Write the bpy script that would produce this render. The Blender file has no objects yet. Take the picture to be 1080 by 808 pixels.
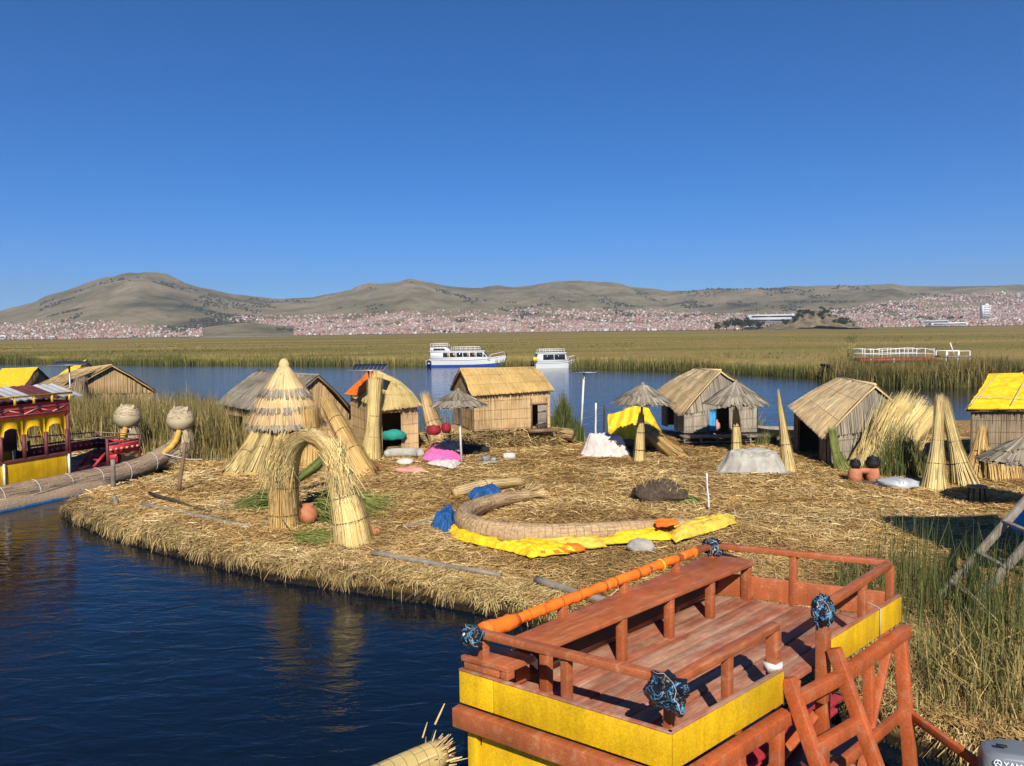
import bpy, bmesh, math, random
import numpy as np
from mathutils import Vector, Matrix

random.seed(11)
rng = np.random.default_rng(11)
scene = bpy.context.scene
COL = scene.collection
R = math.radians

# ------------------------------------------------------------------ camera
H_CAM, F_PX = 5.2, 831.0                     # eye height above the water, focal length in photo pixels
pitch, roll = math.atan(54 / F_PX), R(0.80)
fwd = np.array([0, math.cos(pitch), -math.sin(pitch)])
up0 = np.array([0, math.sin(pitch), math.cos(pitch)])
rt0 = np.array([1.0, 0, 0])
rt = rt0 * math.cos(roll) - up0 * math.sin(roll)
up = up0 * math.cos(roll) + rt0 * math.sin(roll)
cam_d = bpy.data.cameras.new('camera')
cam = bpy.data.objects.new('camera', cam_d)
COL.objects.link(cam)
mw = Matrix.Identity(4)
for i in range(3):
    mw[i][0], mw[i][1], mw[i][2] = rt[i], up[i], -fwd[i]
mw[2][3] = H_CAM
cam.matrix_world = mw
cam_d.sensor_fit = 'HORIZONTAL'
cam_d.sensor_width = 36
cam_d.lens = 36 * F_PX / 1080
cam_d.clip_start, cam_d.clip_end = 0.1, 40000
scene.camera = cam

# ------------------------------------------------------------------ sky, sun, exposure
SUN_EL = 38.0
sun_to = np.array([0.06, -1.0, 0.0])
sun_to /= np.linalg.norm(sun_to)
sun_to = np.array([*(sun_to[:2] * math.cos(R(SUN_EL))), math.sin(R(SUN_EL))])
world = bpy.data.worlds.new('World')
scene.world = world
world.use_nodes = True
wn = world.node_tree
wn.nodes.clear()
sky = wn.nodes.new('ShaderNodeTexSky')
sky.sky_type = 'NISHITA'
sky.sun_disc = False
sky.sun_elevation = R(SUN_EL)
sky.sun_rotation = math.atan2(sun_to[0], sun_to[1])
sky.altitude = 3800
sky.air_density = 1.0
sky.dust_density = 0.1
sky.ozone_density = 10.0
bg = wn.nodes.new('ShaderNodeBackground')
bg.inputs['Strength'].default_value = 0.070
hs = wn.nodes.new('ShaderNodeHueSaturation')          # deep high-altitude blue
hs.inputs['Saturation'].default_value = 1.16
wo = wn.nodes.new('ShaderNodeOutputWorld')
wn.links.new(sky.outputs[0], hs.inputs['Color'])
wn.links.new(hs.outputs[0], bg.inputs[0])
wn.links.new(bg.outputs[0], wo.inputs[0])
sd = bpy.data.lights.new('sun', 'SUN')
sd.energy = 4.2
sd.angle = R(0.5)
sd.color = (1.0, 0.935, 0.84)
sun = bpy.data.objects.new('sun', sd)
sun.rotation_euler = Vector((-sun_to).tolist()).to_track_quat('-Z', 'Y').to_euler()
COL.objects.link(sun)
scene.view_settings.view_transform = 'Standard'
scene.view_settings.look = 'None'
scene.view_settings.gamma = 1
scene.view_settings.exposure = 0.80
scene.render.resolution_x, scene.render.resolution_y = 1024, 766

# ------------------------------------------------------------------ survey helpers
def ray(px, py):
    return fwd + (px - 540) / F_PX * rt + (404 - py) / F_PX * up
def P(px, py, z=0.45):
    """ground-survey: the place at height z that lies under photo pixel (px, py)"""
    d = ray(px, py)
    return np.array([0, 0, H_CAM]) + d * ((z - H_CAM) / d[2])
def Q(px, py, Y):
    """survey at a known distance Y from the viewer"""
    d = ray(px, py)
    return np.array([0, 0, H_CAM]) + d * (Y / d[1])
def V3(*a):
    return np.array(a, float)
def nz(v):
    return v / (np.linalg.norm(v) + 1e-12)

_tab = np.random.default_rng(5).random((256, 256))
def vnoise(x, y, seed=0):
    x = np.asarray(x, float) + seed * 17.3
    y = np.asarray(y, float) + seed * 31.7
    xi, yi = np.floor(x).astype(int), np.floor(y).astype(int)
    fx, fy = x - xi, y - yi
    fx, fy = fx * fx * (3 - 2 * fx), fy * fy * (3 - 2 * fy)
    g = lambda a, b: _tab[a & 255, b & 255]
    return ((g(xi, yi) * (1 - fx) + g(xi + 1, yi) * fx) * (1 - fy) +
            (g(xi, yi + 1) * (1 - fx) + g(xi + 1, yi + 1) * fx) * fy)
def fbm(x, y, seed=0, octv=4):
    s, a, t = 0, 1.0, 0
    for k in range(octv):
        s = s + a * vnoise(x * 2 ** k, y * 2 ** k, seed + k)
        t += a
        a *= 0.5
    return s / t

# ------------------------------------------------------------------ mesh builder
class MB:
    def __init__(s):
        s.V, s.F, s.T, s.n = [], [], [], 0
    def add(s, V, F, t=0.5):
        V = np.asarray(V, float).reshape(-1, 3)
        if isinstance(F, np.ndarray):
            s.F.append(F.astype(np.int64) + s.n)
        else:
            by = {}
            for f in F:
                by.setdefault(len(f), []).append(f)
            for k, fs in by.items():
                s.F.append(np.array(fs, np.int64) + s.n)
        s.V.append(V)
        s.T.append(np.broadcast_to(np.asarray(t, float), (len(V),)))
        s.n += len(V)
        return s
    def hexa(s, c, t=0.5):                      # 8 corners: bottom ring then top ring
        return s.add(c, [(3, 2, 1, 0), (4, 5, 6, 7), (0, 1, 5, 4), (1, 2, 6, 5), (2, 3, 7, 6), (3, 0, 4, 7)], t)
    def box(s, c, size, yaw=0.0, t=0.5):
        c = np.asarray(c, float)
        x, y, z = np.asarray(size, float) / 2
        cs, sn = math.cos(yaw), math.sin(yaw)
        q = np.array([(-x, -y, -z), (x, -y, -z), (x, y, -z), (-x, y, -z), (-x, -y, z), (x, -y, z), (x, y, z), (-x, y, z)])
        q = np.stack([q[:, 0] * cs - q[:, 1] * sn, q[:, 0] * sn + q[:, 1] * cs, q[:, 2]], 1)
        return s.hexa(q + c, t)
    def bar(s, p0, p1, w, h, upv=(0, 0, 1), t=0.5):   # rectangular stick, w sideways, h along upv
        p0, p1 = np.asarray(p0, float), np.asarray(p1, float)
        d = nz(p1 - p0)
        u = np.asarray(upv, float)
        if abs(d @ u) > 0.95:
            u = np.array([1.0, 0.2, 0]) if abs(d[2]) > 0.9 else np.array([0, 0, 1.0])
        sd_ = nz(np.cross(d, u))
        u = np.cross(sd_, d)
        a, b = sd_ * w / 2, u * h / 2
        return s.hexa([p0 - a - b, p0 + a - b, p1 + a - b, p1 - a - b, p0 - a + b, p0 + a + b, p1 + a + b, p1 - a + b], t)
    def tube(s, path, rad, seg=10, t=0.5, caps=True, lump=0.0, flat=1.0):
        path = np.asarray(path, float)
        n = len(path)
        rad = np.broadcast_to(np.asarray(rad, float), (n,))
        tg = np.gradient(path, axis=0)
        tg /= np.linalg.norm(tg, axis=1)[:, None] + 1e-12
        a = np.array([1.0, 0, 0]) if abs(tg[0][0]) < 0.8 else np.array([0, 1.0, 0])
        ang = np.linspace(0, 2 * math.pi, seg, endpoint=False)
        Vs = []
        for i in range(n):
            a = nz(a - tg[i] * (a @ tg[i]))
            b = np.cross(tg[i], a)
            r = rad[i] * (1 + lump * (rng.random(seg) - 0.5))
            Vs.append(path[i] + (np.cos(ang) * r)[:, None] * a + (np.sin(ang) * r * flat)[:, None] * b)
        F = []
        for i in range(n - 1):
            for k in range(seg):
                k2 = (k + 1) % seg
                F.append((i * seg + k, i * seg + k2, (i + 1) * seg + k2, (i + 1) * seg + k))
        if caps:
            F.append(tuple(range(seg - 1, -1, -1)))
            F.append(tuple(range((n - 1) * seg, n * seg)))
        return s.add(np.concatenate(Vs), F, t)
    def lathe(s, c, prof, seg=16, t=0.5, lump=0.0, caps=True):   # prof: (radius, z)
        c = np.asarray(c, float)
        ang = np.linspace(0, 2 * math.pi, seg, endpoint=False)
        Vs = []
        for r, z in prof:
            rr = r * (1 + lump * (rng.random(seg) - 0.5))
            Vs.append(np.stack([np.cos(ang) * rr, np.sin(ang) * rr, np.full(seg, z)], 1) + c)
        F = []
        n = len(prof)
        for i in range(n - 1):
            for k in range(seg):
                k2 = (k + 1) % seg
                F.append((i * seg + k, i * seg + k2, (i + 1) * seg + k2, (i + 1) * seg + k))
        if caps:
            F.append(tuple(range(seg - 1, -1, -1)))
            F.append(tuple(range((n - 1) * seg, n * seg)))
        return s.add(np.concatenate(Vs), F, t)
    def ribbons(s, A, B, w, nrm=None, t=None, mid=None, taper=0.5):
        A, B = np.asarray(A, float), np.asarray(B, float)
        n = len(A)
        if nrm is None:
            nrm = rng.normal(size=(n, 3))
        nrm = np.broadcast_to(nrm, (n, 3))
        S = np.cross(B - A, nrm)
        S = S / (np.linalg.norm(S, axis=1)[:, None] + 1e-9) * (np.broadcast_to(np.asarray(w, float), (n,))[:, None] / 2)
        M = (A + B) / 2 if mid is None else mid
        V = np.stack([A - S, A + S, M - S, M + S, B - S * taper, B + S * taper], 1).reshape(-1, 3)
        o = np.arange(n)[:, None] * 6
        F = np.concatenate([o + np.array([[0, 1, 3, 2]]), o + np.array([[2, 3, 5, 4]])])
        t = rng.random(n) if t is None else np.broadcast_to(t, (n,))
        return s.add(V, F, np.repeat(t, 6))
    def sheet(s, G, t=0.5, thick=0.0):          # G: (nu, nv, 3) grid
        nu, nv = G.shape[:2]
        F = []
        for i in range(nu - 1):
            for j in range(nv - 1):
                F.append((i * nv + j, (i + 1) * nv + j, (i + 1) * nv + j + 1, i * nv + j + 1))
        if thick == 0:
            return s.add(G.reshape(-1, 3), F, t)
        du, dv = np.gradient(G, axis=0), np.gradient(G, axis=1)
        N = np.cross(du, dv)
        N /= np.linalg.norm(N, axis=2)[:, :, None] + 1e-12
        m = nu * nv
        F2 = [tuple(m + k for k in f[::-1]) for f in F]
        rim = [i * nv for i in range(nu)] + [(nu - 1) * nv + j for j in range(1, nv)] + \
              [i * nv + nv - 1 for i in range(nu - 2, -1, -1)] + [j for j in range(nv - 2, 0, -1)]
        F3 = [(rim[k], rim[(k + 1) % len(rim)], m + rim[(k + 1) % len(rim)], m + rim[k]) for k in range(len(rim))]
        t = np.broadcast_to(np.asarray(t, float), (m,))
        return s.add(np.concatenate([G.reshape(-1, 3), (G - N * thick).reshape(-1, 3)]), F + F2 + F3, np.concatenate([t, t]))
    def build(s, name, mat, parent=None, smooth=False, origin=None, bevel=0.0):
        V = np.concatenate(s.V)
        T = np.concatenate(s.T)
        me = bpy.data.meshes.new(name)
        if parent is not None:
            V = V - np.array(world_loc(parent))
            if origin is not None:
                org = np.asarray(origin, float) - np.array(world_loc(parent))
            else:
                org = np.zeros(3)
            V = V - org
        else:
            if origin is None:
                org = np.array([(V[:, 0].min() + V[:, 0].max()) / 2, (V[:, 1].min() + V[:, 1].max()) / 2, V[:, 2].min()])
            else:
                org = np.asarray(origin, float)
            V = V - org
        me.vertices.add(len(V))
        me.vertices.foreach_set('co', V.astype(np.float32).ravel())
        loops = np.concatenate([f.ravel() for f in s.F])
        tot = np.concatenate([np.full(len(f), f.shape[1]) for f in s.F])
        st = np.concatenate([[0], np.cumsum(tot)[:-1]])
        me.loops.add(len(loops))
        me.loops.foreach_set('vertex_index', loops.astype(np.int32))
        me.polygons.add(len(tot))
        me.polygons.foreach_set('loop_start', st.astype(np.int32))
        if smooth:
            me.polygons.foreach_set('use_smooth', np.ones(len(tot), bool))
        me.update(calc_edges=True)
        at = me.attributes.new('tint', 'FLOAT', 'POINT')
        at.data.foreach_set('value', T.astype(np.float32))
        me.materials.append(mat)
        o = bpy.data.objects.new(name, me)
        COL.objects.link(o)
        o.location = org.tolist()
        if parent is not None:
            o.parent = parent
        if bevel:
            bv = o.modifiers.new('bevel', 'BEVEL')
            bv.width = bevel
            bv.segments = 2
            bv.limit_method = 'ANGLE'
        return o

def world_loc(o):
    l = np.array(o.location, float)
    while o.parent is not None:
        o = o.parent
        l = l + np.array(o.location, float)
    return l
def tag(o, label=None, cat=None, group=None, kind=None):
    if label: o['label'] = label
    if cat: o['category'] = cat
    if group: o['group'] = group
    if kind: o['kind'] = kind
    return o
def thing(name, label, cat, loc, group=None):
    o = bpy.data.objects.new(name, None)
    o.empty_display_size = 0.2
    COL.objects.link(o)
    o.location = np.asarray(loc, float).tolist()
    return tag(o, label, cat, group)
def bil(a, b, c, d, u, v):
    u, v = np.asarray(u, float)[..., None], np.asarray(v, float)[..., None]
    return (a * (1 - u) + b * u) * (1 - v) + (d * (1 - u) + c * u) * v
def crumple(c, size, mat, name, parent=None, yaw=0.0, amp=0.25, seed=0, flat_bottom=True, sub=3, freq=2.0):
    """a crumpled, cloth-like lump"""
    bm = bmesh.new()
    bmesh.ops.create_icosphere(bm, subdivisions=sub, radius=1)
    V = np.array([v.co[:] for v in bm.verts])
    F = [tuple(v.index for v in f.verts) for f in bm.faces]
    bm.free()
    k = 1 + amp * 2 * (fbm(V[:, 0] * freq + V[:, 2] * 1.7 + 9, V[:, 1] * freq - V[:, 2] * 1.3 + 9, seed, 4) - 0.5)
    k2 = 1 + amp * 0.8 * (np.abs(vnoise(V[:, 0] * freq * 3 + V[:, 2] * 4 + 20, V[:, 1] * freq * 3 + 20, seed + 3) - 0.5) - 0.25)
    V = V * (k * k2)[:, None]
    V = V * np.asarray(size) / 2
    if flat_bottom:
        V[:, 2] = np.maximum(V[:, 2], -size[2] * 0.32)
    cs, sn = math.cos(yaw), math.sin(yaw)
    V = np.stack([V[:, 0] * cs - V[:, 1] * sn, V[:, 0] * sn + V[:, 1] * cs, V[:, 2]], 1)
    if flat_bottom:
        V[:, 2] -= V[:, 2].min()
    m = MB()
    m.add(V + np.asarray(c, float), F)
    return m.build(name, mat, parent, smooth=True)

# ------------------------------------------------------------------ materials
def new_mat(name):
    m = bpy.data.materials.new(name)
    m.use_nodes = True
    nt = m.node_tree
    b = nt.nodes['Principled BSDF']
    return m, nt, b
def N(nt, typ, **kw):
    n = nt.nodes.new(typ)
    for k, v in kw.items():
        if k in n.inputs:
            n.inputs[k].default_value = v
        else:
            setattr(n, k, v)
    return n
def ramp(nt, stops, interp='LINEAR'):
    r = nt.nodes.new('ShaderNodeValToRGB')
    r.color_ramp.interpolation = interp
    e = r.color_ramp.elements
    while len(e) < len(stops):
        e.new(0.5)
    for k, (p, c) in enumerate(stops):
        e[k].position = p
        e[k].color = (*c, 1)
    return r
def coords(nt, scale=(1, 1, 1), rot=(0, 0, 0), out='Object'):
    tc = nt.nodes.new('ShaderNodeTexCoord')
    mp = nt.nodes.new('ShaderNodeMapping')
    mp.inputs['Scale'].default_value = scale
    mp.inputs['Rotation'].default_value = rot
    nt.links.new(tc.outputs[out], mp.inputs[0])
    return mp.outputs[0]
def mixc(nt, fac, a, b, mode='MIX'):
    mx = nt.nodes.new('ShaderNodeMix')
    mx.data_type = 'RGBA'
    mx.blend_type = mode
    for idx, val in ((0, fac), (6, a), (7, b)):
        if hasattr(val, 'is_linked'):
            nt.links.new(val, mx.inputs[idx])
        elif idx == 0:
            mx.inputs[0].default_value = val
        else:
            mx.inputs[idx].default_value = (*val, 1)
    return mx.outputs[2]
def bump(nt, b, h, strength=0.3, dist=0.02):
    bp = nt.nodes.new('ShaderNodeBump')
    bp.inputs['Strength'].default_value = strength
    bp.inputs['Distance'].default_value = dist
    nt.links.new(h, bp.inputs['Height'])
    nt.links.new(bp.outputs[0], b.inputs['Normal'])
def straw(name, stops, rough=0.75, blotch=0.35, scale=1.2, spec=0.25):
    """each stalk has a tint of its own; ageing blotches over the whole"""
    m, nt, b = new_mat(name)
    at = nt.nodes.new('ShaderNodeAttribute')
    at.attribute_name = 'tint'
    rp = ramp(nt, stops)
    nt.links.new(at.outputs['Fac'], rp.inputs[0])
    nz_ = N(nt, 'ShaderNodeTexNoise', Scale=scale, Detail=5.0)
    nt.links.new(coords(nt), nz_.inputs['Vector'])
    r2 = ramp(nt, [(0.3, (1 - blotch, 1 - blotch, 1 - blotch)), (0.7, (1.08, 1.05, 1.0))])
    nt.links.new(nz_.outputs['Fac'], r2.inputs[0])
    nt.links.new(mixc(nt, 1.0, rp.outputs[0], r2.outputs[0], 'MULTIPLY'), b.inputs['Base Color'])
    b.inputs['Roughness'].default_value = rough
    b.inputs['Specular IOR Level'].default_value = spec
    return m
def paint(name, col, worn, amount=0.35, scale=6.0, rough=0.55, grain=True, streak=False):
    """weathered paint: worn through to the wood in streaks, fine grain"""
    m, nt, b = new_mat(name)
    n1 = N(nt, 'ShaderNodeTexNoise', Scale=scale, Detail=8.0, Roughness=0.65)
    def along_grain(sc):                             # wear runs lengthways with the boards
        a_ = coords(nt, (1, 1, 1), (0, 0, R(-44)))
        m2 = nt.nodes.new('ShaderNodeMapping')
        m2.inputs['Scale'].default_value = sc
        nt.links.new(a_, m2.inputs[0])
        return m2.outputs[0]
    nt.links.new(along_grain((0.16, 1.3, 1.3)) if streak else coords(nt), n1.inputs['Vector'])
    r1 = ramp(nt, [(1 - amount - 0.12, (0, 0, 0)), (1 - amount + 0.18, (1, 1, 1))])
    nt.links.new(n1.outputs['Fac'], r1.inputs[0])
    n2 = N(nt, 'ShaderNodeTexNoise', Scale=2.3, Detail=4.0)
    nt.links.new(coords(nt), n2.inputs['Vector'])
    r2 = ramp(nt, [(0.3, (0.72, 0.72, 0.72)), (0.7, (1.08, 1.08, 1.08))])
    nt.links.new(n2.outputs['Fac'], r2.inputs[0])
    base = mixc(nt, r1.outputs[0], col, worn)
    c = mixc(nt, 1.0, base, r2.outputs[0], 'MULTIPLY')
    n3 = N(nt, 'ShaderNodeTexNoise', Scale=45.0, Detail=6.0, Roughness=0.7)
    nt.links.new(along_grain((0.10, 1.6, 1.6)) if streak else coords(nt), n3.inputs['Vector'])
    r3 = ramp(nt, [(0.35, (0.74, 0.74, 0.74)), (0.65, (1.08, 1.08, 1.08))])
    nt.links.new(n3.outputs['Fac'], r3.inputs[0])
    c = mixc(nt, 1.0, c, r3.outputs[0], 'MULTIPLY')
    nt.links.new(c, b.inputs['Base Color'])
    rr = ramp(nt, [(0.0, (rough,) * 3), (1.0, (0.85,) * 3)])
    nt.links.new(r1.outputs[0], rr.inputs[0])
    nt.links.new(rr.outputs[0], b.inputs['Roughness'])
    n5 = N(nt, 'ShaderNodeTexNoise', Scale=9.0, Detail=5.0, Roughness=0.6)       # run-down grime
    nt.links.new(coords(nt, (1, 1, 0.12)), n5.inputs['Vector'])
    r5 = ramp(nt, [(0.40, (0.72, 0.70, 0.66)), (0.56, (1, 1, 1))])
    nt.links.new(n5.outputs['Fac'], r5.inputs[0])
    c = mixc(nt, 0.5, c, mixc(nt, 1.0, c, r5.outputs[0], 'MULTIPLY'))
    n4 = N(nt, 'ShaderNodeTexNoise', Scale=22.0, Detail=5.0, Roughness=0.7)      # small chips and grime
    nt.links.new(coords(nt, (1, 1, 2.2)), n4.inputs['Vector'])
    r4 = ramp(nt, [(0.62, (1, 1, 1)), (0.70, (0.55, 0.52, 0.48))])
    nt.links.new(n4.outputs['Fac'], r4.inputs[0])
    c = mixc(nt, 1.0, c, r4.outputs[0], 'MULTIPLY')
    nt.links.new(c, b.inputs['Base Color'])
    if grain:
        bump(nt, b, n3.outputs['Fac'], 0.45, 0.006)
    b.inputs['Specular IOR Level'].default_value = 0.3
    return m
def plain(name, col, rough=0.6, metal=0.0, var=0.2, scale=5.0, bstr=0.15, bdist=0.01, spec=0.3):
    m, nt, b = new_mat(name)
    n1 = N(nt, 'ShaderNodeTexNoise', Scale=scale, Detail=6.0)
    nt.links.new(coords(nt), n1.inputs['Vector'])
    r1 = ramp(nt, [(0.3, tuple(c * (1 - var) for c in col)), (0.7, tuple(min(1, c * (1 + var * 0.5)) for c in col))])
    nt.links.new(n1.outputs['Fac'], r1.inputs[0])
    nt.links.new(r1.outputs[0], b.inputs['Base Color'])
    b.inputs['Roughness'].default_value = rough
    b.inputs['Metallic'].default_value = metal
    b.inputs['Specular IOR Level'].default_value = spec
    if bstr:
        bump(nt, b, n1.outputs['Fac'], bstr, bdist)
    return m
def patchy(name, cols, scale=4.0, rough=0.45, edges=(0.42, 0.5, 0.62), bstr=0.3):
    """crumpled plastic of several colours in patches"""
    m, nt, b = new_mat(name)
    n1 = N(nt, 'ShaderNodeTexNoise', Scale=scale, Detail=3.0, Distortion=1.2)
    nt.links.new(coords(nt), n1.inputs['Vector'])
    st = [(0.0, cols[0])] + [(edges[k], cols[k + 1]) for k in range(len(cols) - 1)]
    r1 = ramp(nt, st, 'CONSTANT')
    nt.links.new(n1.outputs['Fac'], r1.inputs[0])
    nt.links.new(r1.outputs[0], b.inputs['Base Color'])
    b.inputs['Roughness'].default_value = rough
    n2 = N(nt, 'ShaderNodeTexNoise', Scale=scale * 5, Detail=4.0)
    nt.links.new(coords(nt), n2.inputs['Vector'])
    bump(nt, b, n2.outputs['Fac'], bstr, 0.03)
    return m

M = {}
M['straw_pale'] = straw('pale_cut_reed', [(0, (0.30, 0.20, 0.07)), (0.5, (0.60, 0.455, 0.18)), (1, (0.76, 0.62, 0.30))])
M['straw_gold'] = straw('golden_reed', [(0, (0.25, 0.145, 0.045)), (0.5, (0.53, 0.345, 0.12)), (1, (0.66, 0.47, 0.20))])
M['straw_mat'] = straw('dry_reed_mat', [(0, (0.30, 0.19, 0.08)), (0.5, (0.60, 0.43, 0.20)), (1, (0.74, 0.56, 0.30))])
M['straw_tan'] = straw('tan_reed_wall', [(0, (0.22, 0.13, 0.06)), (0.5, (0.48, 0.33, 0.16)), (1, (0.58, 0.42, 0.22))])
M['straw_grey'] = straw('weathered_grey_reed', [(0, (0.12, 0.10, 0.075)), (0.5, (0.27, 0.23, 0.17)), (1, (0.40, 0.35, 0.27))])
M['straw_old'] = straw('old_brown_reed', [(0, (0.09, 0.065, 0.04)), (0.5, (0.24, 0.18, 0.11)), (1, (0.36, 0.28, 0.17))])
M['straw_ground'] = straw('trodden_straw', [(0, (0.16, 0.085, 0.026)), (0.45, (0.43, 0.265, 0.09)), (0.85, (0.66, 0.46, 0.19)), (1, (0.80, 0.64, 0.34))], blotch=0.25, scale=0.6)
M['straw_edge'] = straw('island_edge_straw', [(0, (0.10, 0.06, 0.025)), (0.5, (0.36, 0.25, 0.10)), (1, (0.56, 0.43, 0.19))], blotch=0.4, scale=0.9)
M['reed_green'] = straw('cut_green_reed', [(0, (0.05, 0.07, 0.015)), (0.5, (0.15, 0.18, 0.04)), (1, (0.30, 0.31, 0.09))])
M['reed_live'] = straw('growing_reed', [(0, (0.035, 0.055, 0.014)), (0.5, (0.11, 0.125, 0.032)), (0.8, (0.24, 0.20, 0.07)), (1, (0.40, 0.31, 0.12))], rough=0.6)
M['reed_dry'] = straw('dry_growing_reed', [(0, (0.07, 0.065, 0.02)), (0.4, (0.21, 0.165, 0.055)), (1, (0.50, 0.38, 0.15))], rough=0.65)
M['reed_far'] = straw('lake_reed', [(0, (0.06, 0.075, 0.018)), (0.5, (0.15, 0.135, 0.038)), (1, (0.32, 0.235, 0.085))], rough=0.8, scale=0.05)
M['paint_brown'] = paint('brown_red_paint', (0.40, 0.110, 0.036), (0.48, 0.27, 0.15), 0.36, scale=11.0, streak=True)
M['paint_floor'] = paint('worn_deck_paint', (0.38, 0.125, 0.066), (0.50, 0.345, 0.235), 0.46, scale=6.0, streak=True)
M['paint_orange'] = paint('orange_paint', (0.47, 0.105, 0.028), (0.38, 0.20, 0.115), 0.37, scale=9.0)
M['paint_yellow'] = paint('yellow_board_paint', (0.72, 0.425, 0.007), (0.60, 0.37, 0.03), 0.32, scale=4, rough=0.5)
M['paint_yellow_bright'] = paint('bright_yellow_paint', (0.80, 0.47, 0.008), (0.62, 0.38, 0.03), 0.2)
M['paint_red'] = paint('crimson_paint', (0.44, 0.035, 0.045), (0.24, 0.06, 0.05), 0.3)
M['paint_maroon'] = paint('maroon_paint', (0.17, 0.045, 0.045), (0.20, 0.11, 0.09), 0.3)
M['wood_grey'] = paint('grey_weathered_wood', (0.25, 0.215, 0.17), (0.36, 0.32, 0.27), 0.4)
M['wood_brown'] = paint('bare_brown_wood', (0.22, 0.13, 0.075), (0.31, 0.21, 0.14), 0.4)
M['wood_dark'] = plain('dark_wood', (0.05, 0.035, 0.025), 0.8)
M['tarp_yellow'] = plain('yellow_tarp', (0.70, 0.455, 0.015), 0.5, var=0.22, scale=5, bstr=0.8, bdist=0.07)
M['tarp_yellow_pale'] = plain('faded_yellow_tarp', (0.62, 0.45, 0.06), 0.55, var=0.28, scale=6, bstr=0.8, bdist=0.06)
M['tarp_orange'] = plain('orange_cloth', (0.74, 0.155, 0.012), 0.65, var=0.22, scale=6, bstr=0.4, bdist=0.02)
M['tarp_salmon'] = plain('salmon_cloth', (0.56, 0.25, 0.19), 0.8, var=0.2)
M['tarp_pink'] = plain('pink_plastic', (0.78, 0.16, 0.42), 0.55, var=0.15, bstr=0.4, bdist=0.03)
M['tarp_blue'] = plain('blue_tarp', (0.02, 0.085, 0.23), 0.5, var=0.4, bstr=0.5, bdist=0.04)
M['tarp_white'] = plain('white_sheet', (0.54, 0.475, 0.43), 0.85, var=0.22, scale=5, bstr=0.5, bdist=0.05)
M['tarp_grey'] = plain('grey_sheet', (0.33, 0.31, 0.26), 0.7, var=0.3, scale=3.5, bstr=0.6, bdist=0.05)
M['shadow_black'] = plain('cast_shadow_lump', (0.015, 0.015, 0.017), 0.8)  # black of the lump that replaces the sunshade's shadow
M['plastic_black'] = plain('black_plastic', (0.012, 0.013, 0.015), 0.4)
M['plastic_bag'] = patchy('black_and_blue_plastic', [(0.010, 0.010, 0.012), (0.05, 0.20, 0.36), (0.010, 0.010, 0.012), (0.35, 0.38, 0.42), (0.012, 0.012, 0.014)], 6.5, 0.33, (0.52, 0.57, 0.655, 0.675), 0.6)
M['bag_grey'] = patchy('grey_plastic_sack', [(0.27, 0.285, 0.30), (0.36, 0.37, 0.39), (0.05, 0.14, 0.26)], 3.0, 0.45, (0.5, 0.66))
M['bag_blue'] = plain('light_blue_plastic', (0.06, 0.30, 0.55), 0.4, bstr=0.5, bdist=0.02)
M['cloth_teal'] = plain('teal_cloth', (0.015, 0.22, 0.17), 0.85)
M['clay'] = plain('red_clay', (0.40, 0.15, 0.07), 0.75, var=0.3)
M['soot'] = plain('sooty_metal', (0.012, 0.012, 0.013), 0.6)
M['plastic_red'] = plain('red_plastic', (0.24, 0.018, 0.028), 0.45)
M['white_paint'] = plain('white_gloss_paint', (0.62, 0.63, 0.63), 0.35, var=0.06)
M['white_pipe'] = plain('pale_pipe', (0.58, 0.56, 0.52), 0.5)
M['blue_paint'] = plain('blue_hull_paint', (0.02, 0.07, 0.30), 0.35)
M['metal_grey'] = plain('galvanised_metal', (0.33, 0.34, 0.35), 0.45, 0.5)
M['rubber'] = plain('black_rubber', (0.016, 0.016, 0.017), 0.7)
M['window'] = plain('tinted_window', (0.02, 0.024, 0.03), 0.08, bstr=0, spec=0.6)
M['curtain'] = plain('tan_curtain', (0.30, 0.20, 0.11), 0.8)
M['rope'] = plain('pale_rope', (0.40, 0.38, 0.34), 0.85)
M['rope_dark'] = plain('dark_cord', (0.045, 0.035, 0.025), 0.85)
M['mud_root'] = plain('brown_reed_root', (0.075, 0.052, 0.035), 0.95, var=0.4, scale=9, bstr=0.9, bdist=0.05)
M['cowl_grey'] = plain('grey_motor_paint', (0.17, 0.19, 0.21), 0.35, 0.2, var=0.06, bstr=0)
M['letter'] = plain('pale_lettering', (0.72, 0.74, 0.76), 0.5, var=0.02, bstr=0)

def solar_mat():
    m, nt, b = new_mat('solar_cells')
    br = N(nt, 'ShaderNodeTexBrick', Scale=1.0)
    br.offset = 0
    br.inputs['Color1'].default_value = (0.006, 0.009, 0.022, 1)
    br.inputs['Color2'].default_value = (0.008, 0.012, 0.028, 1)
    br.inputs['Mortar'].default_value = (0.25, 0.27, 0.3, 1)
    br.inputs['Mortar Size'].default_value = 0.006
    br.inputs['Brick Width'].default_value = 0.16
    br.inputs['Row Height'].default_value = 0.16
    nt.links.new(coords(nt), br.inputs['Vector'])
    nt.links.new(br.outputs[0], b.inputs['Base Color'])
    b.inputs['Roughness'].default_value = 0.5
    b.inputs['Specular IOR Level'].default_value = 0.12
    return m
M['solar'] = solar_mat()
M['straw_cream'] = straw('pale_cream_mat', [(0, (0.42, 0.29, 0.13)), (0.5, (0.72, 0.545, 0.29)), (1, (0.84, 0.68, 0.42))])
M['ochre'] = plain('faded_ochre_cloth', (0.52, 0.30, 0.05), 0.8, var=0.35, scale=6, bstr=0.5, bdist=0.03)
M['straw_wet_shade'] = straw('wet_shaded_reed', [(0, (0.012, 0.009, 0.006)), (0.5, (0.035, 0.025, 0.015)), (1, (0.10, 0.07, 0.035))])  # wet reed with the undercut's shade put into its colour
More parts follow.
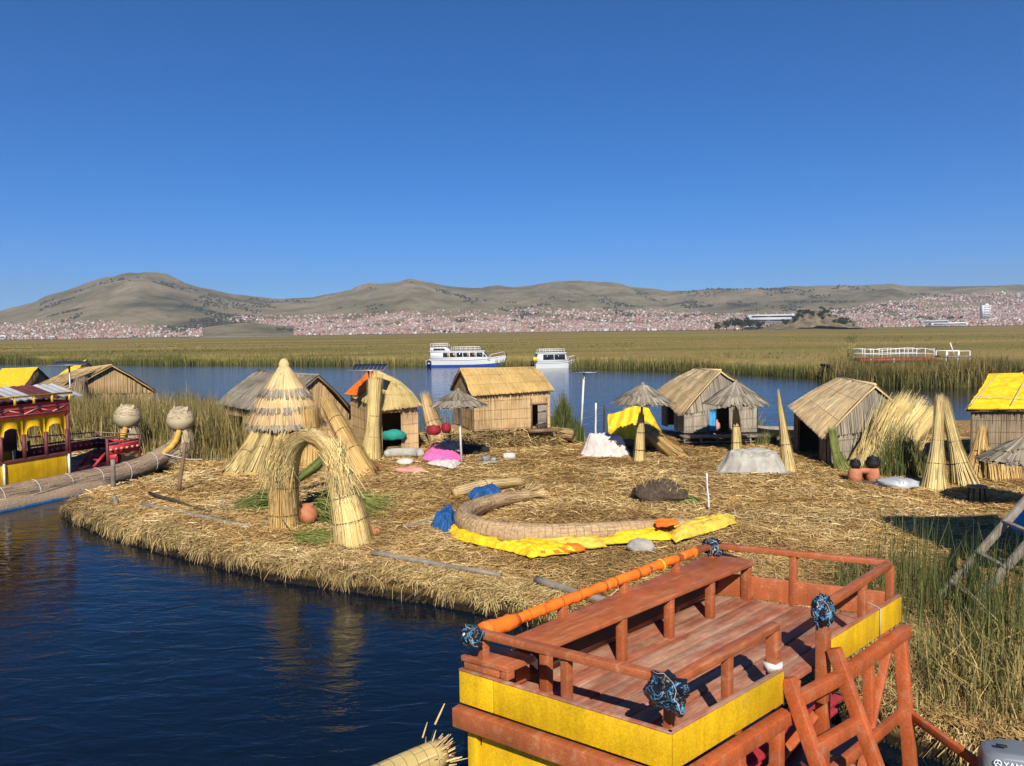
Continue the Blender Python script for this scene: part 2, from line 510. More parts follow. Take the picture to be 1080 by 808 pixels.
M['straw_head'] = straw('pale_grey_bound_reed', [(0, (0.22, 0.165, 0.09)), (0.5, (0.45, 0.375, 0.245)), (1, (0.60, 0.52, 0.36))])
M['roof_pale'] = plain('dull_white_sheet', (0.48, 0.47, 0.46), 0.5, var=0.3, scale=2)

def net_mat(name='netted_reed_roll', cols=((0.20, 0.12, 0.06), (0.40, 0.27, 0.14), (0.52, 0.38, 0.22))):
    """woven reed under a fine net, for rolls and hulls"""
    m, nt, b = new_mat(name)
    at = nt.nodes.new('ShaderNodeAttribute'); at.attribute_name = 'tint'
    rp = ramp(nt, [(0, cols[0]), (0.5, cols[1]), (1, cols[2])])
    nt.links.new(at.outputs['Fac'], rp.inputs[0])
    n1 = N(nt, 'ShaderNodeTexNoise', Scale=14.0, Detail=6.0)
    nt.links.new(coords(nt), n1.inputs['Vector'])
    r1 = ramp(nt, [(0.3, (0.68, 0.66, 0.62)), (0.7, (1.12, 1.1, 1.06))])
    nt.links.new(n1.outputs['Fac'], r1.inputs[0])
    nt.links.new(mixc(nt, 1.0, rp.outputs[0], r1.outputs[0], 'MULTIPLY'), b.inputs['Base Color'])
    b.inputs['Roughness'].default_value = 0.8
    bump(nt, b, n1.outputs['Fac'], 0.6, 0.03)
    return m
M['net'] = net_mat()
M['net_grey'] = net_mat('weathered_boat_reed', ((0.13, 0.09, 0.06), (0.27, 0.195, 0.13), (0.40, 0.31, 0.22)))

# ================================================================== THE SETTING
# ------------------------------------------------------------------ lake
def build_water():
    m, nt, b = new_mat('lake_water')
    b.inputs['Base Color'].default_value = (0.002, 0.006, 0.012, 1)
    b.inputs['Roughness'].default_value = 0.05
    b.inputs['IOR'].default_value = 1.33
    n1 = N(nt, 'ShaderNodeTexNoise', Scale=2.6, Detail=4.0, Roughness=0.55, Distortion=0.6)
    nt.links.new(coords(nt, (0.55, 1.25, 1), (0, 0, R(14))), n1.inputs['Vector'])
    n2 = N(nt, 'ShaderNodeTexNoise', Scale=0.55, Detail=2.0)
    nt.links.new(coords(nt, (0.6, 1.2, 1), (0, 0, R(-10))), n2.inputs['Vector'])
    ad = N(nt, 'ShaderNodeMath', operation='MULTIPLY_ADD')
    nt.links.new(n2.outputs['Fac'], ad.inputs[0])
    ad.inputs[1].default_value = 1.2
    nt.links.new(n1.outputs['Fac'], ad.inputs[2])
    bump(nt, b, ad.outputs[0], 0.42, 0.06)
    mb = MB()
    mb.add([(-6000, -60, 0), (6000, -60, 0), (6000, 5200, 0), (-6000, 5200, 0)], [(0, 1, 2, 3)])
    tag(mb.build('lake_water', m, origin=(0, 0, 0)), kind='structure')
build_water()

# ------------------------------------------------------------------ the floating island
front_px = [(67, 545), (100, 560), (150, 577), (200, 590), (250, 603), (300, 613), (350, 620), (400, 628), (450, 636), (500, 645), (525, 650)]
front = [P(x, y, 0)[:2] for x, y in front_px]
poly = [tuple(p) for p in front] + [(1.3, 12.9), (3.3, 11.3), (4.4, 9.8), (5.5, 8.7), (6.6, 7.4), (9, 6), (34, 5), (34, 40),
        (19.8, 40), (19.3, 34.6), (17.3, 34.6), (16.8, 38), (12.6, 37.5), (11.8, 34.6), (9.6, 36.5), (5.8, 38), (5.0, 35.0), (2.6, 35.0),
        (1.8, 37.5), (-6, 38.5), (-14, 41), (-30, 41), (-30, 33), (-15.5, 31.5), (-13.0, 30.0), (-12.3, 27.5), (-13.4, 24.5)]
poly = np.array(poly)
def sdist(X, Y, pl):
    """signed distance to a closed outline, positive inside"""
    X, Y = np.asarray(X, float), np.asarray(Y, float)
    d = np.full(X.shape, 1e9)
    ins = np.zeros(X.shape, bool)
    n = len(pl)
    for i in range(n):
        x0, y0 = pl[i]
        x1, y1 = pl[(i + 1) % n]
        ex, ey = x1 - x0, y1 - y0
        t = np.clip(((X - x0) * ex + (Y - y0) * ey) / (ex * ex + ey * ey + 1e-12), 0, 1)
        d = np.minimum(d, np.hypot(X - x0 - t * ex, Y - y0 - t * ey))
        c = (y0 > Y) != (y1 > Y)
        with np.errstate(divide='ignore', invalid='ignore'):
            xs = x0 + (Y - y0) / (y1 - y0 + 1e-12) * ex
        ins ^= c & (X < xs)
    return np.where(ins, d, -d)
def ground_z(X, Y):
    d = sdist(X, Y, poly) + 0.22 * (fbm(np.asarray(X) * 1.3, np.asarray(Y) * 1.3, 4, 3) - 0.5)
    t = np.clip((d + 0.03) / 0.22, -1, 1)
    base = np.where(t > 0, 0.43 * np.sqrt(np.clip(t, 0, 1)), 0.6 * t)
    inner = np.clip(d / 1.5, 0, 1)
    return base + inner * (0.16 * (fbm(np.asarray(X) * 0.5, np.asarray(Y) * 0.5, 1, 3) - 0.5) + 0.09 * (fbm(np.asarray(X) * 2.4, np.asarray(Y) * 2.4, 8, 3) - 0.5))
def G(px, py):
    """the spot of island ground under a photo pixel"""
    p = P(px, py, 0.45)
    return V3(p[0], p[1], float(ground_z(p[0], p[1])))

def build_island():
    m, nt, b = new_mat('straw_ground')
    n1 = N(nt, 'ShaderNodeTexNoise', Scale=9.0, Detail=8.0, Roughness=0.7, Distortion=1.5)
    nt.links.new(coords(nt), n1.inputs['Vector'])
    r1 = ramp(nt, [(0.30, (0.13, 0.075, 0.025)), (0.5, (0.29, 0.18, 0.062)), (0.72, (0.44, 0.31, 0.12))])
    nt.links.new(n1.outputs['Fac'], r1.inputs[0])
    n2 = N(nt, 'ShaderNodeTexNoise', Scale=0.35, Detail=4.0)
    nt.links.new(coords(nt), n2.inputs['Vector'])
    r2 = ramp(nt, [(0.35, (0.70, 0.68, 0.62)), (0.65, (1.05, 1.02, 0.98))])
    nt.links.new(n2.outputs['Fac'], r2.inputs[0])
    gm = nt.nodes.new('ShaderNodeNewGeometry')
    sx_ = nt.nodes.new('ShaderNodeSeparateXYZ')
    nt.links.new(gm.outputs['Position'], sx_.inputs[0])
    wet = nt.nodes.new('ShaderNodeMapRange')  # wet stain low on the bank, darkened further as shade of the underside
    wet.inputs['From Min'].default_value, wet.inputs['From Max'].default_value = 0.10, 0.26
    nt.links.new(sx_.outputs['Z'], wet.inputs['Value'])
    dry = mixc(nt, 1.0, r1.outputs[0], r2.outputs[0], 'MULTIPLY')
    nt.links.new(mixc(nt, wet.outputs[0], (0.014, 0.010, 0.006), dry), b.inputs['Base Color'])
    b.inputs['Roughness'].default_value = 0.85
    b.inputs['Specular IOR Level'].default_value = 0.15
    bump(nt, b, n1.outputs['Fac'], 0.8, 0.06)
    st = 0.22
    xs, ys = np.arange(-30.5, 34.5, st), np.arange(4, 41.6, st)
    X, Y = np.meshgrid(xs, ys, indexing='ij')
    Z = ground_z(X, Y)
    keep = Z > -0.45
    nu, nv = X.shape
    I = np.arange(nu * nv).reshape(nu, nv)
    ok = keep[:-1, :-1] | keep[1:, :-1] | keep[1:, 1:] | keep[:-1, 1:]
    F = np.stack([I[:-1, :-1], I[1:, :-1], I[1:, 1:], I[:-1, 1:]], -1)[ok]
    used = np.unique(F)
    re = np.full(nu * nv, -1)
    re[used] = np.arange(len(used))
    V = np.stack([X, Y, Z], -1).reshape(-1, 3)[used]
    mb = MB()
    mb.add(V, re[F])
    tag(mb.build('island_ground', m, smooth=True, origin=(0, 0, 0)), kind='structure')

    # loose cut reed lying all over it
    mb = MB()
    n = 330000
    px, py = rng.uniform(-140, 1240, n), rng.uniform(455, 840, n) 
    py = 455 + (py - 455) ** 1.0
    Yc = 4.75 * F_PX / (py - 348)
    Xc = (px - 540) / F_PX * Yc
    n2_ = 60000
    Xc = np.concatenate([Xc, rng.uniform(-16, 20, n2_)])
    Yc = np.concatenate([Yc, rng.uniform(8, 37, n2_)])
    d = sdist(Xc, Yc, poly)
    k = d > 0.1
    Xc, Yc = Xc[k], Yc[k]
    n = len(Xc)
    Zc = ground_z(Xc, Yc)
    # lie mostly along a local lay direction that wanders
    ang = math.pi * 2.2 * fbm(Xc * 0.45, Yc * 0.45, 12, 3) + rng.normal(0, 1.3, n)
    L = rng.uniform(0.08, 0.42, n)
    sl = rng.normal(0, 0.10, n)
    D = np.stack([np.cos(ang), np.sin(ang), sl], 1) * (L / 2)[:, None]
    C = np.stack([Xc, Yc, Zc + 0.012 + np.abs(rng.normal(0, 0.018, n)) + np.abs(sl) * L * 0.4], 1)
    w = rng.uniform(0.007, 0.016, n) * np.clip(Yc / 15, 0.9, 2.0)
    t = np.clip(0.5 + 0.9 * (fbm(Xc * 0.6, Yc * 0.6, 3, 4) - 0.5) + rng.normal(0, 0.24, n), 0, 1)
    # fresher, paler litter near the front edge and around the arch
    fe = np.clip(1 - np.abs(sdist(Xc, Yc, poly) - 1.5) / 4, 0, 1) * (Xc < 0)
    t = np.clip(t + 0.22 * fe, 0, 1)
    nr = np.tile([0, 0, 1.0], (n, 1)) + rng.normal(0, 0.3, (n, 3))
    bend = C + rng.normal(0, 0.012, (n, 3))
    mb.ribbons(C - D, C + D, w, nr, t, bend, 0.8)
    tag(mb.build('loose_straw', M['straw_ground'], origin=(0, 0, 0)), 'loose dry cut reed strewn over the whole floating island', kind='stuff')

    # the shaggy edge: reed hanging over into the water
    mb = MB()
    pts = np.array(front + [poly[len(front)], poly[len(front) + 1], poly[len(front) + 2], poly[len(front) + 3]])
    seg = np.linalg.norm(np.diff(pts, axis=0), axis=1)
    cum = np.concatenate([[0], np.cumsum(seg)])
    n = 26000
    s = rng.uniform(0, cum[-1], n)
    i = np.clip(np.searchsorted(cum, s) - 1, 0, len(seg) - 1)
    f = (s - cum[i]) / seg[i]
    p = pts[i] * (1 - f)[:, None] + pts[i + 1] * f[:, None]
    tg = np.diff(pts, axis=0)[i] / seg[i][:, None]
    nrm = np.stack([tg[:, 1], -tg[:, 0]], 1)
    c_in = rng.uniform(0.02, 0.75, n)
    lump = fbm(s * 1.1, s * 0.0 + 2, 6, 3)
    z0 = np.clip(0.30 + c_in * 0.5, 0, 0.47) + 0.16 * (lump - 0.5) + rng.normal(0, 0.02, n)
    A = np.concatenate([p - nrm * c_in[:, None], z0[:, None]], 1)
    ll = rng.uniform(0.16, 0.62, n)
    side = rng.normal(0, 0.14, n)
    outw = rng.uniform(0.02, 0.28, n) * (0.6 + 0.8 * fbm(s * 1.6, s * 0 + 9, 18, 3))
    B2 = A[:, :2] + nrm * (outw * 0.9)[:, None] + tg * side[:, None]
    low_ = 0.40 * np.clip(0.48 + 3.0 * (fbm(s * 2.6, s * 0 + 5, 16, 4) - 0.5), 0, 1)
    zb = np.maximum(z0 - ll * rng.uniform(0.5, 1.0, n), np.where(rng.random(n) < 0.07, 0.0, low_) - rng.uniform(0, 0.05, n))
    B = np.concatenate([B2, zb[:, None]], 1)
    mid = (A + B) / 2 + np.concatenate([nrm * 0.05, np.full((n, 1), 0.06)], 1)
    t = np.clip(0.3 + 0.85 * np.clip(zb / 0.4, 0, 1) * 0.55 + rng.normal(0.12, 0.2, n), 0, 1)
    t = np.clip(rng.normal(0.55, 0.25, n) + 0.5 * (fbm(s * 0.9, s * 0 + 1, 19, 3) - 0.5), 0, 1)
    mb.ribbons(A, B, rng.uniform(0.007, 0.017, n), None, t, mid, 0.6)
    tag(mb.build('island_edge_straw', M['straw_edge'], origin=(0, 0, 0)), 'shaggy fringe of straw hanging over the island edge into the water', kind='stuff')
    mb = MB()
    # wet lower layer, coloured near black as the shade under the fringe
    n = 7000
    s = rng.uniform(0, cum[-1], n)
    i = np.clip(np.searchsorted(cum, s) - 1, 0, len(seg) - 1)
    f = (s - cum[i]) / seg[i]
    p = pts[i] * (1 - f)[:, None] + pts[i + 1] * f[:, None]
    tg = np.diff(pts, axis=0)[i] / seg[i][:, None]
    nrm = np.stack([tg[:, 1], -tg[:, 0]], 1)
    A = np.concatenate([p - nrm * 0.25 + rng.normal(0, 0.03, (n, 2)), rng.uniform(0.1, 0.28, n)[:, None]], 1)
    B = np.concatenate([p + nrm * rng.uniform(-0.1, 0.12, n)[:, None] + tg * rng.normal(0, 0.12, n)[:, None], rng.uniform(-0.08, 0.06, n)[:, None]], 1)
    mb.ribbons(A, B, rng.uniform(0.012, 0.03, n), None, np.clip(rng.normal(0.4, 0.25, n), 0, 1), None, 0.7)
    tag(mb.build('wet_shaded_edge', M['straw_wet_shade'], origin=(0, 0, 0)), 'wet reed coloured dark as the shaded underside below the dry fringe', kind='stuff')
build_island()

# ------------------------------------------------------------------ second island, far left, under its huts
def build_far_island():
    mb = MB()
    g = np.zeros((30, 14, 3))
    for a in range(30):
        for c in range(14):
            x, y = -52 + a * 1.15, 46 + c * 1.0
            e = min(a, 29 - a, c, 13 - c)
            g[a, c] = (x + rng.normal(0, .15), y, -0.3 if e == 0 else 0.5 + rng.normal(0, .06))
    mb.sheet(g)
    tag(mb.build('second_island_ground', M['straw_old'], smooth=True), kind='structure')
build_far_island()

# ------------------------------------------------------------------ growing reeds near by (uncountable)
def blades(mb, X, Y, Z, h, w, lean=0.18, tint=None, bendy=0.25):
    n = len(X)
    A = np.stack([X, Y, Z], 1)
    ang = rng.uniform(0, 2 * math.pi, n)
    le = np.abs(rng.normal(0, lean, n)) * h
    dirv = np.stack([np.cos(ang), np.sin(ang), np.zeros(n)], 1)
    B = A + dirv * le[:, None] + np.stack([np.zeros(n), np.zeros(n), h], 1)
    mid = (A + B) / 2 - dirv * (bendy * le)[:, None]
    nr = rng.normal(0, 1, (n, 3)) * [1, 1, 0.15]
    mb.ribbons(A, B, w, nr, tint, mid, 0.12)
def reed_patch(name, label, outline, n, hr, w, mat, tint=(0.35, 0.22), lean=0.16, zf=None, clump=0.55, seed=0):
    outline = np.array(outline, float)
    lo, hi = outline.min(0), outline.max(0)
    X, Y = rng.uniform(lo[0], hi[0], n * 4), rng.uniform(lo[1], hi[1], n * 4)
    d = sdist(X, Y, outline)
    dens = fbm(X * 0.8, Y * 0.8, 20 + seed, 3)
    k = (d > 0.25 * (dens - 0.5)) & (dens > clump - 0.18 + rng.uniform(-0.1, 0.16, len(X)) - 0.0)
    X, Y, d, dens = X[k][:n], Y[k][:n], d[k][:n], dens[k][:n]
    Z = (ground_z(X, Y) if zf is None else np.full(len(X), zf))
    Z = np.maximum(Z, -0.1) - 0.02
    edge = np.clip(d / 0.9, 0.35, 1)
    h = rng.uniform(hr[0], hr[1], len(X)) * (0.65 + 0.7 * dens) * edge
    mb = MB()
    t = np.clip(rng.normal(tint[0], tint[1], len(X)) + 0.5 * (fbm(X * 0.7, Y * 0.7, 40 + seed, 3) - 0.5), 0, 1)
    blades(mb, X, Y, Z, h, rng.uniform(w * 0.6, w * 1.3, len(X)), lean, t)
    return tag(mb.build(name, mat, origin=(float(outline[:, 0].mean()), float(outline[:, 1].mean()), 0)), label, kind='stuff')

reed_patch('reed_thicket', 'thicket of brownish green reeds growing behind the left boat prows',
           [(-13.3, 30.2), (-10.2, 29.3), (-9.3, 30.0), (-10.5, 33.0), (-14, 37), (-15, 44), (-30, 44), (-29, 34), (-16.2, 32.5)], 15000, (1.0, 2.25), 0.024, M['reed_dry'], (0.33, 0.24), 0.2, seed=1)
reed_patch('lakeside_reeds', 'green reeds at the water edge right of the middle hut and beside the pale pole',
           [(1.6, 33.4), (3.0, 33.2), (3.1, 36.5), (1.5, 36.5)], 2600, (1.6, 2.7), 0.03, M['reed_live'], (0.30, 0.2), 0.12, clump=0.3, seed=2)
reed_patch('hut_side_reeds', 'low green reeds between the leaning reed screen and the standing bundles',
           [(11.2, 24.6), (13.4, 24.4), (13.9, 25.4), (13.6, 29.0), (12.6, 29.5), (11.8, 26.8)], 4200, (0.7, 1.5), 0.02, M['reed_live'], (0.48, 0.26), 0.2, clump=0.3, seed=3)
reed_patch('shore_sprigs', 'thin dark reeds standing in the water behind the two right-hand huts',
           [(8.6, 36.2), (12.0, 35.5), (12.2, 39), (9, 39)], 700, (1.2, 2.7), 0.026, M['reed_live'], (0.5, 0.25), 0.26, clump=0.4, zf=0.0, seed=4)
reed_patch('hut_corner_reeds', 'green reeds at the right corner of the hut behind the two umbrellas',
           [(9.9, 32.0), (10.9, 31.9), (11.0, 33.0), (10.1, 33.3)], 700, (0.6, 1.4), 0.026, M['reed_live'], (0.35, 0.2), 0.2, clump=0.3, seed=5)
reed_patch('back_shore_reeds', 'sparse dark reeds in the water behind the conical hut',
           [(-9, 37), (1, 36.6), (1, 39.5), (-10, 40.5)], 900, (1.2, 2.4), 0.026, M['reed_live'], (0.5, 0.2), 0.16, clump=0.45, zf=0.0, seed=6)
reed_patch('tall_green_reeds', 'tall green reeds growing between the orange deck and the grey ladder',
           [(4.4, 10.0), (5.5, 8.9), (7.6, 9.6), (8.9, 12.3), (8.2, 15.2), (6.3, 15.4), (5.3, 13.0)], 1800, (0.5, 1.8), 0.012, M['reed_live'], (0.27, 0.25), 0.17, clump=0.42, seed=7)
reed_patch('dry_grass', 'dry yellow grass growing at the near right corner of the island',
           [(4.3, 9.9), (5.5, 8.7), (6.6, 7.4), (9.5, 6.5), (14, 9.0), (11.0, 13.0), (8.0, 12.5), (5.4, 11.6)], 11000, (0.25, 0.95), 0.012, M['reed_dry'], (0.62, 0.28), 0.55, clump=0.3, seed=8)

# ------------------------------------------------------------------ the reed beds across the lake
bed_px = [(-420, 381), (-150, 382), (0, 383), (100, 384), (200, 385), (300, 385), (400, 386), (500, 386), (600, 388), (700, 391), (780, 394), (840, 397), (893, 399),
          (903, 406), (935, 409), (1000, 410), (1080, 409), (1180, 407), (1400, 402)]
bed = np.array([P(x, y, 0)[:2] for x, y in bed_px])
def build_bed():
    # a real marsh surface 1.5 m above the water, from the bank out to the far shore
    m, nt, b = new_mat('reed_bed')
    n1 = N(nt, 'ShaderNodeTexNoise', Scale=0.012, Detail=7.0, Roughness=0.66)
    nt.links.new(coords(nt, (0.25, 1.2, 1)), n1.inputs['Vector'])
    r1 = ramp(nt, [(0.32, (0.12, 0.12, 0.034)), (0.44, (0.18, 0.152, 0.046)), (0.56, (0.27, 0.20, 0.074)), (0.70, (0.34, 0.24, 0.10))])
    nt.links.new(n1.outputs['Fac'], r1.inputs[0])
    n2 = N(nt, 'ShaderNodeTexNoise', Scale=0.7, Detail=6.0, Roughness=0.7)
    nt.links.new(coords(nt), n2.inputs['Vector'])
    r2 = ramp(nt, [(0.3, (0.6, 0.6, 0.6)), (0.7, (1.15, 1.15, 1.1))])
    nt.links.new(n2.outputs['Fac'], r2.inputs[0])
    nt.links.new(mixc(nt, 1.0, r1.outputs[0], r2.outputs[0], 'MULTIPLY'), b.inputs['Base Color'])
    b.inputs['Roughness'].default_value = 0.95
    b.inputs['Specular IOR Level'].default_value = 0.05
    bump(nt, b, n2.outputs['Fac'], 0.6, 0.5)
    # resample the bank
    seg = np.linalg.norm(np.diff(bed, axis=0), axis=1)
    cum = np.concatenate([[0], np.cumsum(seg)])
    S = np.linspace(0, cum[-1], 200)
    bx, by = np.interp(S, cum, bed[:, 0]), np.interp(S, cum, bed[:, 1])
    rows = [2.6, 3.0, 4.0, 5.5, 9, 14, 24, 40, 70, 120, 200, 340, 560, 900, 1400, 2000, 2650]
    g = np.zeros((len(S), len(rows), 3))
    for j, dY in enumerate(rows):
        f = min(1, dY / 2650)
        yy = by * (1 - f) + (by.mean() + 2600) * f if dY > 40 else by + dY
        yy = np.where(dY > 40, by + dY, yy)
        sc = yy / by
        xx = bx * sc
        zz = (-0.2 if j == 0 else 1.0 if j == 1 else 1.35) + (0.5 * (fbm(xx * 0.09, yy * 0.09, 30, 3) - 0.5) if j > 1 else 0)
        g[:, j] = np.stack([xx, yy, zz + np.zeros_like(xx)], 1)
    mb = MB()
    mb.sheet(g)
    tag(mb.build('reed_bed_ground', m, smooth=True, origin=(0, 0, 0)), kind='structure')
    mb = MB()
    # standing stalks: thick at the bank, thinning back
    n = 70000
    s = rng.uniform(0, cum[-1], n)
    back = np.abs(rng.exponential(9, n)) - 0.4
    ripple = 4.0 * (fbm(s * 0.07, s * 0 + 3, 7, 4) - 0.55)
    x0, y0 = np.interp(s, cum, bed[:, 0]), np.interp(s, cum, bed[:, 1])
    y0 = y0 + np.maximum(back, 0) + ripple
    h = rng.uniform(0.8, 1.9, n) * (0.55 + 0.8 * fbm(x0 * 0.12, y0 * 0.12, 9, 3))
    t = np.clip(0.20 + 0.032 * np.clip(back, 0, 12) + 0.7 * (fbm(x0 * 0.06, y0 * 0.1, 13, 4) - 0.5) + rng.normal(0, 0.13, n), 0, 1)
    near = np.clip(y0 / 120, 0.45, 1.2)
    blades(mb, x0, y0, np.full(n, -0.1), h + 0.1, rng.uniform(0.04, 0.10, n) * near, 0.12, t)
    n = 45000
    yy = rng.uniform(0, 1, n) ** 1.6 * 420 + 10
    s = rng.uniform(0, cum[-1], n)
    bx_, by_ = np.interp(s, cum, bed[:, 0]), np.interp(s, cum, bed[:, 1])
    y1 = by_ + yy
    x1 = bx_ * y1 / by_
    t = np.clip(0.52 + 2.4 * (fbm(x1 * 0.006, y1 * 0.035, 14, 4) - 0.5) + rng.normal(0, 0.12, n), 0, 1)
    blades(mb, x1, y1, np.full(n, 0.9), rng.uniform(0.4, 0.85, n), rng.uniform(0.1, 0.3, n) * np.clip(y1 / 150, 0.5, 2.0), 0.12, t)
    tag(mb.build('reed_bed', M['reed_far'], origin=(0, 0, 0)), 'wide bed of green and brown lake reeds along the far bank', kind='stuff')
    # the taller brown clump at the right
    mb = MB()
    n = 26000
    px0 = 907 + 423 * rng.random(n) ** 1.05
    q = np.array([P(x, 408, 0) for x in np.linspace(893, 1330, 60)])
    xx = np.interp(px0, np.linspace(893, 1330, 60), q[:, 0]) + rng.normal(0, 0.3, n)
    yy = np.interp(px0, np.linspace(893, 1330, 60), q[:, 1]) + np.where(rng.random(n) < .5, rng.uniform(-0.5, 3, n), rng.uniform(-0.5, 9, n)) + 2.2 * (fbm(xx * 0.2, xx * 0, 3, 3) - 0.5)
    h = rng.uniform(1.3, 2.8, n) * (0.6 + 0.75 * fbm(xx * 0.3, yy * 0.3, 19, 3))
    t = np.clip(0.34 + 1.0 * (fbm(xx * 0.25, yy * 0.2, 15, 4) - 0.5) + rng.normal(0, 0.18, n), 0, 1)
    blades(mb, xx, yy, np.full(n, -0.1), h, rng.uniform(0.025, 0.06, n), 0.22, t)
    tag(mb.build('brown_reed_clump', M['reed_dry'], origin=(30, 70, 0)), 'taller brown reed clump on the right, in front of the white railing', kind='stuff')
build_bed()

# ------------------------------------------------------------------ hills and the town across the lake
ridge_px = [(-420, 325), (-200, 334), (-80, 336), (0, 331), (40, 321), (80, 307), (110, 297), (135, 291.5), (155, 289.5), (180, 293), (210, 303), (250, 313), (290, 317), (330, 315), (370, 307),
            (405, 300), (433, 296), (470, 302), (510, 304.5), (545, 303), (580, 299), (612, 298), (660, 303), (700, 310), (760, 308), (830, 304), (880, 303), (925, 301),
            (940, 299.5), (955, 301.5), (1040, 302), (1080, 303), (1200, 299), (1500, 296)]
def ridge_y(px):
    a = np.array(ridge_px)
    return np.interp(px, a[:, 0], a[:, 1])
def hill_depth(px):                                 # how far off the skyline stands
    return np.interp(px, [-420, 0, 150, 300, 450, 700, 940, 1500], [5200, 5000, 4900, 5600, 5400, 6000, 5200, 4800])
Y0 = 2650.0
def terrain_z(u, Y):
    """u = X / Y"""
    u, Y = np.asarray(u, float), np.asarray(Y, float)
    px = 540 + u * F_PX
    Yr = hill_depth(px)
    hz = 350 + (540 - px) * 0.01396
    zr = H_CAM + (hz - ridge_y(px)) / F_PX * Yr
    t = (Y - Y0) / (Yr - Y0)
    X = u * Y
    low = np.interp(px, [-400, 0, 150, 230, 330, 520, 700, 800, 930, 1040, 1400], [.20, .16, .13, .2, .26, .42, .30, .22, .42, .60, .6])
    tt = np.clip(t, 0, 1)
    prof = low * tt + (1 - low) * (tt * tt * (3 - 2 * tt)) ** 1.25
    prof = np.where(t > 1, 1 - 0.9 * (t - 1), prof)
    gul = (np.abs(fbm(X / 420, Y / 420, 21, 4) - 0.5) * 2)
    nse = (fbm(X / 700, Y / 700, 17, 5) - 0.5) * 0.34 + (gul - 0.22) * 0.22
    damp = np.clip(tt * 2.5, 0, 1) * (1 - 0.85 * np.exp(-((t - 1) / 0.10) ** 2))
    z = zr * prof * (1 + nse * damp * 1.15)
    # low mounds in front of the slopes
    def mound(pxc, Yc, wx, wy, hgt):
        return hgt * np.exp(-(((X - (pxc - 540) / F_PX * Yc) / wx) ** 2) - ((Y - Yc) / wy) ** 2)
    z = z + mound(262, 3050, 190, 200, 36) + mound(170, 3500, 420, 300, 46) + mound(60, 3450, 260, 260, 26)
    return np.maximum(z, 0) + 2.0
def build_hills():
    m, nt, b = new_mat('dry_hillside')
    n1 = N(nt, 'ShaderNodeTexNoise', Scale=0.0028, Detail=9.0, Roughness=0.6)
    nt.links.new(coords(nt), n1.inputs['Vector'])
    r1 = ramp(nt, [(0.30, (0.080, 0.076, 0.038)), (0.46, (0.175, 0.147, 0.080)), (0.60, (0.255, 0.205, 0.122)), (0.76, (0.31, 0.25, 0.15))])
    nt.links.new(n1.outputs['Fac'], r1.inputs[0])
    n2 = N(nt, 'ShaderNodeTexNoise', Scale=0.02, Detail=8.0, Roughness=0.75)
    nt.links.new(coords(nt), n2.inputs['Vector'])
    r2 = ramp(nt, [(0.33, (0.56, 0.58, 0.52)), (0.55, (1.0, 1.0, 1.0)), (0.75, (1.12, 1.10, 1.06))])
    nt.links.new(n2.outputs['Fac'], r2.inputs[0])
    nt.links.new(mixc(nt, 1.0, r1.outputs[0], r2.outputs[0], 'MULTIPLY'), b.inputs['Base Color'])
    b.inputs['Roughness'].default_value = 1.0
    b.inputs['Specular IOR Level'].default_value = 0.0
    bump(nt, b, n2.outputs['Fac'], 0.6, 8.0)
    us = np.linspace(-1.12, 1.12, 460)
    ts = np.concatenate([np.linspace(0, 1.05, 90), [1.15, 1.3, 1.5]])
    U = us[:, None] + 0 * ts[None, :]
    Yr = hill_depth(540 + us * F_PX)
    Y = Y0 + (Yr[:, None] - Y0) * ts[None, :]
    Z = terrain_z(U, Y)
    mb = MB()
    mb.sheet(np.stack([U * Y, Y, Z], -1))
    tag(mb.build('hills', m, smooth=True, origin=(0, 0, 0)), kind='structure')
build_hills()
def proj_y(X, Y, Z):
    d = np.stack([X, Y, Z - H_CAM], -1)
    return 404 - F_PX * (d @ up) / (d @ fwd)

def build_woods():
    """dark groves on the slopes: rounded clumps of trees, far too many and far to count"""
    mb = MB()
    n = 60000
    px = rng.uniform(-150, 1230, n)
    u = (px - 540) / F_PX
    Yr = hill_depth(px)
    t = rng.uniform(0.03, 0.80, n)
    Y = Y0 + (Yr - Y0) * t
    X = u * Y
    dens = fbm(X / 150, Y / 190, 55, 4)
    big = np.interp(px, [-150, 60, 120, 230, 330, 500, 560, 700, 790, 900, 980, 1230], [.05, .05, .10, .18, .13, .12, .06, .14, .2, .17, .10, .10])
    k = dens > 0.79 - big
    k &= rng.random(n) < 0.5
    X, Y, u = X[k], Y[k], u[k]
    Z = terrain_z(u, Y)
    ang = np.linspace(0, 2 * math.pi, 5, endpoint=False)
    for x, y, z in zip(X, Y, Z):
        r = rng.uniform(3, 7)
        h = rng.uniform(5, 10)
        ring1 = np.stack([np.cos(ang) * r, np.sin(ang) * r, np.full(5, h * 0.3)], 1) * rng.uniform(.7, 1.2, (5, 1))
        ring2 = np.stack([np.cos(ang + .6) * r * .75, np.sin(ang + .6) * r * .75, np.full(5, h * 0.75)], 1) * rng.uniform(.7, 1.15, (5, 1))
        V = np.concatenate([ring1, ring2, [[0, 0, h], [0, 0, -2]]]) + [x, y, z]
        F = [(a, (a + 1) % 5, 5 + (a + 1) % 5, 5 + a) for a in range(5)]
        F += [(5 + a, 5 + (a + 1) % 5, 10) for a in range(5)] + [((a + 1) % 5, a, 11) for a in range(5)]
        mb.add(V, F, rng.random())
    m = straw('far_wood', [(0, (0.024, 0.034, 0.016)), (1, (0.06, 0.066, 0.032))], 0.95, 0.2, 0.01)
    tag(mb.build('hillside_wood', m, origin=(0, 4500, 0)), 'dark scattered groves on the far hillsides above the town', kind='stuff')
build_woods()

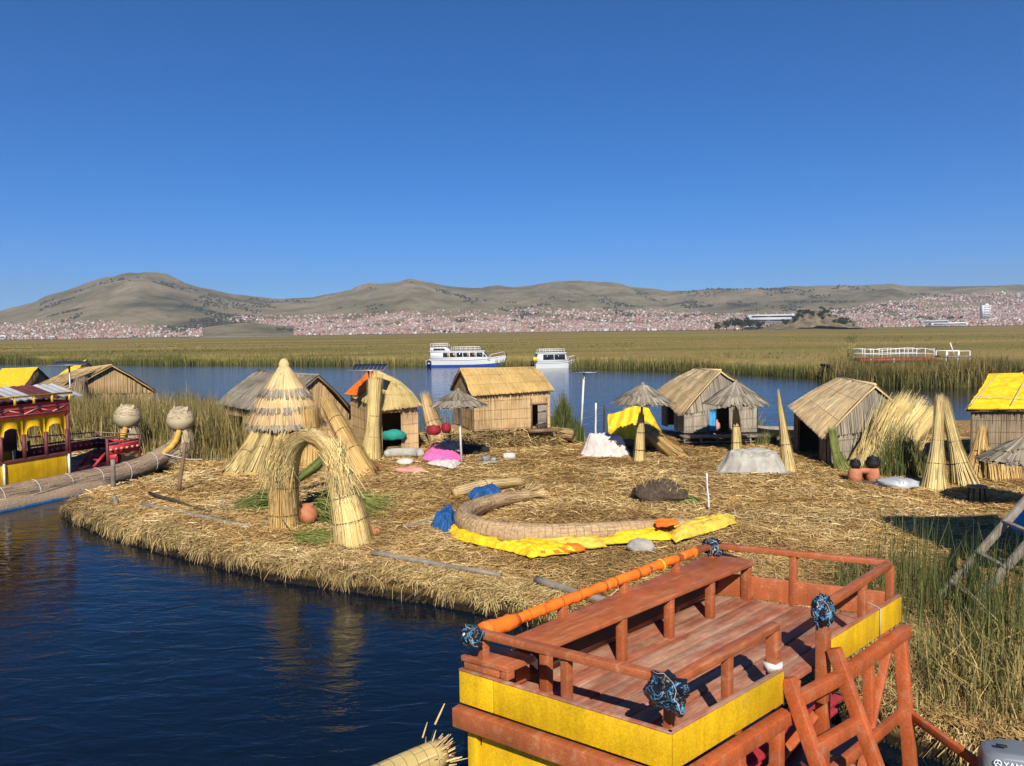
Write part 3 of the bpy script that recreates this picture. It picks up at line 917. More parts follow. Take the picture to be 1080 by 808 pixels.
# ------------------------------------------------------------------ the town
town_band = [(-150, 352, 341), (0, 352, 341), (60, 355, 338), (120, 357, 338), (200, 357, 347), (225, 352, 338), (260, 350, 333), (330, 351, 332), (420, 350, 330), (520, 350, 325), (600, 350, 326),
             (700, 349, 327), (760, 347, 331), (840, 345, 331), (880, 345, 327), (940, 344, 318), (1000, 343, 311), (1060, 343, 308), (1230, 342, 308)]
tb = np.array(town_band, float)
def house_mesh(name, mats, w, d, h, mode):
    """flat-roofed block with parapet, a stair head or half-built upper storey, dark windows"""
    bm_ = MB()
    bm_.box((0, 0, h / 2 - 1.5), (w, d, h + 3))
    if mode == 1:
        bm_.box((w * .2, d * .1, h + 1.2), (w * .5, d * .6, 2.4))
    elif mode == 2:
        bm_.box((-w * .12, 0, h + 1.4), (w * .7, d * .9, 2.8))
    else:
        for sx in (-1, 1):
            bm_.box((sx * (w / 2 - .15), 0, h + .45), (.3, d, .9))
        bm_.box((0, -d / 2 + .15, h + .45), (w - .62, .3, .9))
    return bm_
def win_boxes(mb, w, d, h):
    nw = max(2, int(w / 3))
    for st in range(max(1, int(h / 3))):
        for q in range(nw):
            mb.box((-w / 2 + w * (q + .5) / nw, -d / 2 - .02, 1.6 + st * 2.9), (1.3, .16, 1.3))
def build_town():
    wall_cols = [('brick', (0.30, 0.17, 0.125)), ('brick', (0.36, 0.235, 0.185)), ('brick', (0.25, 0.15, 0.115)), ('adobe', (0.33, 0.27, 0.22)),
                 ('plaster', (0.42, 0.37, 0.34)), ('whitewash', (0.58, 0.56, 0.54)), ('grey', (0.33, 0.32, 0.31))]
    prob = [.25, .27, .15, .13, .10, .05, .05]
    mats = [plain('town_' + n, c, 0.95, var=0.15, scale=.2, bstr=0, spec=0.05) for n, c in wall_cols]
    winm = plain('town_window', (0.03, 0.03, 0.035), 0.3, bstr=0)
    n = 120000
    px = rng.uniform(-150, 1230, n)
    u = (px - 540) / F_PX
    Yr = hill_depth(px)
    t = rng.uniform(0.002, 0.85, n) ** 1.15
    Y = Y0 + 25 + (Yr - Y0) * t
    Z = terrain_z(u, Y)
    X = u * Y
    y = proj_y(X, Y, Z)
    lo, hi = np.interp(px, tb[:, 0], tb[:, 1]), np.interp(px, tb[:, 0], tb[:, 2])
    f = (lo + 2 - y) / (lo + 2 - hi)
    dens = np.interp(px, [-150, 0, 100, 190, 240, 300, 400, 780, 820, 880, 930, 1230], [.35, .35, .5, .42, .55, .8, 1, 1, .7, .8, 1, 1])
    patch = fbm(X / 160, Y / 160, 71, 3)
    k = (f < 1) & (rng.random(n) < dens * (1.05 - 0.75 * np.clip(f, 0, 1)) * np.clip((patch - 0.34) * 6, 0.12, 1) * 1.0)
    # leave the low bare mounds empty
    k &= ~((px > 215) & (px < 312) & (Y < 3350))
    X, Y, Z = X[k], Y[k], Z[k]
    order = np.argsort(Y)
    X, Y, Z = X[order], Y[order], Z[order]
    # no two houses in one place
    keep, cell = [], {}
    for i in range(len(X)):
        c = (int(X[i] // 7.5), int(Y[i] // 8))
        if c in cell:
            continue
        cell[c] = 1
        keep.append(i)
    X, Y, Z = X[keep], Y[keep], Z[keep]
    yaw = rng.normal(0, 0.3, len(X)) + 0.25 * np.sin(X / 300)
    vis = np.abs((X / Y) * F_PX) < 545
    idx = np.where(vis)[0][:300]
    # one of each kind, then copies
    protos = []
    sizes = [(7, 8, 4.4, 0), (8.5, 8, 5.0, 1), (6.5, 8, 6.4, 2), (9.5, 8, 4.6, 1)]
    for ci in range(len(mats)):
        for si, (w, d, h, mode) in enumerate(sizes):
            b0 = house_mesh('w', mats, w, d, h, mode)
            protos.append((ci, b0))
    labels = {'brick': 'small bare brick house in the dense town at the foot of the far hills',
              'adobe': 'small mud-coloured house in the town at the foot of the far hills',
              'plaster': 'small pale plastered house in the town at the foot of the far hills',
              'whitewash': 'small white house in the town at the foot of the far hills',
              'grey': 'small grey concrete house in the town at the foot of the far hills'}
    made = {}
    chosen = set(idx.tolist())
    pick = rng.choice(len(mats), len(X), p=prob)
    for i in idx:
        ci = int(pick[i])
        k_ = ci * 4 + int(rng.integers(0, 4))
        loc = (float(X[i]), float(Y[i]), float(Z[i]))
        if k_ not in made:
            r = thing('town_house', labels[wall_cols[ci][0]], 'house', (0, 0, 0), 'houses of the far town')
            w_ = protos[k_][1].build('wall', mats[ci], r, origin=(0, 0, 0))
            made[k_] = r
            r.location = loc
            r.rotation_euler = (0, 0, float(yaw[i]))
        else:
            r0 = made[k_]
            r = r0.copy()
            COL.objects.link(r)
            r.location = loc
            r.rotation_euler = (0, 0, float(yaw[i]))
            for ch in r0.children:
                c = ch.copy(); COL.objects.link(c); c.parent = r
                for g in ch.children:
                    e = g.copy(); COL.objects.link(e); e.parent = c
    rest = MB()
    for i in range(len(X)):
        if i in chosen:
            continue
        ci = int(pick[i])
        w, d, h = rng.uniform(5, 10), rng.uniform(6, 9), rng.choice([2.8, 4.6, 5.2, 7.2], p=[.3, .4, .2, .1])
        tt = (ci + 0.5) / len(mats)
        rest.box((X[i], Y[i], Z[i] + h / 2 - 2), (w, d, h + 4), yaw[i], tt)
        if rng.random() < 0.5:
            rest.box((X[i] + rng.uniform(-1.5, 1.5), Y[i], Z[i] + h + 1.2), (w * .5, d * .6, 2.4), yaw[i], tt)
    m, nt, b = new_mat('town_walls')
    at = nt.nodes.new('ShaderNodeAttribute'); at.attribute_name = 'tint'
    rp = ramp(nt, [(k / len(mats), wall_cols[k][1]) for k in range(len(mats))], 'CONSTANT')
    nt.links.new(at.outputs['Fac'], rp.inputs[0])
    nt.links.new(rp.outputs[0], b.inputs['Base Color'])
    b.inputs['Roughness'].default_value = 1
    tag(rest.build('distant_town', m, origin=(0, 4000, 0)), 'mass of tiny brick and white houses climbing the far slopes', kind='stuff')
    return mats, winm, len(X)
town_mats, town_win, n_houses = build_town()
print('town houses', n_houses)

# larger buildings that stand out in the town
def landmark(name, label, px, pyb, Y, w, d, h, mat, floors, nwin, roof=None):
    q = Q(px, pyb, Y)
    r = thing(name, label, 'building', (q[0], q[1], q[2] - 1))
    c = np.array(world_loc(r))
    mb = MB()
    mb.box(c + [0, 0, h / 2], (w, d, h))
    mb.box(c + [0, 0, h + .4], (w * .96, d * .9, .8))
    if roof == 'tower':
        mb.box(c + [w * .15, 0, h + 3], (w * .35, d * .5, 5))
    wl = mb.build('wall', mat, r)
    for f in range(floors):
        wb = MB()
        wb.box(c + [0, -d / 2 - .05, h * (f + .55) / floors], (w * .9, .3, h / floors * .42))
        wb.build('window_band', town_win, wl)
    return r
wht = plain('white_render', (0.74, 0.74, 0.73), 0.8, var=0.05, bstr=0)
gry = plain('pale_sheet_roof', (0.50, 0.51, 0.52), 0.7, var=0.08, bstr=0)
landmark('tower_block', 'tall white tower block standing alone above the far right town', 1039, 336, 2700, 24, 22, 46, wht, 8, 4, 'tower')
landmark('long_hall', 'very long pale shed roof above the trees beside the rocky mound', 812, 340, 2640, 150, 40, 26, gry, 2, 12)
landmark('low_white_hall', 'long low white building by the shore left of the white tower block', 1000, 343, 2640, 120, 20, 9, wht, 1, 10)
landmark('low_grey_hall', 'long low grey hall on the shore between the mound and the town', 985, 340.5, 2640, 90, 20, 8, gry, 1, 8)
landmark('shore_pavilion', 'small white shore building at the far left end of the reeds', 4, 357, 2560, 14, 12, 10, wht, 1, 3)
landmark('shore_pavilion', 'small white shore building left of the middle of the far left town', 55, 356, 2560, 16, 10, 5, wht, 1, 3)

# the rocky mound with its trees
def build_mound():
    c = Q(852, 346, 1500)
    m = plain('rocky_mound', (0.175, 0.14, 0.085), 1.0, var=0.6, scale=.09, bstr=0.9, bdist=4.0, spec=0)
    nu, nv = 70, 30
    g = np.zeros((nu, nv, 3))
    for a in range(nu):
        for b_ in range(nv):
            x, y = -105 + 210 * a / (nu - 1), -50 + 110 * b_ / (nv - 1)
            prof = np.interp(x, [-105, -80, -40, -5, 25, 60, 85, 105], [0, 6, 17, 36, 34, 22, 10, 0])
            z = prof * math.exp(-(y / 38) ** 2)
            z *= 0.62 + 0.8 * float(fbm(x / 11, y / 11, 5, 4))
            g[a, b_] = (c[0] + x, c[1] + y, z - 0.6 + 1.0)
    mb = MB()
    mb.sheet(g)
    tag(mb.build('rocky_hill', m, smooth=True, origin=(c[0], c[1], 0)), kind='structure')
    return c, g
mound_c, mound_g = build_mound()
leaf_far = straw('far_tree_leaf', [(0, (0.012, 0.022, 0.010)), (0.6, (0.035, 0.048, 0.02)), (1, (0.075, 0.085, 0.035))], 0.9, 0.3, 0.3)
def far_tree(loc, h, w, label, group):
    r = thing('lakeside_tree', label, 'tree', loc, group)
    loc = np.asarray(loc, float)
    t = MB()
    t.tube([loc, loc + [0, 0, h * .3], loc + [.2, 0, h * .62]], [h * .035, h * .028, h * .012], 6)
    for k in range(4):
        a = rng.uniform(0, 6.28)
        t.tube([loc + [0, 0, h * .32], loc + [math.cos(a) * w * .3, math.sin(a) * w * .3, h * .6]], [h * .015, h * .006], 5)
    t.build('trunk', M['wood_dark'], r)
    c = MB()
    cl = [(rng.normal(0, w * .22), rng.normal(0, w * .2), h * rng.uniform(.38, .82), rng.uniform(.16, .3) * w) for _ in range(11)]
    P_, B_ = [], []
    for x, y, z, rr in cl:
        k = 60
        v = rng.normal(size=(k, 3)); v /= np.linalg.norm(v, axis=1)[:, None]
        p = np.array([x, y, z]) + v * rr * rng.uniform(.5, 1.05, (k, 1)) * [1, 1, .8]
        P_.append(p); B_.append(p + rng.normal(0, 1, (k, 3)) * w * .05 + [0, 0, .02 * w])
    A, B = np.concatenate(P_) + loc, np.concatenate(B_) + loc
    c.ribbons(A, B, w * .085, None, None, None, .6)
    c.build('crown', leaf_far, r)
    return r
for k, x in enumerate([758, 766, 775, 783, 791, 801]):
    q = Q(x, 346.5, 1450 + 12 * k)
    far_tree((q[0], q[1], 1.2), [16, 20, 24, 26, 22, 19][k], [15, 18, 22, 22, 20, 18][k], 'dark round tree in the row left of the rocky mound on the far shore', 'shore trees beside the mound')
for k in range(60):
    a, b_ = rng.integers(18, 62), rng.integers(3, 15)
    p = mound_g[a, b_]
    if k < 34:
        a = rng.integers(26, 46); b_ = rng.integers(10, 15); p = mound_g[a, b_]
    s_ = rng.uniform(4, 8)
    far_tree((p[0], p[1], p[2] - .3), s_, s_ * 1.15, 'small dark tree growing on the rocky mound across the reeds', 'trees on the rocky mound')

# ------------------------------------------------------------------ air
def build_haze():
    mb = MB()
    x, y0, y1, z0, z1 = 9000, -80, 9500, -12, 640
    mb.hexa([(-x, y0, z0), (x, y0, z0), (x, y1, z0), (-x, y1, z0), (-x, y0, z1), (x, y0, z1), (x, y1, z1), (-x, y1, z1)])
    m = bpy.data.materials.new('haze_air')
    m.use_nodes = True
    nt = m.node_tree
    nt.nodes.clear()
    o = nt.nodes.new('ShaderNodeOutputMaterial')
    v = nt.nodes.new('ShaderNodeVolumePrincipled')
    v.inputs['Color'].default_value = (0.80, 0.87, 0.96, 1)
    v.inputs['Density'].default_value = HAZE_DENSITY
    v.inputs['Anisotropy'].default_value = 0.3
    nt.links.new(v.outputs[0], o.inputs['Volume'])
    tag(mb.build('haze', m, origin=(0, 4000, 0)), kind='stuff')
HAZE_DENSITY = 8.5e-5
build_haze()

# ================================================================== BUILDERS FOR THE THINGS
def bundle_strands(mb, path, rad, n, w, tshift=0.0, fill=0.85, taper=0.6, frag=0.0, core=True, tint_core=0.25, endfray=0.0):
    """a sheaf of reeds following a bent centre line; rad is given per point"""
    path = np.asarray(path, float)
    rad = np.broadcast_to(np.asarray(rad, float), (len(path),))
    L = np.concatenate([[0], np.cumsum(np.linalg.norm(np.diff(path, axis=0), axis=1))])
    L /= L[-1]
    K = 13
    s = np.linspace(0, 1, K)
    C = np.stack([np.interp(s, L, path[:, k]) for k in range(3)], 1)
    Rr = np.interp(s, L, rad)
    for _ in range(2):
        C[1:-1] = (C[:-2] + 2 * C[1:-1] + C[2:]) / 4
    tg = np.gradient(C, axis=0)
    tg /= np.linalg.norm(tg, axis=1)[:, None]
    a = np.array([1.0, 0.1, 0]) if abs(tg[0][0]) < 0.8 else np.array([0, 1.0, 0.1])
    A_, B_ = [], []
    for i in range(K):
        a = nz(a - tg[i] * (a @ tg[i]))
        A_.append(a); B_.append(np.cross(tg[i], a))
    A_, B_ = np.array(A_), np.array(B_)
    if core:
        mb.tube(C[:], Rr * 0.80, 12, tint_core)
    th = rng.uniform(0, 2 * math.pi, n)
    rr = rng.uniform(0.72, 1.04, n) + np.where(rng.random(n) < .10, rng.uniform(0, .22, n), 0)
    s0 = np.where(rng.random(n) < 0.6, rng.uniform(0, .06, n), rng.uniform(0, 0.55, n))
    s1 = np.minimum(s0 + rng.uniform(0.45, 1.0, n), 1.0)
    s1 = np.where(rng.random(n) < 0.45, 1.0, s1)
    tn = np.clip(rng.normal(0.55 + tshift, 0.22, n), 0, 1)
    wv = rng.uniform(0.6, 1.3, n) * w
    seg = 4
    def pos(sv, thv, rv):
        f = sv * (K - 1)
        i = np.clip(f.astype(int), 0, K - 2)
        q = (f - i)[:, None]
        c = C[i] * (1 - q) + C[i + 1] * q
        aa = A_[i] * (1 - q) + A_[i + 1] * q
        bb = B_[i] * (1 - q) + B_[i + 1] * q
        r = (Rr[i] * (1 - q[:, 0]) + Rr[i + 1] * q[:, 0]) * rv
        return c + (np.cos(thv) * r)[:, None] * aa + (np.sin(thv) * r)[:, None] * bb
    Vs = []
    dth = rng.normal(0, 0.10, n)
    ext = rng.uniform(0, endfray, n) if endfray else np.zeros(n)
    for k in range(seg + 1):
        q = k / seg
        sv = s0 + (s1 - s0) * q
        p = pos(sv, th + dth * q, rr + rng.normal(0, 0.03, n))
        if endfray:
            near = np.clip((sv - 0.9) / 0.1, 0, 1)
            i = np.full(n, K - 1)
            p = p + tg[-1] * (near * ext)[:, None]
        p2 = pos(sv, th + dth * q + 0.25, rr)
        sd_ = p2 - p
        sd_ /= np.linalg.norm(sd_, axis=1)[:, None] + 1e-9
        ww = wv * (1 if k == 0 else 1 - (1 - taper) * q)
        Vs.append(np.stack([p - sd_ * ww[:, None] / 2, p + sd_ * ww[:, None] / 2], 1))
    V = np.stack(Vs, 1).reshape(-1, 3)                 # n, seg+1, 2
    o = np.arange(n)[:, None] * (2 * (seg + 1))
    F = np.concatenate([o + np.array([[2 * k, 2 * k + 1, 2 * k + 3, 2 * k + 2]]) for k in range(seg)])
    mb.add(V, F, np.repeat(tn, 2 * (seg + 1)))
    return C, Rr
def ring(mb, c, axis, r, w, t=0.1, seg=18):
    axis = nz(np.asarray(axis, float))
    a = nz(np.cross(axis, [0.3, 0.5, 0.81]))
    b = np.cross(axis, a)
    th = np.linspace(0, 2 * math.pi, seg + 1)
    mb.tube(c + (np.cos(th) * r)[:, None] * a + (np.sin(th) * r)[:, None] * b, w, 5, t, caps=False)
def sheaf(parent, path, rad, n=260, w=0.02, mat='straw_pale', ties=(0.45,), name='reed_sheaf', tshift=0.0, endfray=0.25, tie_mat='rope_dark', tie_w=0.012):
    mb = MB()
    path = np.asarray(path, float).copy()
    rad = np.broadcast_to(np.asarray(rad, float), (len(path),)).copy()
    path[0] = path[0] - nz(path[1] - path[0]) * min(.22, rad[0] * .7)          # cut ends sink into the straw
    C, Rr = bundle_strands(mb, path, rad, n, w, tshift, endfray=endfray)
    o = mb.build(name, M[mat], parent)
    for t in ties:
        i = int(round(t * (len(C) - 1)))
        i = min(max(i, 1), len(C) - 2)
        m2 = MB()
        ring(m2, C[i], C[i + 1] - C[i - 1], Rr[i] * 1.04, tie_w)
        m2.build('tie', M[tie_mat], o)
    return o
def mat_patch(mb, a, b, c, d, n=500, w=0.03, thick=0.05, fringe=0.06, lenf=(0.35, 0.9), sag=0.0, tshift=0.0, flip=False, back_t=0.22, off=0.02, bands=()):
    """reed mat: a-b is the top edge, d-c the bottom edge, stalks run from top to bottom"""
    a, b, c, d = (np.asarray(q, float) for q in (a, b, c, d))
    nrm = nz(np.cross(b - a, d - a) + np.cross(c - b, c - d) * 0)
    if (nrm[2] < 0) != flip:
        nrm = -nrm
    U, Vv = np.meshgrid(np.linspace(0, 1, 7), np.linspace(0, 1, 6), indexing='ij')
    g = bil(a, b, c, d, U, Vv)
    sg = lambda u, v: sag * np.sin(np.pi * np.asarray(v))[..., None] * nrm
    g = g + sg(U, Vv) + nrm * (rng.normal(0, 0.012, U.shape))[..., None]
    G2 = g if np.dot(np.cross(g[1, 0] - g[0, 0], g[0, 1] - g[0, 0]), nrm) > 0 else g[::-1]
    mb.sheet(G2, back_t, thick)
    u = rng.random(n)
    l = rng.uniform(lenf[0], lenf[1], n)
    v0 = rng.random(n) * (1 - l)
    low = rng.random(n) < 0.35
    v0 = np.where(low, 1 - l, v0)
    H = np.linalg.norm(d - a)
    v1 = v0 + l + np.where(low, rng.uniform(0, fringe, n) / max(H, .1), 0)
    o1, o2 = rng.uniform(0.006, off + 0.006, n)[:, None], rng.uniform(0.004, off, n)[:, None]
    du = rng.normal(0, 0.006, n)
    A = bil(a, b, c, d, u, v0) + sg(u, v0) + nrm * o1
    B = bil(a, b, c, d, u + du, v1) + sg(u, np.minimum(v1, 1)) + nrm * o2
    mid = bil(a, b, c, d, u + du * .5, (v0 + v1) / 2) + sg(u, (v0 + v1) / 2) + nrm * (o1 + 0.006)
    blot = fbm(A[:, 0] * 1.1 + A[:, 2], A[:, 1] * 1.1 + A[:, 2] * .7, 23, 3) - 0.5
    t = np.clip(rng.normal(0.55 + tshift, 0.12, n) + 0.38 * blot, 0, 1)
    nr = np.tile(nrm, (n, 1)) + rng.normal(0, 0.12, (n, 3))
    mb.ribbons(A, B, rng.uniform(0.6, 1.25, n) * w, nr, t, mid, 0.85)
    for v in bands:                                    # stitched cross bands
        k = 8
        uu = np.linspace(0, 1, k + 1)
        p = bil(a, b, c, d, uu, np.full(k + 1, v)) + sg(uu, np.full(k + 1, v)) + nrm * (off + 0.014)
        mb.ribbons(p[:-1], p[1:], 0.014, nrm, 0.22, None, 1.0)
    return nrm
def hut(name, label, eaves, ridge, base_z, roof_mat='straw_mat', wall_mat='straw_tan', inset=0.10, doors=(), ends=('gable', 'gable'), nroof=620, nwall=300,
        w=0.035, sag=0.05, group='reed huts on the islands', over=0.16, tshift=0.0, roof_off=0.035, roof_mats=None, skirt=0.0, wall_mats=None, fringe=.1):
    """eaves: A near-left, B near-right, C far-right, D far-left; ridge: R0 above the A-D end, R1 above the B-C end"""
    A, B, C, D = (np.asarray(p, float) for p in eaves)
    R0, R1 = (np.asarray(p, float) for p in ridge)
    cen = (A + B + C + D) / 4
    r = thing(name, label, 'hut', (cen[0], cen[1], base_z), group)
    # roof: two slopes (and sloping hips where an end is hipped)
    rm = roof_mats or {}
    for key, (p, q, s, t_) in (('front', (R0, R1, B, A)), ('back', (R1, R0, D, C))):
        mb = MB()
        mat_patch(mb, p, q, s, t_, int(nroof * 1.7), w * .68, 0.07, fringe, (0.3, 0.95), sag, tshift, off=roof_off, bands=(0.33, 0.7))
        mb.build('roof_slope', M[rm.get(key, roof_mat)], r)
    mb = MB()
    mb.tube([R0 + [0, 0, .01], (R0 + R1) / 2 + [0, 0, -.01], R1 + [0, 0, .01]], 0.055, 8, 0.4, lump=.3)
    mb.build('ridge_roll', M[roof_mat], r)
    for e, (p, a_, b_) in zip(ends, ((R0, D, A), (R1, B, C))):
        if e == 'hip':
            mb = MB()
            mat_patch(mb, p + (a_ - b_) * .02, p - (a_ - b_) * .02, b_, a_, nroof // 2, w, 0.06, .1, (0.3, 0.9), 0.02, tshift, off=roof_off)
            mb.build('roof_hip', M[roof_mat], r)
    # walls stand in from the eaves
    def ins(p):
        f = p + (cen - p) * inset
        return f
    cor = [ins(A), ins(B), ins(C), ins(D)]
    def top(p, q):
        return p
    floor_z = base_z
    wm = wall_mats or {}
    for k, (p, q) in enumerate(((0, 1), (1, 2), (2, 3), (3, 0))):
        a, b = cor[p].copy(), cor[q].copy()
        za, zb = a[2] - 0.03, b[2] - 0.03
        a0, b0 = V3(a[0], a[1], floor_z), V3(b[0], b[1], floor_z)
        a1, b1 = V3(a[0], a[1], za), V3(b[0], b[1], zb)
        out = nz(np.cross(b0 - a0, [0, 0, 1]))
        mb = MB()
        dr = [d for d in doors if d[0] == k]
        spans, u0 = [], 0.0
        for d in sorted(dr, key=lambda d: d[1]):
            spans.append((u0, d[1], 0.0)); spans.append((d[1], d[2], d[3])); u0 = d[2]
        spans.append((u0, 1.0, 0.0))
        for (s0, s1, dh) in spans:
            if s1 - s0 < 0.01: continue
            pa, pb = a0 + (b0 - a0) * s0, a0 + (b0 - a0) * s1
            ta, tb_ = a1 + (b1 - a1) * s0, a1 + (b1 - a1) * s1
            if dh > 0:
                pa, pb = pa + [0, 0, dh], pb + [0, 0, dh]
                if pa[2] > ta[2] - .05: continue
            m_ = max(40, int(nwall * (s1 - s0)))
            wall_patch(mb, ta, tb_, pb, pa, out, m_, w * .9, tshift)
        # gable triangle
        is_end = (k == 3 and ends[0] == 'gable') or (k == 1 and ends[1] == 'gable')
        if is_end:
            Rp = R0 if k == 3 else R1
            apex = Rp + (cen - Rp) * inset * 0.9
            apex = V3(apex[0], apex[1], Rp[2] - 0.06)
            gable_patch(mb, a1, b1, apex, out, nwall // 2, w * .9, tshift)
        mb.build('wall', M[wm.get(k, wall_mat)], r)
    return r
def wall_patch(mb, ta, tb, pb, pa, out, n, w, tshift=0.0):
    U, Vv = np.meshgrid(np.linspace(0, 1, 4), np.linspace(0, 1, 4), indexing='ij')
    g = bil(ta, tb, pb, pa, U, Vv)
    nn = np.cross(g[1, 0] - g[0, 0], g[0, 1] - g[0, 0])
    mb.sheet(g if nn @ out > 0 else g[::-1], 0.2, 0.05)
    u = rng.random(n)
    l = rng.uniform(0.4, 1.0, n)
    v0 = rng.random(n) * (1 - l)
    A = bil(ta, tb, pb, pa, u, v0) + out * rng.uniform(.006, .03, n)[:, None]
    B = bil(ta, tb, pb, pa, np.clip(u + rng.normal(0, .006, n), 0, 1), v0 + l) + out * rng.uniform(.006, .03, n)[:, None]
    blot = fbm(A[:, 0] * 1.3 + A[:, 1], A[:, 2] * 2.0, 29, 3) - 0.5
    t = np.clip(rng.normal(0.52 + tshift, 0.15, n) + 0.5 * blot, 0, 1)
    mb.ribbons(A, B, rng.uniform(.6, 1.2, n) * w, np.tile(out, (n, 1)) + rng.normal(0, .1, (n, 3)), t, None, 0.95)
    H = np.linalg.norm(ta - pa)
    for v in np.arange(0.18, 1.0, max(0.2, .38 / max(H, .3))):
        uu = np.linspace(0, 1, 7)
        p = bil(ta, tb, pb, pa, uu, np.full(7, v)) + out * 0.036
        mb.ribbons(p[:-1], p[1:], 0.014, out, 0.18, None, 1.0)
def gable_patch(mb, a, b, apex, out, n, w, tshift=0.0):
    mb.add([a, b, apex, a - out * .05, b - out * .05, apex - out * .05], [(0, 1, 2), (5, 4, 3), (0, 3, 4, 1), (1, 4, 5, 2), (2, 5, 3, 0)], 0.2)
    f = (apex - a) @ (b - a) / ((b - a) @ (b - a))
    u = rng.random(n)
    base = a + (b - a) * u[:, None]
    hgt = np.where(u < f, u / max(f, .01), (1 - u) / max(1 - f, .01))
    topp = a + (b - a) * f
    T = base + (apex - topp) * hgt[:, None]
    A = base + out * rng.uniform(.008, .03, n)[:, None]
    B = T + out * rng.uniform(.008, .03, n)[:, None]
    t = np.clip(rng.normal(0.52 + tshift, 0.2, n), 0, 1)
    mb.ribbons(A, B, rng.uniform(.6, 1.2, n) * w, np.tile(out, (n, 1)), t, None, 0.9)

def thatch_umbrella(label, base, height, radius, rise, post='pole', lean=(0, 0), tshift=0.0):
    base = np.asarray(base, float)
    r = thing('thatch_umbrella', label, 'sunshade', base, 'thatched sunshades')
    topp = base + [lean[0], lean[1], height]
    if post == 'pole':
        mb = MB(); mb.tube([base - [0, 0, .2], base + (topp - base) * .5, topp], [.045, .042, .038], 8, .5)
        mb.build('pole', M['white_pipe'], r, smooth=True)
    else:
        mb = MB(); mb.tube([base - [0, 0, .2], topp], [.05, .04], 8, .5)
        mb.build('pole', M['wood_brown'], r, smooth=True)
        sheaf(r, [base - [0, 0, .05], base + (topp - base) * .3, base + (topp - base) * .62], [.23, .17, .11], 220, .022, 'straw_pale', (0.35, 0.7), 'reed_wrap', endfray=.15)
    mb = MB()
    n = 900
    ap = topp + [0, 0, 0.02]
    prof = [(0.03, 0.0), (radius * .45, -rise * .45), (radius * .86, -rise * .93)]
    mb.lathe(ap, prof[::-1], 24, 0.12, lump=.04, caps=False)
    mb.lathe(ap - [0, 0, .05], [(0.03, 0.0), (radius * .45, -rise * .45), (radius * .86, -rise * .93)], 24, 0.05, lump=.04, caps=False)
    for (f0, f1, cnt, offz) in ((0.45, 1.0, 620, 0.02), (0.0, 0.68, 420, 0.06)):
        th = rng.uniform(0, 2 * math.pi, cnt)
        scal = 0.035 * np.sign(np.sin(th * 17)) if f1 == 1.0 else 0
        fa = rng.uniform(f0, f0 + .12, cnt)
        fb = rng.uniform(f1 - .14, f1, cnt) + scal
        def pt(f, jit):
            rr_ = radius * f
            zz = -rise * (f + .12 * f * f) / 1.12
            return ap + np.stack([np.cos(th) * rr_, np.sin(th) * rr_, zz + offz + jit], 1)
        A, B = pt(fa, rng.normal(0, .015, cnt)), pt(fb, rng.normal(0, .02, cnt) - .02)
        nr = np.stack([np.cos(th) * rise, np.sin(th) * rise, np.full(cnt, radius)], 1)
        mb.ribbons(A, B, rng.uniform(.04, .09, cnt), nr + rng.normal(0, .25, nr.shape), np.clip(rng.normal(.5 + tshift, .24, cnt), 0, 1), None, 0.7)
    mb.tube([ap + [0, 0, -.02], ap + [0, 0, .14]], [.085, .05], 8, .35, lump=.3)
    mb.build('canopy', M['straw_grey'], r)
    mb = MB()
    for k in range(8):
        a = 2 * math.pi * k / 8
        mb.bar(ap + [0, 0, -.08], ap + [math.cos(a) * radius * .82, math.sin(a) * radius * .82, -rise * .93 - .05], .025, .03)
    mb.build('canopy_frame', M['wood_dark'], r)
    return r
def drape(label, name, cat, base, size, yaw, mat, seed=0, hem=0.12, group=None, lumps=0.10):
    """a sheet thrown over a pile: falls to the ground all round with folds"""
    base = np.asarray(base, float)
    L, W, Hh = size
    nu, nv = 64, 48
    u, v = np.meshgrid(np.linspace(-1, 1, nu), np.linspace(-1, 1, nv), indexing='ij')
    m_ = (np.abs(u) ** 3.5 + np.abs(v) ** 3.5) ** (1 / 3.5)
    m_ = np.minimum(m_, 1.12)
    th = np.arctan2(v, u)
    q = np.clip((m_ - .60) / .40, 0, 1)
    fall = q * q * (3 - 2 * q)
    fold = np.sin(th * 11 + seed + 1.5 * np.sin(th * 3 + seed)) * .6 + np.sin(th * 23 + 2 * seed) * .3
    crease = np.abs(fbm(u * 2.4 + seed, v * 2.4 + 3, 44 + seed, 4) - .5)
    body = .66 + .60 * fbm(u * 1.5 + seed, v * 1.5, 31 + seed, 4)
    z = Hh * (1 - fall) * body
    z += Hh * (.02 + lumps * .7) * (np.clip(crease, 0, .10) / .10 - .6) * (1 - fall * .8)
    z = np.maximum(z, 0.012 + .03 * fbm(u * 6, v * 6, 4, 2))
    k = 1 + 0.07 * fold * np.clip(fall * 1.4, 0, 1) + .05 * (fbm(th * 1.3 + 5, th * 0 + seed, 3, 3) - .5)
    x, y = u * L / 2 * k * (1 - .10 * (1 - fall) * q), v * W / 2 * k
    cs, sn = math.cos(yaw), math.sin(yaw)
    g = np.stack([x * cs - y * sn + base[0], x * sn + y * cs + base[1], z + base[2]], -1)
    mb = MB()
    mb.sheet(g, 0.5, 0.012)
    o = mb.build(name, M[mat], smooth=True)
    return tag(o, label, cat, group)
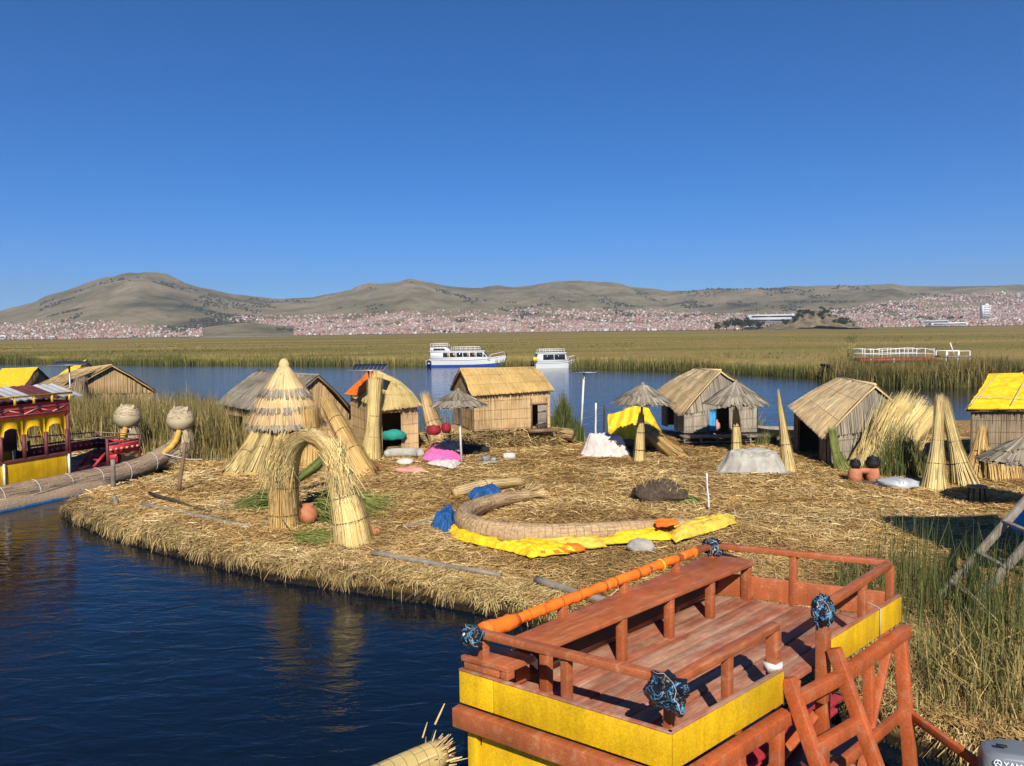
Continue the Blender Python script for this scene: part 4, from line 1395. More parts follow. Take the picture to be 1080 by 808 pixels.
def flat_cloth(name, label, cat, pts, z0, mat, amp=0.06, seed=0, parent=None, n=36, thick=0.01, puff=0.05, group=None):
    """rumpled sheet over four ground corners"""
    a, b, c, d = (np.asarray(p, float) for p in pts)
    U, W = np.meshgrid(np.linspace(0, 1, n), np.linspace(0, 1, n), indexing='ij')
    g = bil(a, b, c, d, U, W)
    e = np.minimum(np.minimum(U, 1 - U), np.minimum(W, 1 - W))
    g[..., 0] += 0.10 * (fbm(U * 5 + seed, W * 5, 3 + seed, 3) - .5)
    g[..., 1] += 0.16 * (fbm(U * 5 + seed, W * 5 + 7, 5 + seed, 3) - .5)
    rid = np.abs(fbm(U * 6 + seed, W * 4, 7 + seed, 5) - .5) * 2.6
    g[..., 2] += z0 + puff * np.clip(e * 5, 0, 1) + amp * 1.6 * (0.6 - rid) * np.clip(e * 8 + .25, 0, 1)
    nn = np.cross(g[1, 0] - g[0, 0], g[0, 1] - g[0, 0])
    mb = MB()
    mb.sheet(g if nn[2] > 0 else g[::-1], .5, thick)
    o = mb.build(name, M[mat], parent, smooth=True)
    return tag(o, label, cat, group) if label and parent is None else o
def strew(name, label, cat, base, ang, L, W, n, mat, hgt=0.2, w=0.02, group=None, fan=0.25, slope=0.0, parent=None):
    """a loose armful of long reeds lying on the ground"""
    base = np.asarray(base, float)
    mb = MB()
    u = rng.normal(0, 1, n)
    a = ang + rng.normal(0, fan, n) * .5 + u * fan * .4
    d = np.stack([np.cos(a), np.sin(a), np.zeros(n)], 1)
    side = np.array([-math.sin(ang), math.cos(ang), 0])
    l = rng.uniform(.55, 1.05, n) * L
    A = base + side * (u * W * .22)[:, None] + np.stack([np.zeros(n), np.zeros(n), np.abs(rng.normal(0, .35, n)) * hgt + .02], 1) - d * (rng.uniform(0, .25, n) * L)[:, None]
    B = A + d * l[:, None]
    B[:, 2] = base[2] + np.abs(rng.normal(0, .3, n)) * hgt * .6 + .01 + slope * l
    pile = np.exp(-(u / 1.1) ** 2) * hgt * rng.uniform(.0, .9, n)
    mid = (A + B) / 2 + np.stack([np.zeros(n), np.zeros(n), pile], 1)
    mb.ribbons(A, B, rng.uniform(.6, 1.2, n) * w, None, np.clip(rng.normal(.5, .25, n), 0, 1), mid, .4)
    o = mb.build(name, M[mat], parent, origin=base)
    return tag(o, label, cat, group) if parent is None else o
def pole(name, label, cat, p0, p1, r, mat, group=None, lump=0.15):
    mb = MB()
    p0, p1 = np.asarray(p0, float), np.asarray(p1, float)
    s = np.linspace(0, 1, 6)[:, None]
    path = p0 * (1 - s) + p1 * s + rng.normal(0, r * .18, (6, 3)) * (s > 0) * (s < 1)
    mb.tube(path, np.linspace(r * 1.08, r * .9, 6), 8, .5, lump=lump)
    return tag(mb.build(name, M[mat], smooth=True, origin=p0), label, cat, group)

def hug_cord(parent, ob, name, normals, r, mat):
    co = np.array([v.co[:] for v in ob.data.vertices])
    c = co.mean(0)
    base = world_loc(ob)
    for nrm in normals:
        nrm = nz(np.asarray(nrm, float))
        a = nz(np.cross(nrm, [0.31, 0.52, 0.8])); b = np.cross(nrm, a)
        d = co - c
        sel = np.abs(d @ nrm) < 0.18 * np.abs(d @ nrm).max() + .004
        p = d[sel]
        ang = np.arctan2(p @ b, p @ a)
        pts = []
        for q in np.linspace(-math.pi, math.pi, 25)[:-1]:
            w_ = np.abs((ang - q + math.pi) % (2 * math.pi) - math.pi) < .22
            if w_.any():
                e = p[w_]
                pts.append(e[np.argmax(np.linalg.norm(e, axis=1))] * 1.02)
        if len(pts) > 6:
            pts.append(pts[0])
            m_ = MB()
            m_.tube(np.array(pts) + c + base, r, 5, caps=False)
            m_.build(name, mat, ob)

# ================================================================== THINGS ON THE ISLAND
# ---- the middle hut on its reed plinth
def middle_hut():
    gz = 1.12
    A, B = Q(497, 417, 32.2), Q(584, 411, 33.0)
    R0, R1 = Q(485, 389.5, 33.9), Q(564, 388, 34.7)
    D, C = A + (R0 - A) * [2, 2, 0], B + (R1 - B) * [2, 2, 0]
    r = hut('reed_hut', 'golden reed hut with open plank door standing on a straw plinth, middle of the island', (A, B, C, D), (R0, R1), gz, 'straw_gold', 'straw_tan',
            doors=((0, 0.76, 0.955, 1.02),), inset=.075, nroof=1000, sag=.07, fringe=.12, over=.2)
    ca = (A + B + C + D) / 4
    a, b = A + (ca - A) * .075, B + (ca - B) * .075
    a[2] = b[2] = gz
    d = nz(b - a); L = np.linalg.norm(b - a); out = nz(np.cross(d, [0, 0, 1]))
    mb = MB()
    for u, w_ in ((.755, .05), (.955, .05)):
        p = a + d * L * u
        mb.bar(p + out * .03, p + out * .03 + [0, 0, 1.28], .06, .06)
    mb.bar(a + d * L * .74 + out * .05 + [0, 0, 1.05], a + d * L * .97 + out * .05 + [0, 0, 1.05], .06, .06)
    mb.build('door_frame', M['wood_brown'], r)
    h = a + d * L * .955
    mb = MB()
    e = h + (-d * .42 + out * .22)
    for k in range(4):
        p0, p1 = h + (e - h) * (k + .04) / 4, h + (e - h) * (k + .96) / 4
        mb.bar((p0 + p1) / 2 + [0, 0, .03], (p0 + p1) / 2 + [0, 0, 1.0], np.linalg.norm(p1 - p0), .025, out)
    for zz in (.25, .75):
        mb.bar(h + [0, 0, zz] + out * .03, e + [0, 0, zz] + out * .03, .02, .07)
    mb.build('door', M['wood_grey'], r)
    mb = MB()
    p = a + d * L * .855 + out * .22
    mb.box(p + [0, 0, -.05], (1.05, .5, .12), math.atan2(d[1], d[0]))
    mb.build('door_step', M['wood_brown'], r)
    # straw plinth
    t = thing('straw_plinth', 'heaped straw plinth under the middle hut', 'straw heap', (ca[0], ca[1], .4))
    mb = MB()
    nu, nv = 40, 24
    g = np.zeros((nu, nv, 3))
    e2 = nz(np.cross([0, 0, 1], d))
    for i in range(nu):
        for j in range(nv):
            u, v = -1 + 2 * i / (nu - 1), -1 + 2 * j / (nv - 1)
            p = ca + d * u * 2.35 + e2 * v * 1.75
            m_ = max(abs(u), abs(v))
            z = .36 + .72 * min(1, max(0, (1.0 - m_) / .13)) ** .6 + .05 * (float(vnoise(p[0] * 4, p[1] * 4, 2)) - .5)
            g[i, j] = (p[0], p[1], min(z, 1.07))
    mb.sheet(g)
    n = 2600
    u = rng.uniform(-1, 1, n)
    sidef = rng.random(n)
    P0 = np.where((sidef < .75)[:, None], ca + d * (u * 2.35)[:, None] - e2 * rng.uniform(1.5, 1.8, n)[:, None], ca + np.sign(u)[:, None] * d * 2.25 + e2 * (u * 1.7)[:, None])
    P0[:, 2] = rng.uniform(.45, 1.1, n)
    P0 -= np.stack([np.zeros(n), np.zeros(n), np.zeros(n)], 1)
    P0[:, :2] -= (e2[:2] * ((1.1 - P0[:, 2]) * .35)[:, None]) * (sidef < .75)[:, None]
    dr = rng.normal(0, 1, (n, 3)) * [1, .6, .55]
    dr /= np.linalg.norm(dr, axis=1)[:, None]
    l = rng.uniform(.15, .5, n)[:, None]
    mb.ribbons(P0 - dr * l / 2, P0 + dr * l / 2, rng.uniform(.015, .035, n), None, np.clip(rng.normal(.45, .25, n), 0, 1), None, .7)
    mb.build('heaped_straw', M['straw_edge'], t)
    # rolled reed at the right end
    q = P(590, 466, .5)
    t2 = thing('rolled_reed', 'short roll of dry reed at the right end of the straw plinth', 'reed roll', q)
    sheaf(t2, [q + [-.75, .5, .35], q + [0.1, .1, .33], q + [.55, -.2, .3]], [.24, .26, .25], 200, .03, 'straw_tan', (.3, .7), endfray=.1)
    # dark basin
    q = G(576, 466)
    b_ = thing('wash_basin', 'black oval basin on grey stand before the middle hut', 'basin', q)
    mb = MB()
    V = []
    prof = [(.36, .16), (.46, .34), (.50, .36), (.48, .33), (.40, .24), (.02, .22)]
    mb.lathe(q, prof, 20, caps=False)
    o = mb.build('basin_shell', M['plastic_black'], b_, smooth=True)
    mb = MB()
    for k in range(3):
        a_ = 2.1 * k + .4
        mb.bar(q + [math.cos(a_) * .3, math.sin(a_) * .3, -.02], q + [math.cos(a_) * .28, math.sin(a_) * .28, .18], .07, .07)
    mb.box(q + [0, 0, .15], (.7, .5, .05))
    mb.build('stand', M['wood_grey'], b_)
middle_hut()

# ---- hut with the orange tarp
def orange_hut():
    A, B = Q(400, 431, 30.5), Q(443, 427, 31.2)
    R0, R1 = Q(396, 391, 32.2), Q(418, 401, 32.8)
    D, C = Q(366, 415, 33.2), Q(437, 421, 34.4)
    r = hut('reed_hut', 'small reed hut with orange tarp on its roof and a dark open doorway', (A, B, C, D), (R0, R1), .48, 'straw_pale', 'straw_tan',
            ends=('hip', 'hip'), inset=.09, doors=((0, .02, .55, 1.6),), nroof=800, sag=.08, fringe=.2, w=.04, roof_off=.07)
    nrm = nz(np.cross(A - R0, D - R0))
    if nrm[2] < 0: nrm = -nrm
    pts = [R0 + nrm * .14 + [-.02, 0, .1], R0 + (A - R0) * .42 + (D - R0) * .10 + nrm * .15, A + (D - A) * .62 + (R0 - A) * .05 + nrm * .14, D + nrm * .12 - [0, 0, .08]]
    flat_cloth('tarp', None, None, pts, 0, 'tarp_orange', .03, 3, r, puff=.02)
    cen = (A + B + C + D) / 4
    q = P(414, 468, .5)
    crumple(Q(415, 461, 30.9) - [0, 0, .1], (.95, .6, .5), M['cloth_teal'], 'cloth_bundle').__setitem__('label', 'teal cloth bundle lying inside the dark doorway of the orange-tarped hut')
    o = bpy.data.objects['cloth_bundle']; o['category'] = 'bundle'
    # reed sheaf standing at its doorway
    b = G(392, 483)
    t = thing('reed_sheaf', 'tall pale reed sheaf standing in front of the orange-tarped hut beside the solar pole', 'reed sheaf', b)
    tp = Q(396, 402, b[1] + .25)
    sheaf(t, [b + [-.05, 0, 0], b + (tp - b) * .3, b + (tp - b) * .6, tp], [.50, .27, .23, .30], 420, .026, 'straw_pale', (.36, .62), 'stalks', endfray=.3)
    # reeds stacked against its right wall
    b = G(462, 466)
    t = thing('reed_stack', 'brown reed stack leaning on the right wall of the orange-tarped hut', 'reed stack', b)
    sheaf(t, [b + [.1, -.2, .05], b + [-.25, .2, .9], b + [-.55, .5, 1.9]], [.48, .35, .25], 300, .03, 'straw_tan', (.5,), 'stalks', endfray=.35)
    # heaped straw at the foot, with two red pots
    q = G(465, 466)
    t = thing('straw_heap', 'low straw heap under the two red pots between the huts', 'straw heap', q)
    strew('loose_stalks', None, None, q + [0, 0, 0], .1, 1.6, 3.0, 500, 'straw_edge', .5, .03, parent=t)
    for k, (px, py, s_, lb) in enumerate(((457.5, 455, .29, 'larger dark red cooking pot on the straw heap left of the middle hut'), (470.5, 453, .20, 'smaller red pot on the straw heap left of the middle hut'))):
        p = Q(px, py, 31.2 + .3 * k)
        t = thing('red_pot', lb, 'pot', p, 'red pots between the huts')
        p = p - [0, 0, .12]; mb = MB(); mb.lathe(p, [(s_ * .7, 0), (s_ * .98, .08), (s_ * 1.0, .22), (s_ * .9, .30), (s_ * .94, .33), (s_ * .82, .31), (s_ * .5, .26)], 18)
        mb.build('pot_body', M['plastic_red'], t, smooth=True)
        mb = MB(); mb.lathe(p + [0, 0, .30], [(s_ * .84, 0), (s_ * .6, .04), (.05, .06), (.04, .09), (.02, .095)], 16)
        mb.build('lid', M['plastic_red'], t, smooth=True)
orange_hut()

def solar(label, base, top, size, tilt, yaw, pipe='metal_grey', r=0.03):
    base, top = np.asarray(base, float), np.asarray(top, float)
    t = thing('solar_lamp', label, 'solar panel', base, 'solar panels on poles')
    mb = MB(); mb.tube([base - [0, 0, .3], top], r, 8)
    mb.build('pole', M[pipe], t, smooth=True)
    ux = np.array([math.cos(yaw), math.sin(yaw), 0]); uy = np.array([-math.sin(yaw), math.cos(yaw), 0])
    tl = R(tilt)
    vy = uy * math.cos(tl) + np.array([0, 0, 1]) * math.sin(tl)
    n = np.cross(ux, vy)
    c = top + n * .05
    w, h = size
    mb = MB()
    mb.hexa([c - ux * w / 2 - vy * h / 2 - n * .03, c + ux * w / 2 - vy * h / 2 - n * .03, c + ux * w / 2 + vy * h / 2 - n * .03, c - ux * w / 2 + vy * h / 2 - n * .03,
             c - ux * w / 2 - vy * h / 2, c + ux * w / 2 - vy * h / 2, c + ux * w / 2 + vy * h / 2, c - ux * w / 2 + vy * h / 2])
    mb.build('panel_frame', M['metal_grey'], t)
    c2 = c + n * .004
    w2, h2 = w - .05, h - .05
    mb = MB()
    mb.hexa([c2 - ux * w2 / 2 - vy * h2 / 2 - n * .002, c2 + ux * w2 / 2 - vy * h2 / 2 - n * .002, c2 + ux * w2 / 2 + vy * h2 / 2 - n * .002, c2 - ux * w2 / 2 + vy * h2 / 2 - n * .002,
             c2 - ux * w2 / 2 - vy * h2 / 2 + n * .003, c2 + ux * w2 / 2 - vy * h2 / 2 + n * .003, c2 + ux * w2 / 2 + vy * h2 / 2 + n * .003, c2 - ux * w2 / 2 + vy * h2 / 2 + n * .003])
    mb.build('panel_cells', M['solar'], t)
    mb = MB()
    mb.bar(top - [0, 0, .35] - uy * .02, c - vy * h * .3 - n * .03, .025, .025)
    mb.build('strut', M['metal_grey'], t)
    return t
b = G(388, 480); solar('dark solar panel on a grey pole before the orange-tarped hut', b, Q(389, 388.5, b[1]), (1.35, .85), 14, R(-4))
b = G(612, 462); solar('pale solar panel seen edge-on atop a tall white pole at the shore', b, Q(616, 393, b[1]), (1.2, .5), 4, R(-22), 'white_pipe', .045)
b = V3(*P(75, 440, .6)); solar('dark solar panel on a pole in front of the far left huts', b, Q(73, 384, b[1]), (1.9, 1.2), 8, R(5), 'metal_grey', .05)

# ---- grey-roofed hut behind the conical hut
def grey_hut():
    r0, r1 = Q(336, 396, 33.0), Q(272, 391, 36.5)          # front and back of the ridge
    ax = nz((r1 - r0) * [1, 1, 0]); sd_ = np.array([ax[1], -ax[0], 0])        # to the right, seen from the front gable
    LF = V3(*(r0 - sd_ * 2.0)[:2], 2.05); LB = V3(*(r1 - sd_ * 2.0)[:2], 2.2)
    RF = Q(381, 443, 34.3); RB = V3(*(r1 + sd_ * 2.1)[:2], 1.7)
    r = hut('reed_hut', 'x', (LF, RF, RB, LB), (r0, r1), .5) if False else None
    # ridge runs front-back: the near-left eave line is LF-LB
    r = hut('reed_hut', 'wide hut with weathered grey mat roof behind the conical tower', (LB, LF, RF, RB), (r1, r0), .5, 'straw_grey', 'straw_tan',
            doors=((0, .05, .35, 1.2),), inset=.10, nroof=1000, sag=.06, roof_mats={'back': 'straw_old'}, tshift=.12)
grey_hut()

# ---- hut behind the two right-hand sunshades
def shade_hut():
    R0, R1 = Q(733, 389, 36.2), Q(760, 391, 33.0)           # back, front of ridge
    LF, LB = Q(718, 438, 33.0), Q(693, 412, 36.3)
    RF, RB = Q(803, 423, 33.0), Q(800, 419, 36.2)
    gz = .82
    r = hut('reed_hut', 'pale mat-roofed hut with blue door curtain behind two thatched sunshades', (LB, LF, RF, RB), (R0, R1), gz, 'straw_cream', 'straw_grey',
            doors=((1, .34, .62, 1.0), (0, .25, .6, 1.1)), inset=.085, nroof=1000, sag=.06, tshift=.1)
    cen = (LF + LB + RF + RB) / 4
    a, b = LF + (cen - LF) * .085, RF + (cen - RF) * .085
    a[2] = b[2] = gz
    d = nz(b - a); L = np.linalg.norm(b - a); out = nz(np.cross(d, [0, 0, 1]))
    mb = MB()
    for u in (.335, .625):
        p = a + d * L * u + out * .03
        mb.bar(p, p + [0, 0, 1.04], .06, .06)
    mb.build('door_frame', M['wood_grey'], r)
    mb = MB()
    U, W = np.meshgrid(np.linspace(.35, .44, 12), np.linspace(0, 1, 6), indexing='ij')
    g = a + d * (U * L)[..., None] + out * (.0 + .03 * np.sin(U * 160))[..., None] + np.array([0, 0, 1.0]) * (.1 + .9 * W)[..., None]
    mb.sheet(g, .5, .01)
    mb.build('door_curtain', M['bag_blue'], r)
    mb = MB()
    c0 = (a + b) / 2 + out * .45
    for k in range(5):
        mb.bar(c0 - d * 1.75 + out * (-.3 + k * .17) + [0, 0, -.08], c0 + d * 1.75 + out * (-.3 + k * .17) + [0, 0, -.08], .15, .05)
    mb.build('porch_floor', M['wood_grey'], r)
    for k in range(6):
        mb = MB()
        p = c0 + d * (-1.7 + k * .68) + out * .38
        mb.bar(V3(p[0], p[1], .35), V3(p[0], p[1], .86), .07, .07)
        mb.build('porch_post', M['wood_grey'], r)
    for zz in (.55, .78):
        mb = MB()
        mb.bar(V3(*(c0 - d * 1.75 + out * .43)[:2], zz), V3(*(c0 + d * 1.75 + out * .43)[:2], zz), .04, .05)
        mb.build('porch_rail', M['wood_grey'], r)
    q = a + d * L * .47 - out * .5
    t = thing('pottery_jar', 'pinkish pottery jar just inside the doorway with the blue curtain', 'jar', q)
    mb = MB(); mb.lathe(q + [0, 0, .02], [(.12, 0), (.22, .15), (.2, .32), (.1, .42), (.13, .47)], 14); mb.build('jar_body', M['tarp_salmon'], t, smooth=True)
shade_hut()

# ---- right-hand hut with the dark entrance
def right_hut():
    R0, R1 = Q(885.5, 398, 31.0), Q(923, 406, 27.2)
    LF, LB = Q(869, 462, 27.0), Q(832.5, 428, 30.4)
    RF, RB = Q(968, 447, 27.3), Q(945, 435, 31.0)
    hut('reed_hut', 'right-hand hut with smooth pale mat roof and dark open entrance on its left', (LB, LF, RF, RB), (R0, R1), .45, 'straw_cream', 'straw_grey',
        doors=((0, .15, .8, 1.25),), inset=.08, nroof=1100, sag=.05, tshift=.12, wall_mats={0: 'straw_old', 1: 'straw_grey'})
    # big fan of reeds leaning on its right side
    b0, b1 = G(900, 492), G(944, 500)
    t0, t1 = Q(932, 424, 26.4), Q(974, 432, 27.0)
    r = thing('reed_screen', 'large loose fan of long pale reeds leaning against the right hut, tips flaring', 'leaning reeds', (b0 + b1) / 2)
    for k, (x0, y0, x1, y1, dY, r0_, r1_, n) in enumerate(((899, 491, 941, 430, -.2, .20, .30, 300), (908, 494, 954, 426, .0, .26, .36, 380), (918, 497, 968, 432, .15, .26, .36, 380), (930, 499, 984, 437, .3, .24, .30, 300))):
        b_ = G(x0, y0); tp = Q(x1, y1, 26.6 + dY)
        mid = b_ + (tp - b_) * .5 + [.0, -.10, .12]
        sheaf(r, [b_, mid, tp], [r0_, .27, r1_], n, .026, 'straw_pale', (), 'long_reeds', 0, .5)
    mb = MB()
    n = 500
    u = rng.random(n)
    A = b0 + (b1 - b0) * u[:, None] + rng.normal(0, .08, (n, 3))
    B = t0 + (t1 - t0) * np.clip(u + rng.normal(0, .15, n), -.1, 1.25)[:, None] + rng.normal(0, .25, (n, 3))
    B = A + (B - A) * rng.uniform(.4, 1.12, n)[:, None]
    mb.ribbons(A, B, .022, None, np.clip(rng.normal(.55, .25, n), 0, 1), (A + B) / 2 + rng.normal(0, .06, (n, 3)) + [0, -.15, .1], .4)
    mb.build('stray_reeds', M['straw_pale'], r)
    b = G(884, 494)
    r = thing('green_sheaf', 'slim fresh green reed sheaf leaning at the corner of the right hut', 'reed sheaf', b)
    tp = Q(878, 455, b[1] + .5)
    sheaf(r, [b + [.12, -.1, 0], b + (tp - b) * .45, tp], [.34, .13, .15], 260, .02, 'reed_green', (.48,), 'stalks', .2, .3)
right_hut()

# ---- yellow-tarped hut at the right edge
def yellow_hut():
    A, B = Q(1019, 432, 26.0), Q(1128, 432, 25.6)
    R0, R1 = Q(1043, 399, 28.0), Q(1120, 396, 27.6)
    D, C = A + (R0 - A) * [2, 2, 0] + [0, 0, 0], B + (R1 - B) * [2, 2, 0]
    r = hut('reed_hut', 'dark reed hut under a bright yellow tarp at the right edge', (A, B, C, D), (R0, R1), .45, 'straw_old', 'straw_old', inset=.09, nroof=60, roof_off=.012, sag=.0)
    for (p, q, s, t_) in ((R0, R1, B, A), (R1, R0, D, C)):
        n_ = nz(np.cross(q - p, t_ - p))
        if n_[2] < 0: n_ = -n_
        o = n_ * .14
        flat_cloth('tarp', None, None, [p + o + [0, 0, .02], q + o + [0, 0, .02], s + o - [0, 0, .12], t_ + o - [0, 0, .12]], 0, 'tarp_yellow', .045, 5, r, puff=.02)
    mb = MB()
    n_ = nz(np.cross(R1 - R0, A - R0)); n_ = n_ if n_[2] > 0 else -n_
    for u in (.12, .55, .85):
        p, q = R0 + (R1 - R0) * u + n_ * .19, A + (B - A) * (u * .9 - .06) + n_ * .19
        mb.tube([p, (p + q) / 2 + n_ * .02, q], .012, 5)
    p = A + (R0 - A) * .25 + n_ * .19; q = B + (R1 - B) * .12 + n_ * .19
    mb.tube([p, (p + q) / 2, q], .012, 5)
    mb.build('tarp_rope', M['rope'], r)
    b = G(1052, 492)
    t = thing('reed_sheaf', 'pale flaring reed sheaf leaning high on the front of the yellow-tarped hut', 'reed sheaf', b)
    tp = Q(1044, 434, b[1] + .6)
    sheaf(t, [b + [.1, 0, .1], b + (tp - b) * .45, tp], [.30, .26, .42], 320, .026, 'straw_pale', (.45,), 'stalks', .0, .3)
    b = G(1030, 502)
    t = thing('reed_sheaf', 'brown reed sheaf flaring at its foot before the yellow-tarped hut', 'reed sheaf', b)
    tp = Q(1036, 456, b[1] + .5)
    sheaf(t, [b, b + (tp - b) * .5, tp], [.52, .26, .14], 360, .028, 'straw_gold', (.6,), 'stalks', 0, .25)
    for k, x in enumerate((1047, 1059, 1071, 1083)):
        b = G(x, 506 - k)
        t = thing('reed_stub', 'short brown reed stub in the row below the yellow-tarped hut', 'reed sheaf', b, 'short reed stubs in a row')
        sheaf(t, [b, b + [.05, .15, .45], b + [.0, .3, .85]], [.26, .2, .17], 130, .03, 'straw_gold', (.6,), 'stalks', -.05, .12)
yellow_hut()

# ---- the pair of tall sheaves
for (x0, y0, x1, y1, lb, rb) in ((986, 513, 991, 424, 'left one of the two tall pale reed sheaves standing together at right', .44), (1017, 511, 997, 428, 'right one of the two tall pale reed sheaves, its foot spread wide', .48)):
    b = G(x0, y0)
    tp = Q(x1, y1, b[1] + .45)
    t = thing('reed_sheaf', lb, 'reed sheaf', b, 'pair of tall reed sheaves')
    sheaf(t, [b, b + (tp - b) * .22, b + (tp - b) * .5, b + (tp - b) * .8, tp], [rb, .28, .16, .14, .15], 420, .022, 'straw_pale', (.3, .55), 'stalks', 0.02, .3)
b = G(832, 497)
t = thing('reed_sheaf', 'thin tall pale reed sheaf between the grey-sheeted pile and the right hut', 'reed sheaf', b)
tp = Q(822, 420, b[1] + .3)
sheaf(t, [b, b + (tp - b) * .35, b + (tp - b) * .7, tp], [.30, .17, .11, .05], 260, .022, 'straw_pale', (.4,), 'stalks', 0.02, .35)

# ---- sunshades
b = G(487, 487); thatch_umbrella('grey thatched sunshade on a slim white pole beside the pink sheet', b, 5.2 - (414 - 350.7) / F_PX * b[1] - b[2], 1.08, .52, 'pole', (-.08, 0))
b = G(674, 486); thatch_umbrella('grey thatched sunshade on a reed-wrapped post by the white-sheeted pile', b, 5.2 - (408 - 348.2) / F_PX * b[1] - b[2], 1.16, .62, 'wrap', (.15, 0))
b = G(777, 476); thatch_umbrella('grey thatched sunshade with pointed top before the blue-curtained hut', b, 5.2 - (405 - 346.7) / F_PX * b[1] - b[2], 1.28, .80, 'wrap', (-.05, 0))
thatch_umbrella('grey thatched sunshade cut off by the right edge of the photo', V3(13.25, 20.1, .45), 1.85, 1.15, .62, 'pole', (0, 0), .05)

# ---- piles under sheets
b = G(639, 479); drape('pile covered with a white sheet left of the reed-wrapped sunshade post', 'sheeted_pile', 'covered pile', b, (1.95, 1.1, .82), R(-6), 'tarp_white', 2, group='piles under sheets')
b = G(793, 496); drape('low pile covered with a grey sheet in front of the pointed sunshade', 'sheeted_pile', 'covered pile', b, (2.35, 1.5, .62), R(-8), 'tarp_grey', 5, group='piles under sheets', lumps=.2)

# ---- yellow tarp slung over reed bundles
def yellow_heap():
    b = G(668, 470)
    t = thing('tarped_reeds', 'bright yellow tarp slung over a reed heap behind the middle sunshade', 'tarp heap', b)
    pts = [Q(642, 452, 32.2), Q(662, 432, 31.6), Q(690, 431, 31.4), Q(698, 452, 31.0)]
    drop = lambda p, z: V3(p[0], p[1], z)
    a = [Q(640, 440, 31.8), Q(664, 431, 31.3), Q(689, 431, 31.6), Q(702, 458, 31.0)]
    mb = MB()
    nu, nv = 40, 26
    g = np.zeros((nu, nv, 3))
    top = np.array([Q(641, 437, 31.8), Q(655, 434, 31.6), Q(668, 428, 31.5), Q(684, 431, 31.5), Q(693, 447, 31.2), Q(701, 462, 30.9)])
    bot = np.array([Q(641, 460, 31.3), Q(653, 462, 31.0), Q(668, 464, 30.8), Q(682, 460, 30.7), Q(692, 463, 30.6), Q(703, 470, 30.4)])
    s = np.linspace(0, 1, 6)
    for i in range(nu):
        u = i / (nu - 1)
        tp = np.array([np.interp(u, s, top[:, k]) for k in range(3)]); bt = np.array([np.interp(u, s, bot[:, k]) for k in range(3)])
        for j in range(nv):
            v = j / (nv - 1)
            f = v * 1.0
            p = tp * (1 - f) + bt * f
            p = p + np.array([0, -1, .3]) * .16 * math.sin(math.pi * v) + [0, .07 * math.sin(u * 40 + 6 * v), .07 * (float(vnoise(u * 14, v * 6, 3)) - .5)]
            g[i, j] = p
    back = np.stack([top + [0, .4, 0], top + [0, .9, -.8]], 1)
    mb.sheet(g, .5, .012)
    mb.build('tarp', M['tarp_yellow'], t, smooth=True)
    b0 = G(716, 482)
    tp = Q(662, 438, 31.9)
    sheaf(t, [b0, b0 + (tp - b0) * .3 + [0, 0, .05], b0 + (tp - b0) * .65, tp], [.34, .26, .30, .3], 420, .024, 'straw_gold', (.5,), 'reed_bundle', 0, .3)
    crumple(Q(668, 463, 31.5) - [0, 0, .35], (2.2, 1.2, .9), M['straw_old'], 'heap_core', t, amp=.3, seed=4)
yellow_heap()

# ---- wire fence posts in the water and by the shore
for k, (x, y0, y1, mt, lb) in enumerate(((628, 458, 425, 'white_pipe', 'pale fence post in the water right of the tall white pole'), (637, 455, 428, 'wood_dark', 'dark fence post in the water right of the pale fence post'))):
    b = P(x, y0, .1)
    pole('fence_post', lb, 'fence post', b - [0, 0, .4], Q(x + .5, y1, b[1]), .05, mt, 'shore fence posts')
def wires():
    a, b_, c = G(612, 462), P(628, 458, .1), P(637, 455, .1)
    mb = MB()
    for f in (.55, .85, 1.15):
        mb.tube([a + [0, 0, f], b_ + [0, 0, f + .1], c + [0, 0, f + .1], c + [1.6, .5, f]], .006, 4)
    o = mb.build('fence_wire', M['metal_grey'])
    tag(o, 'thin wires strung from the tall white pole to the fence posts', 'wire')
wires()

# ---- the dark rowing boat behind the pale thin sheaf
def rowboat(label, c, yaw, L, W, Hh, mat, inner, group=None):
    c = np.asarray(c, float)
    t = thing('rowing_boat', label, 'boat', c, group)
    cs, sn = math.cos(yaw), math.sin(yaw)
    def loc(x, y, z): return c + np.array([x * cs - y * sn, x * sn + y * cs, z])
    nu = 14
    g, gi = np.zeros((nu, 9, 3)), np.zeros((nu, 9, 3))
    for i in range(nu):
        u = -1 + 2 * i / (nu - 1)
        hw = W / 2 * (1 - max(0, u) ** 2.4) * (0.82 if u < -.9 else 1) + .01
        sh = Hh * (1 + .35 * max(0, u) ** 2)
        for j in range(9):
            a = math.pi * j / 8
            g[i, j] = loc(u * L / 2, -math.cos(a) * hw, sh - math.sin(a) ** .7 * sh)
            gi[i, j] = loc(u * L / 2 * .97, -math.cos(a) * hw * .92, sh + .002 - math.sin(a) ** .7 * sh * .7)
    mb = MB(); mb.sheet(g[:, ::-1]); mb.build('hull', M[mat], t, smooth=True)
    mb = MB(); mb.sheet(gi); mb.build('hull_lining', M[inner], t, smooth=True)
    for u in (-.5, .1):
        mb = MB(); mb.box(loc(u * L / 2, 0, Hh * .72), (.25, W * .86, .04), yaw); mb.build('thwart', M['wood_brown'], t)
    return t
b = P(820, 470, 0)
rowboat('dark rowing boat moored behind the thin pale sheaf', V3(b[0], b[1] + .3, -.1), R(172), 3.4, 1.3, .85, 'plastic_black', 'wood_grey')

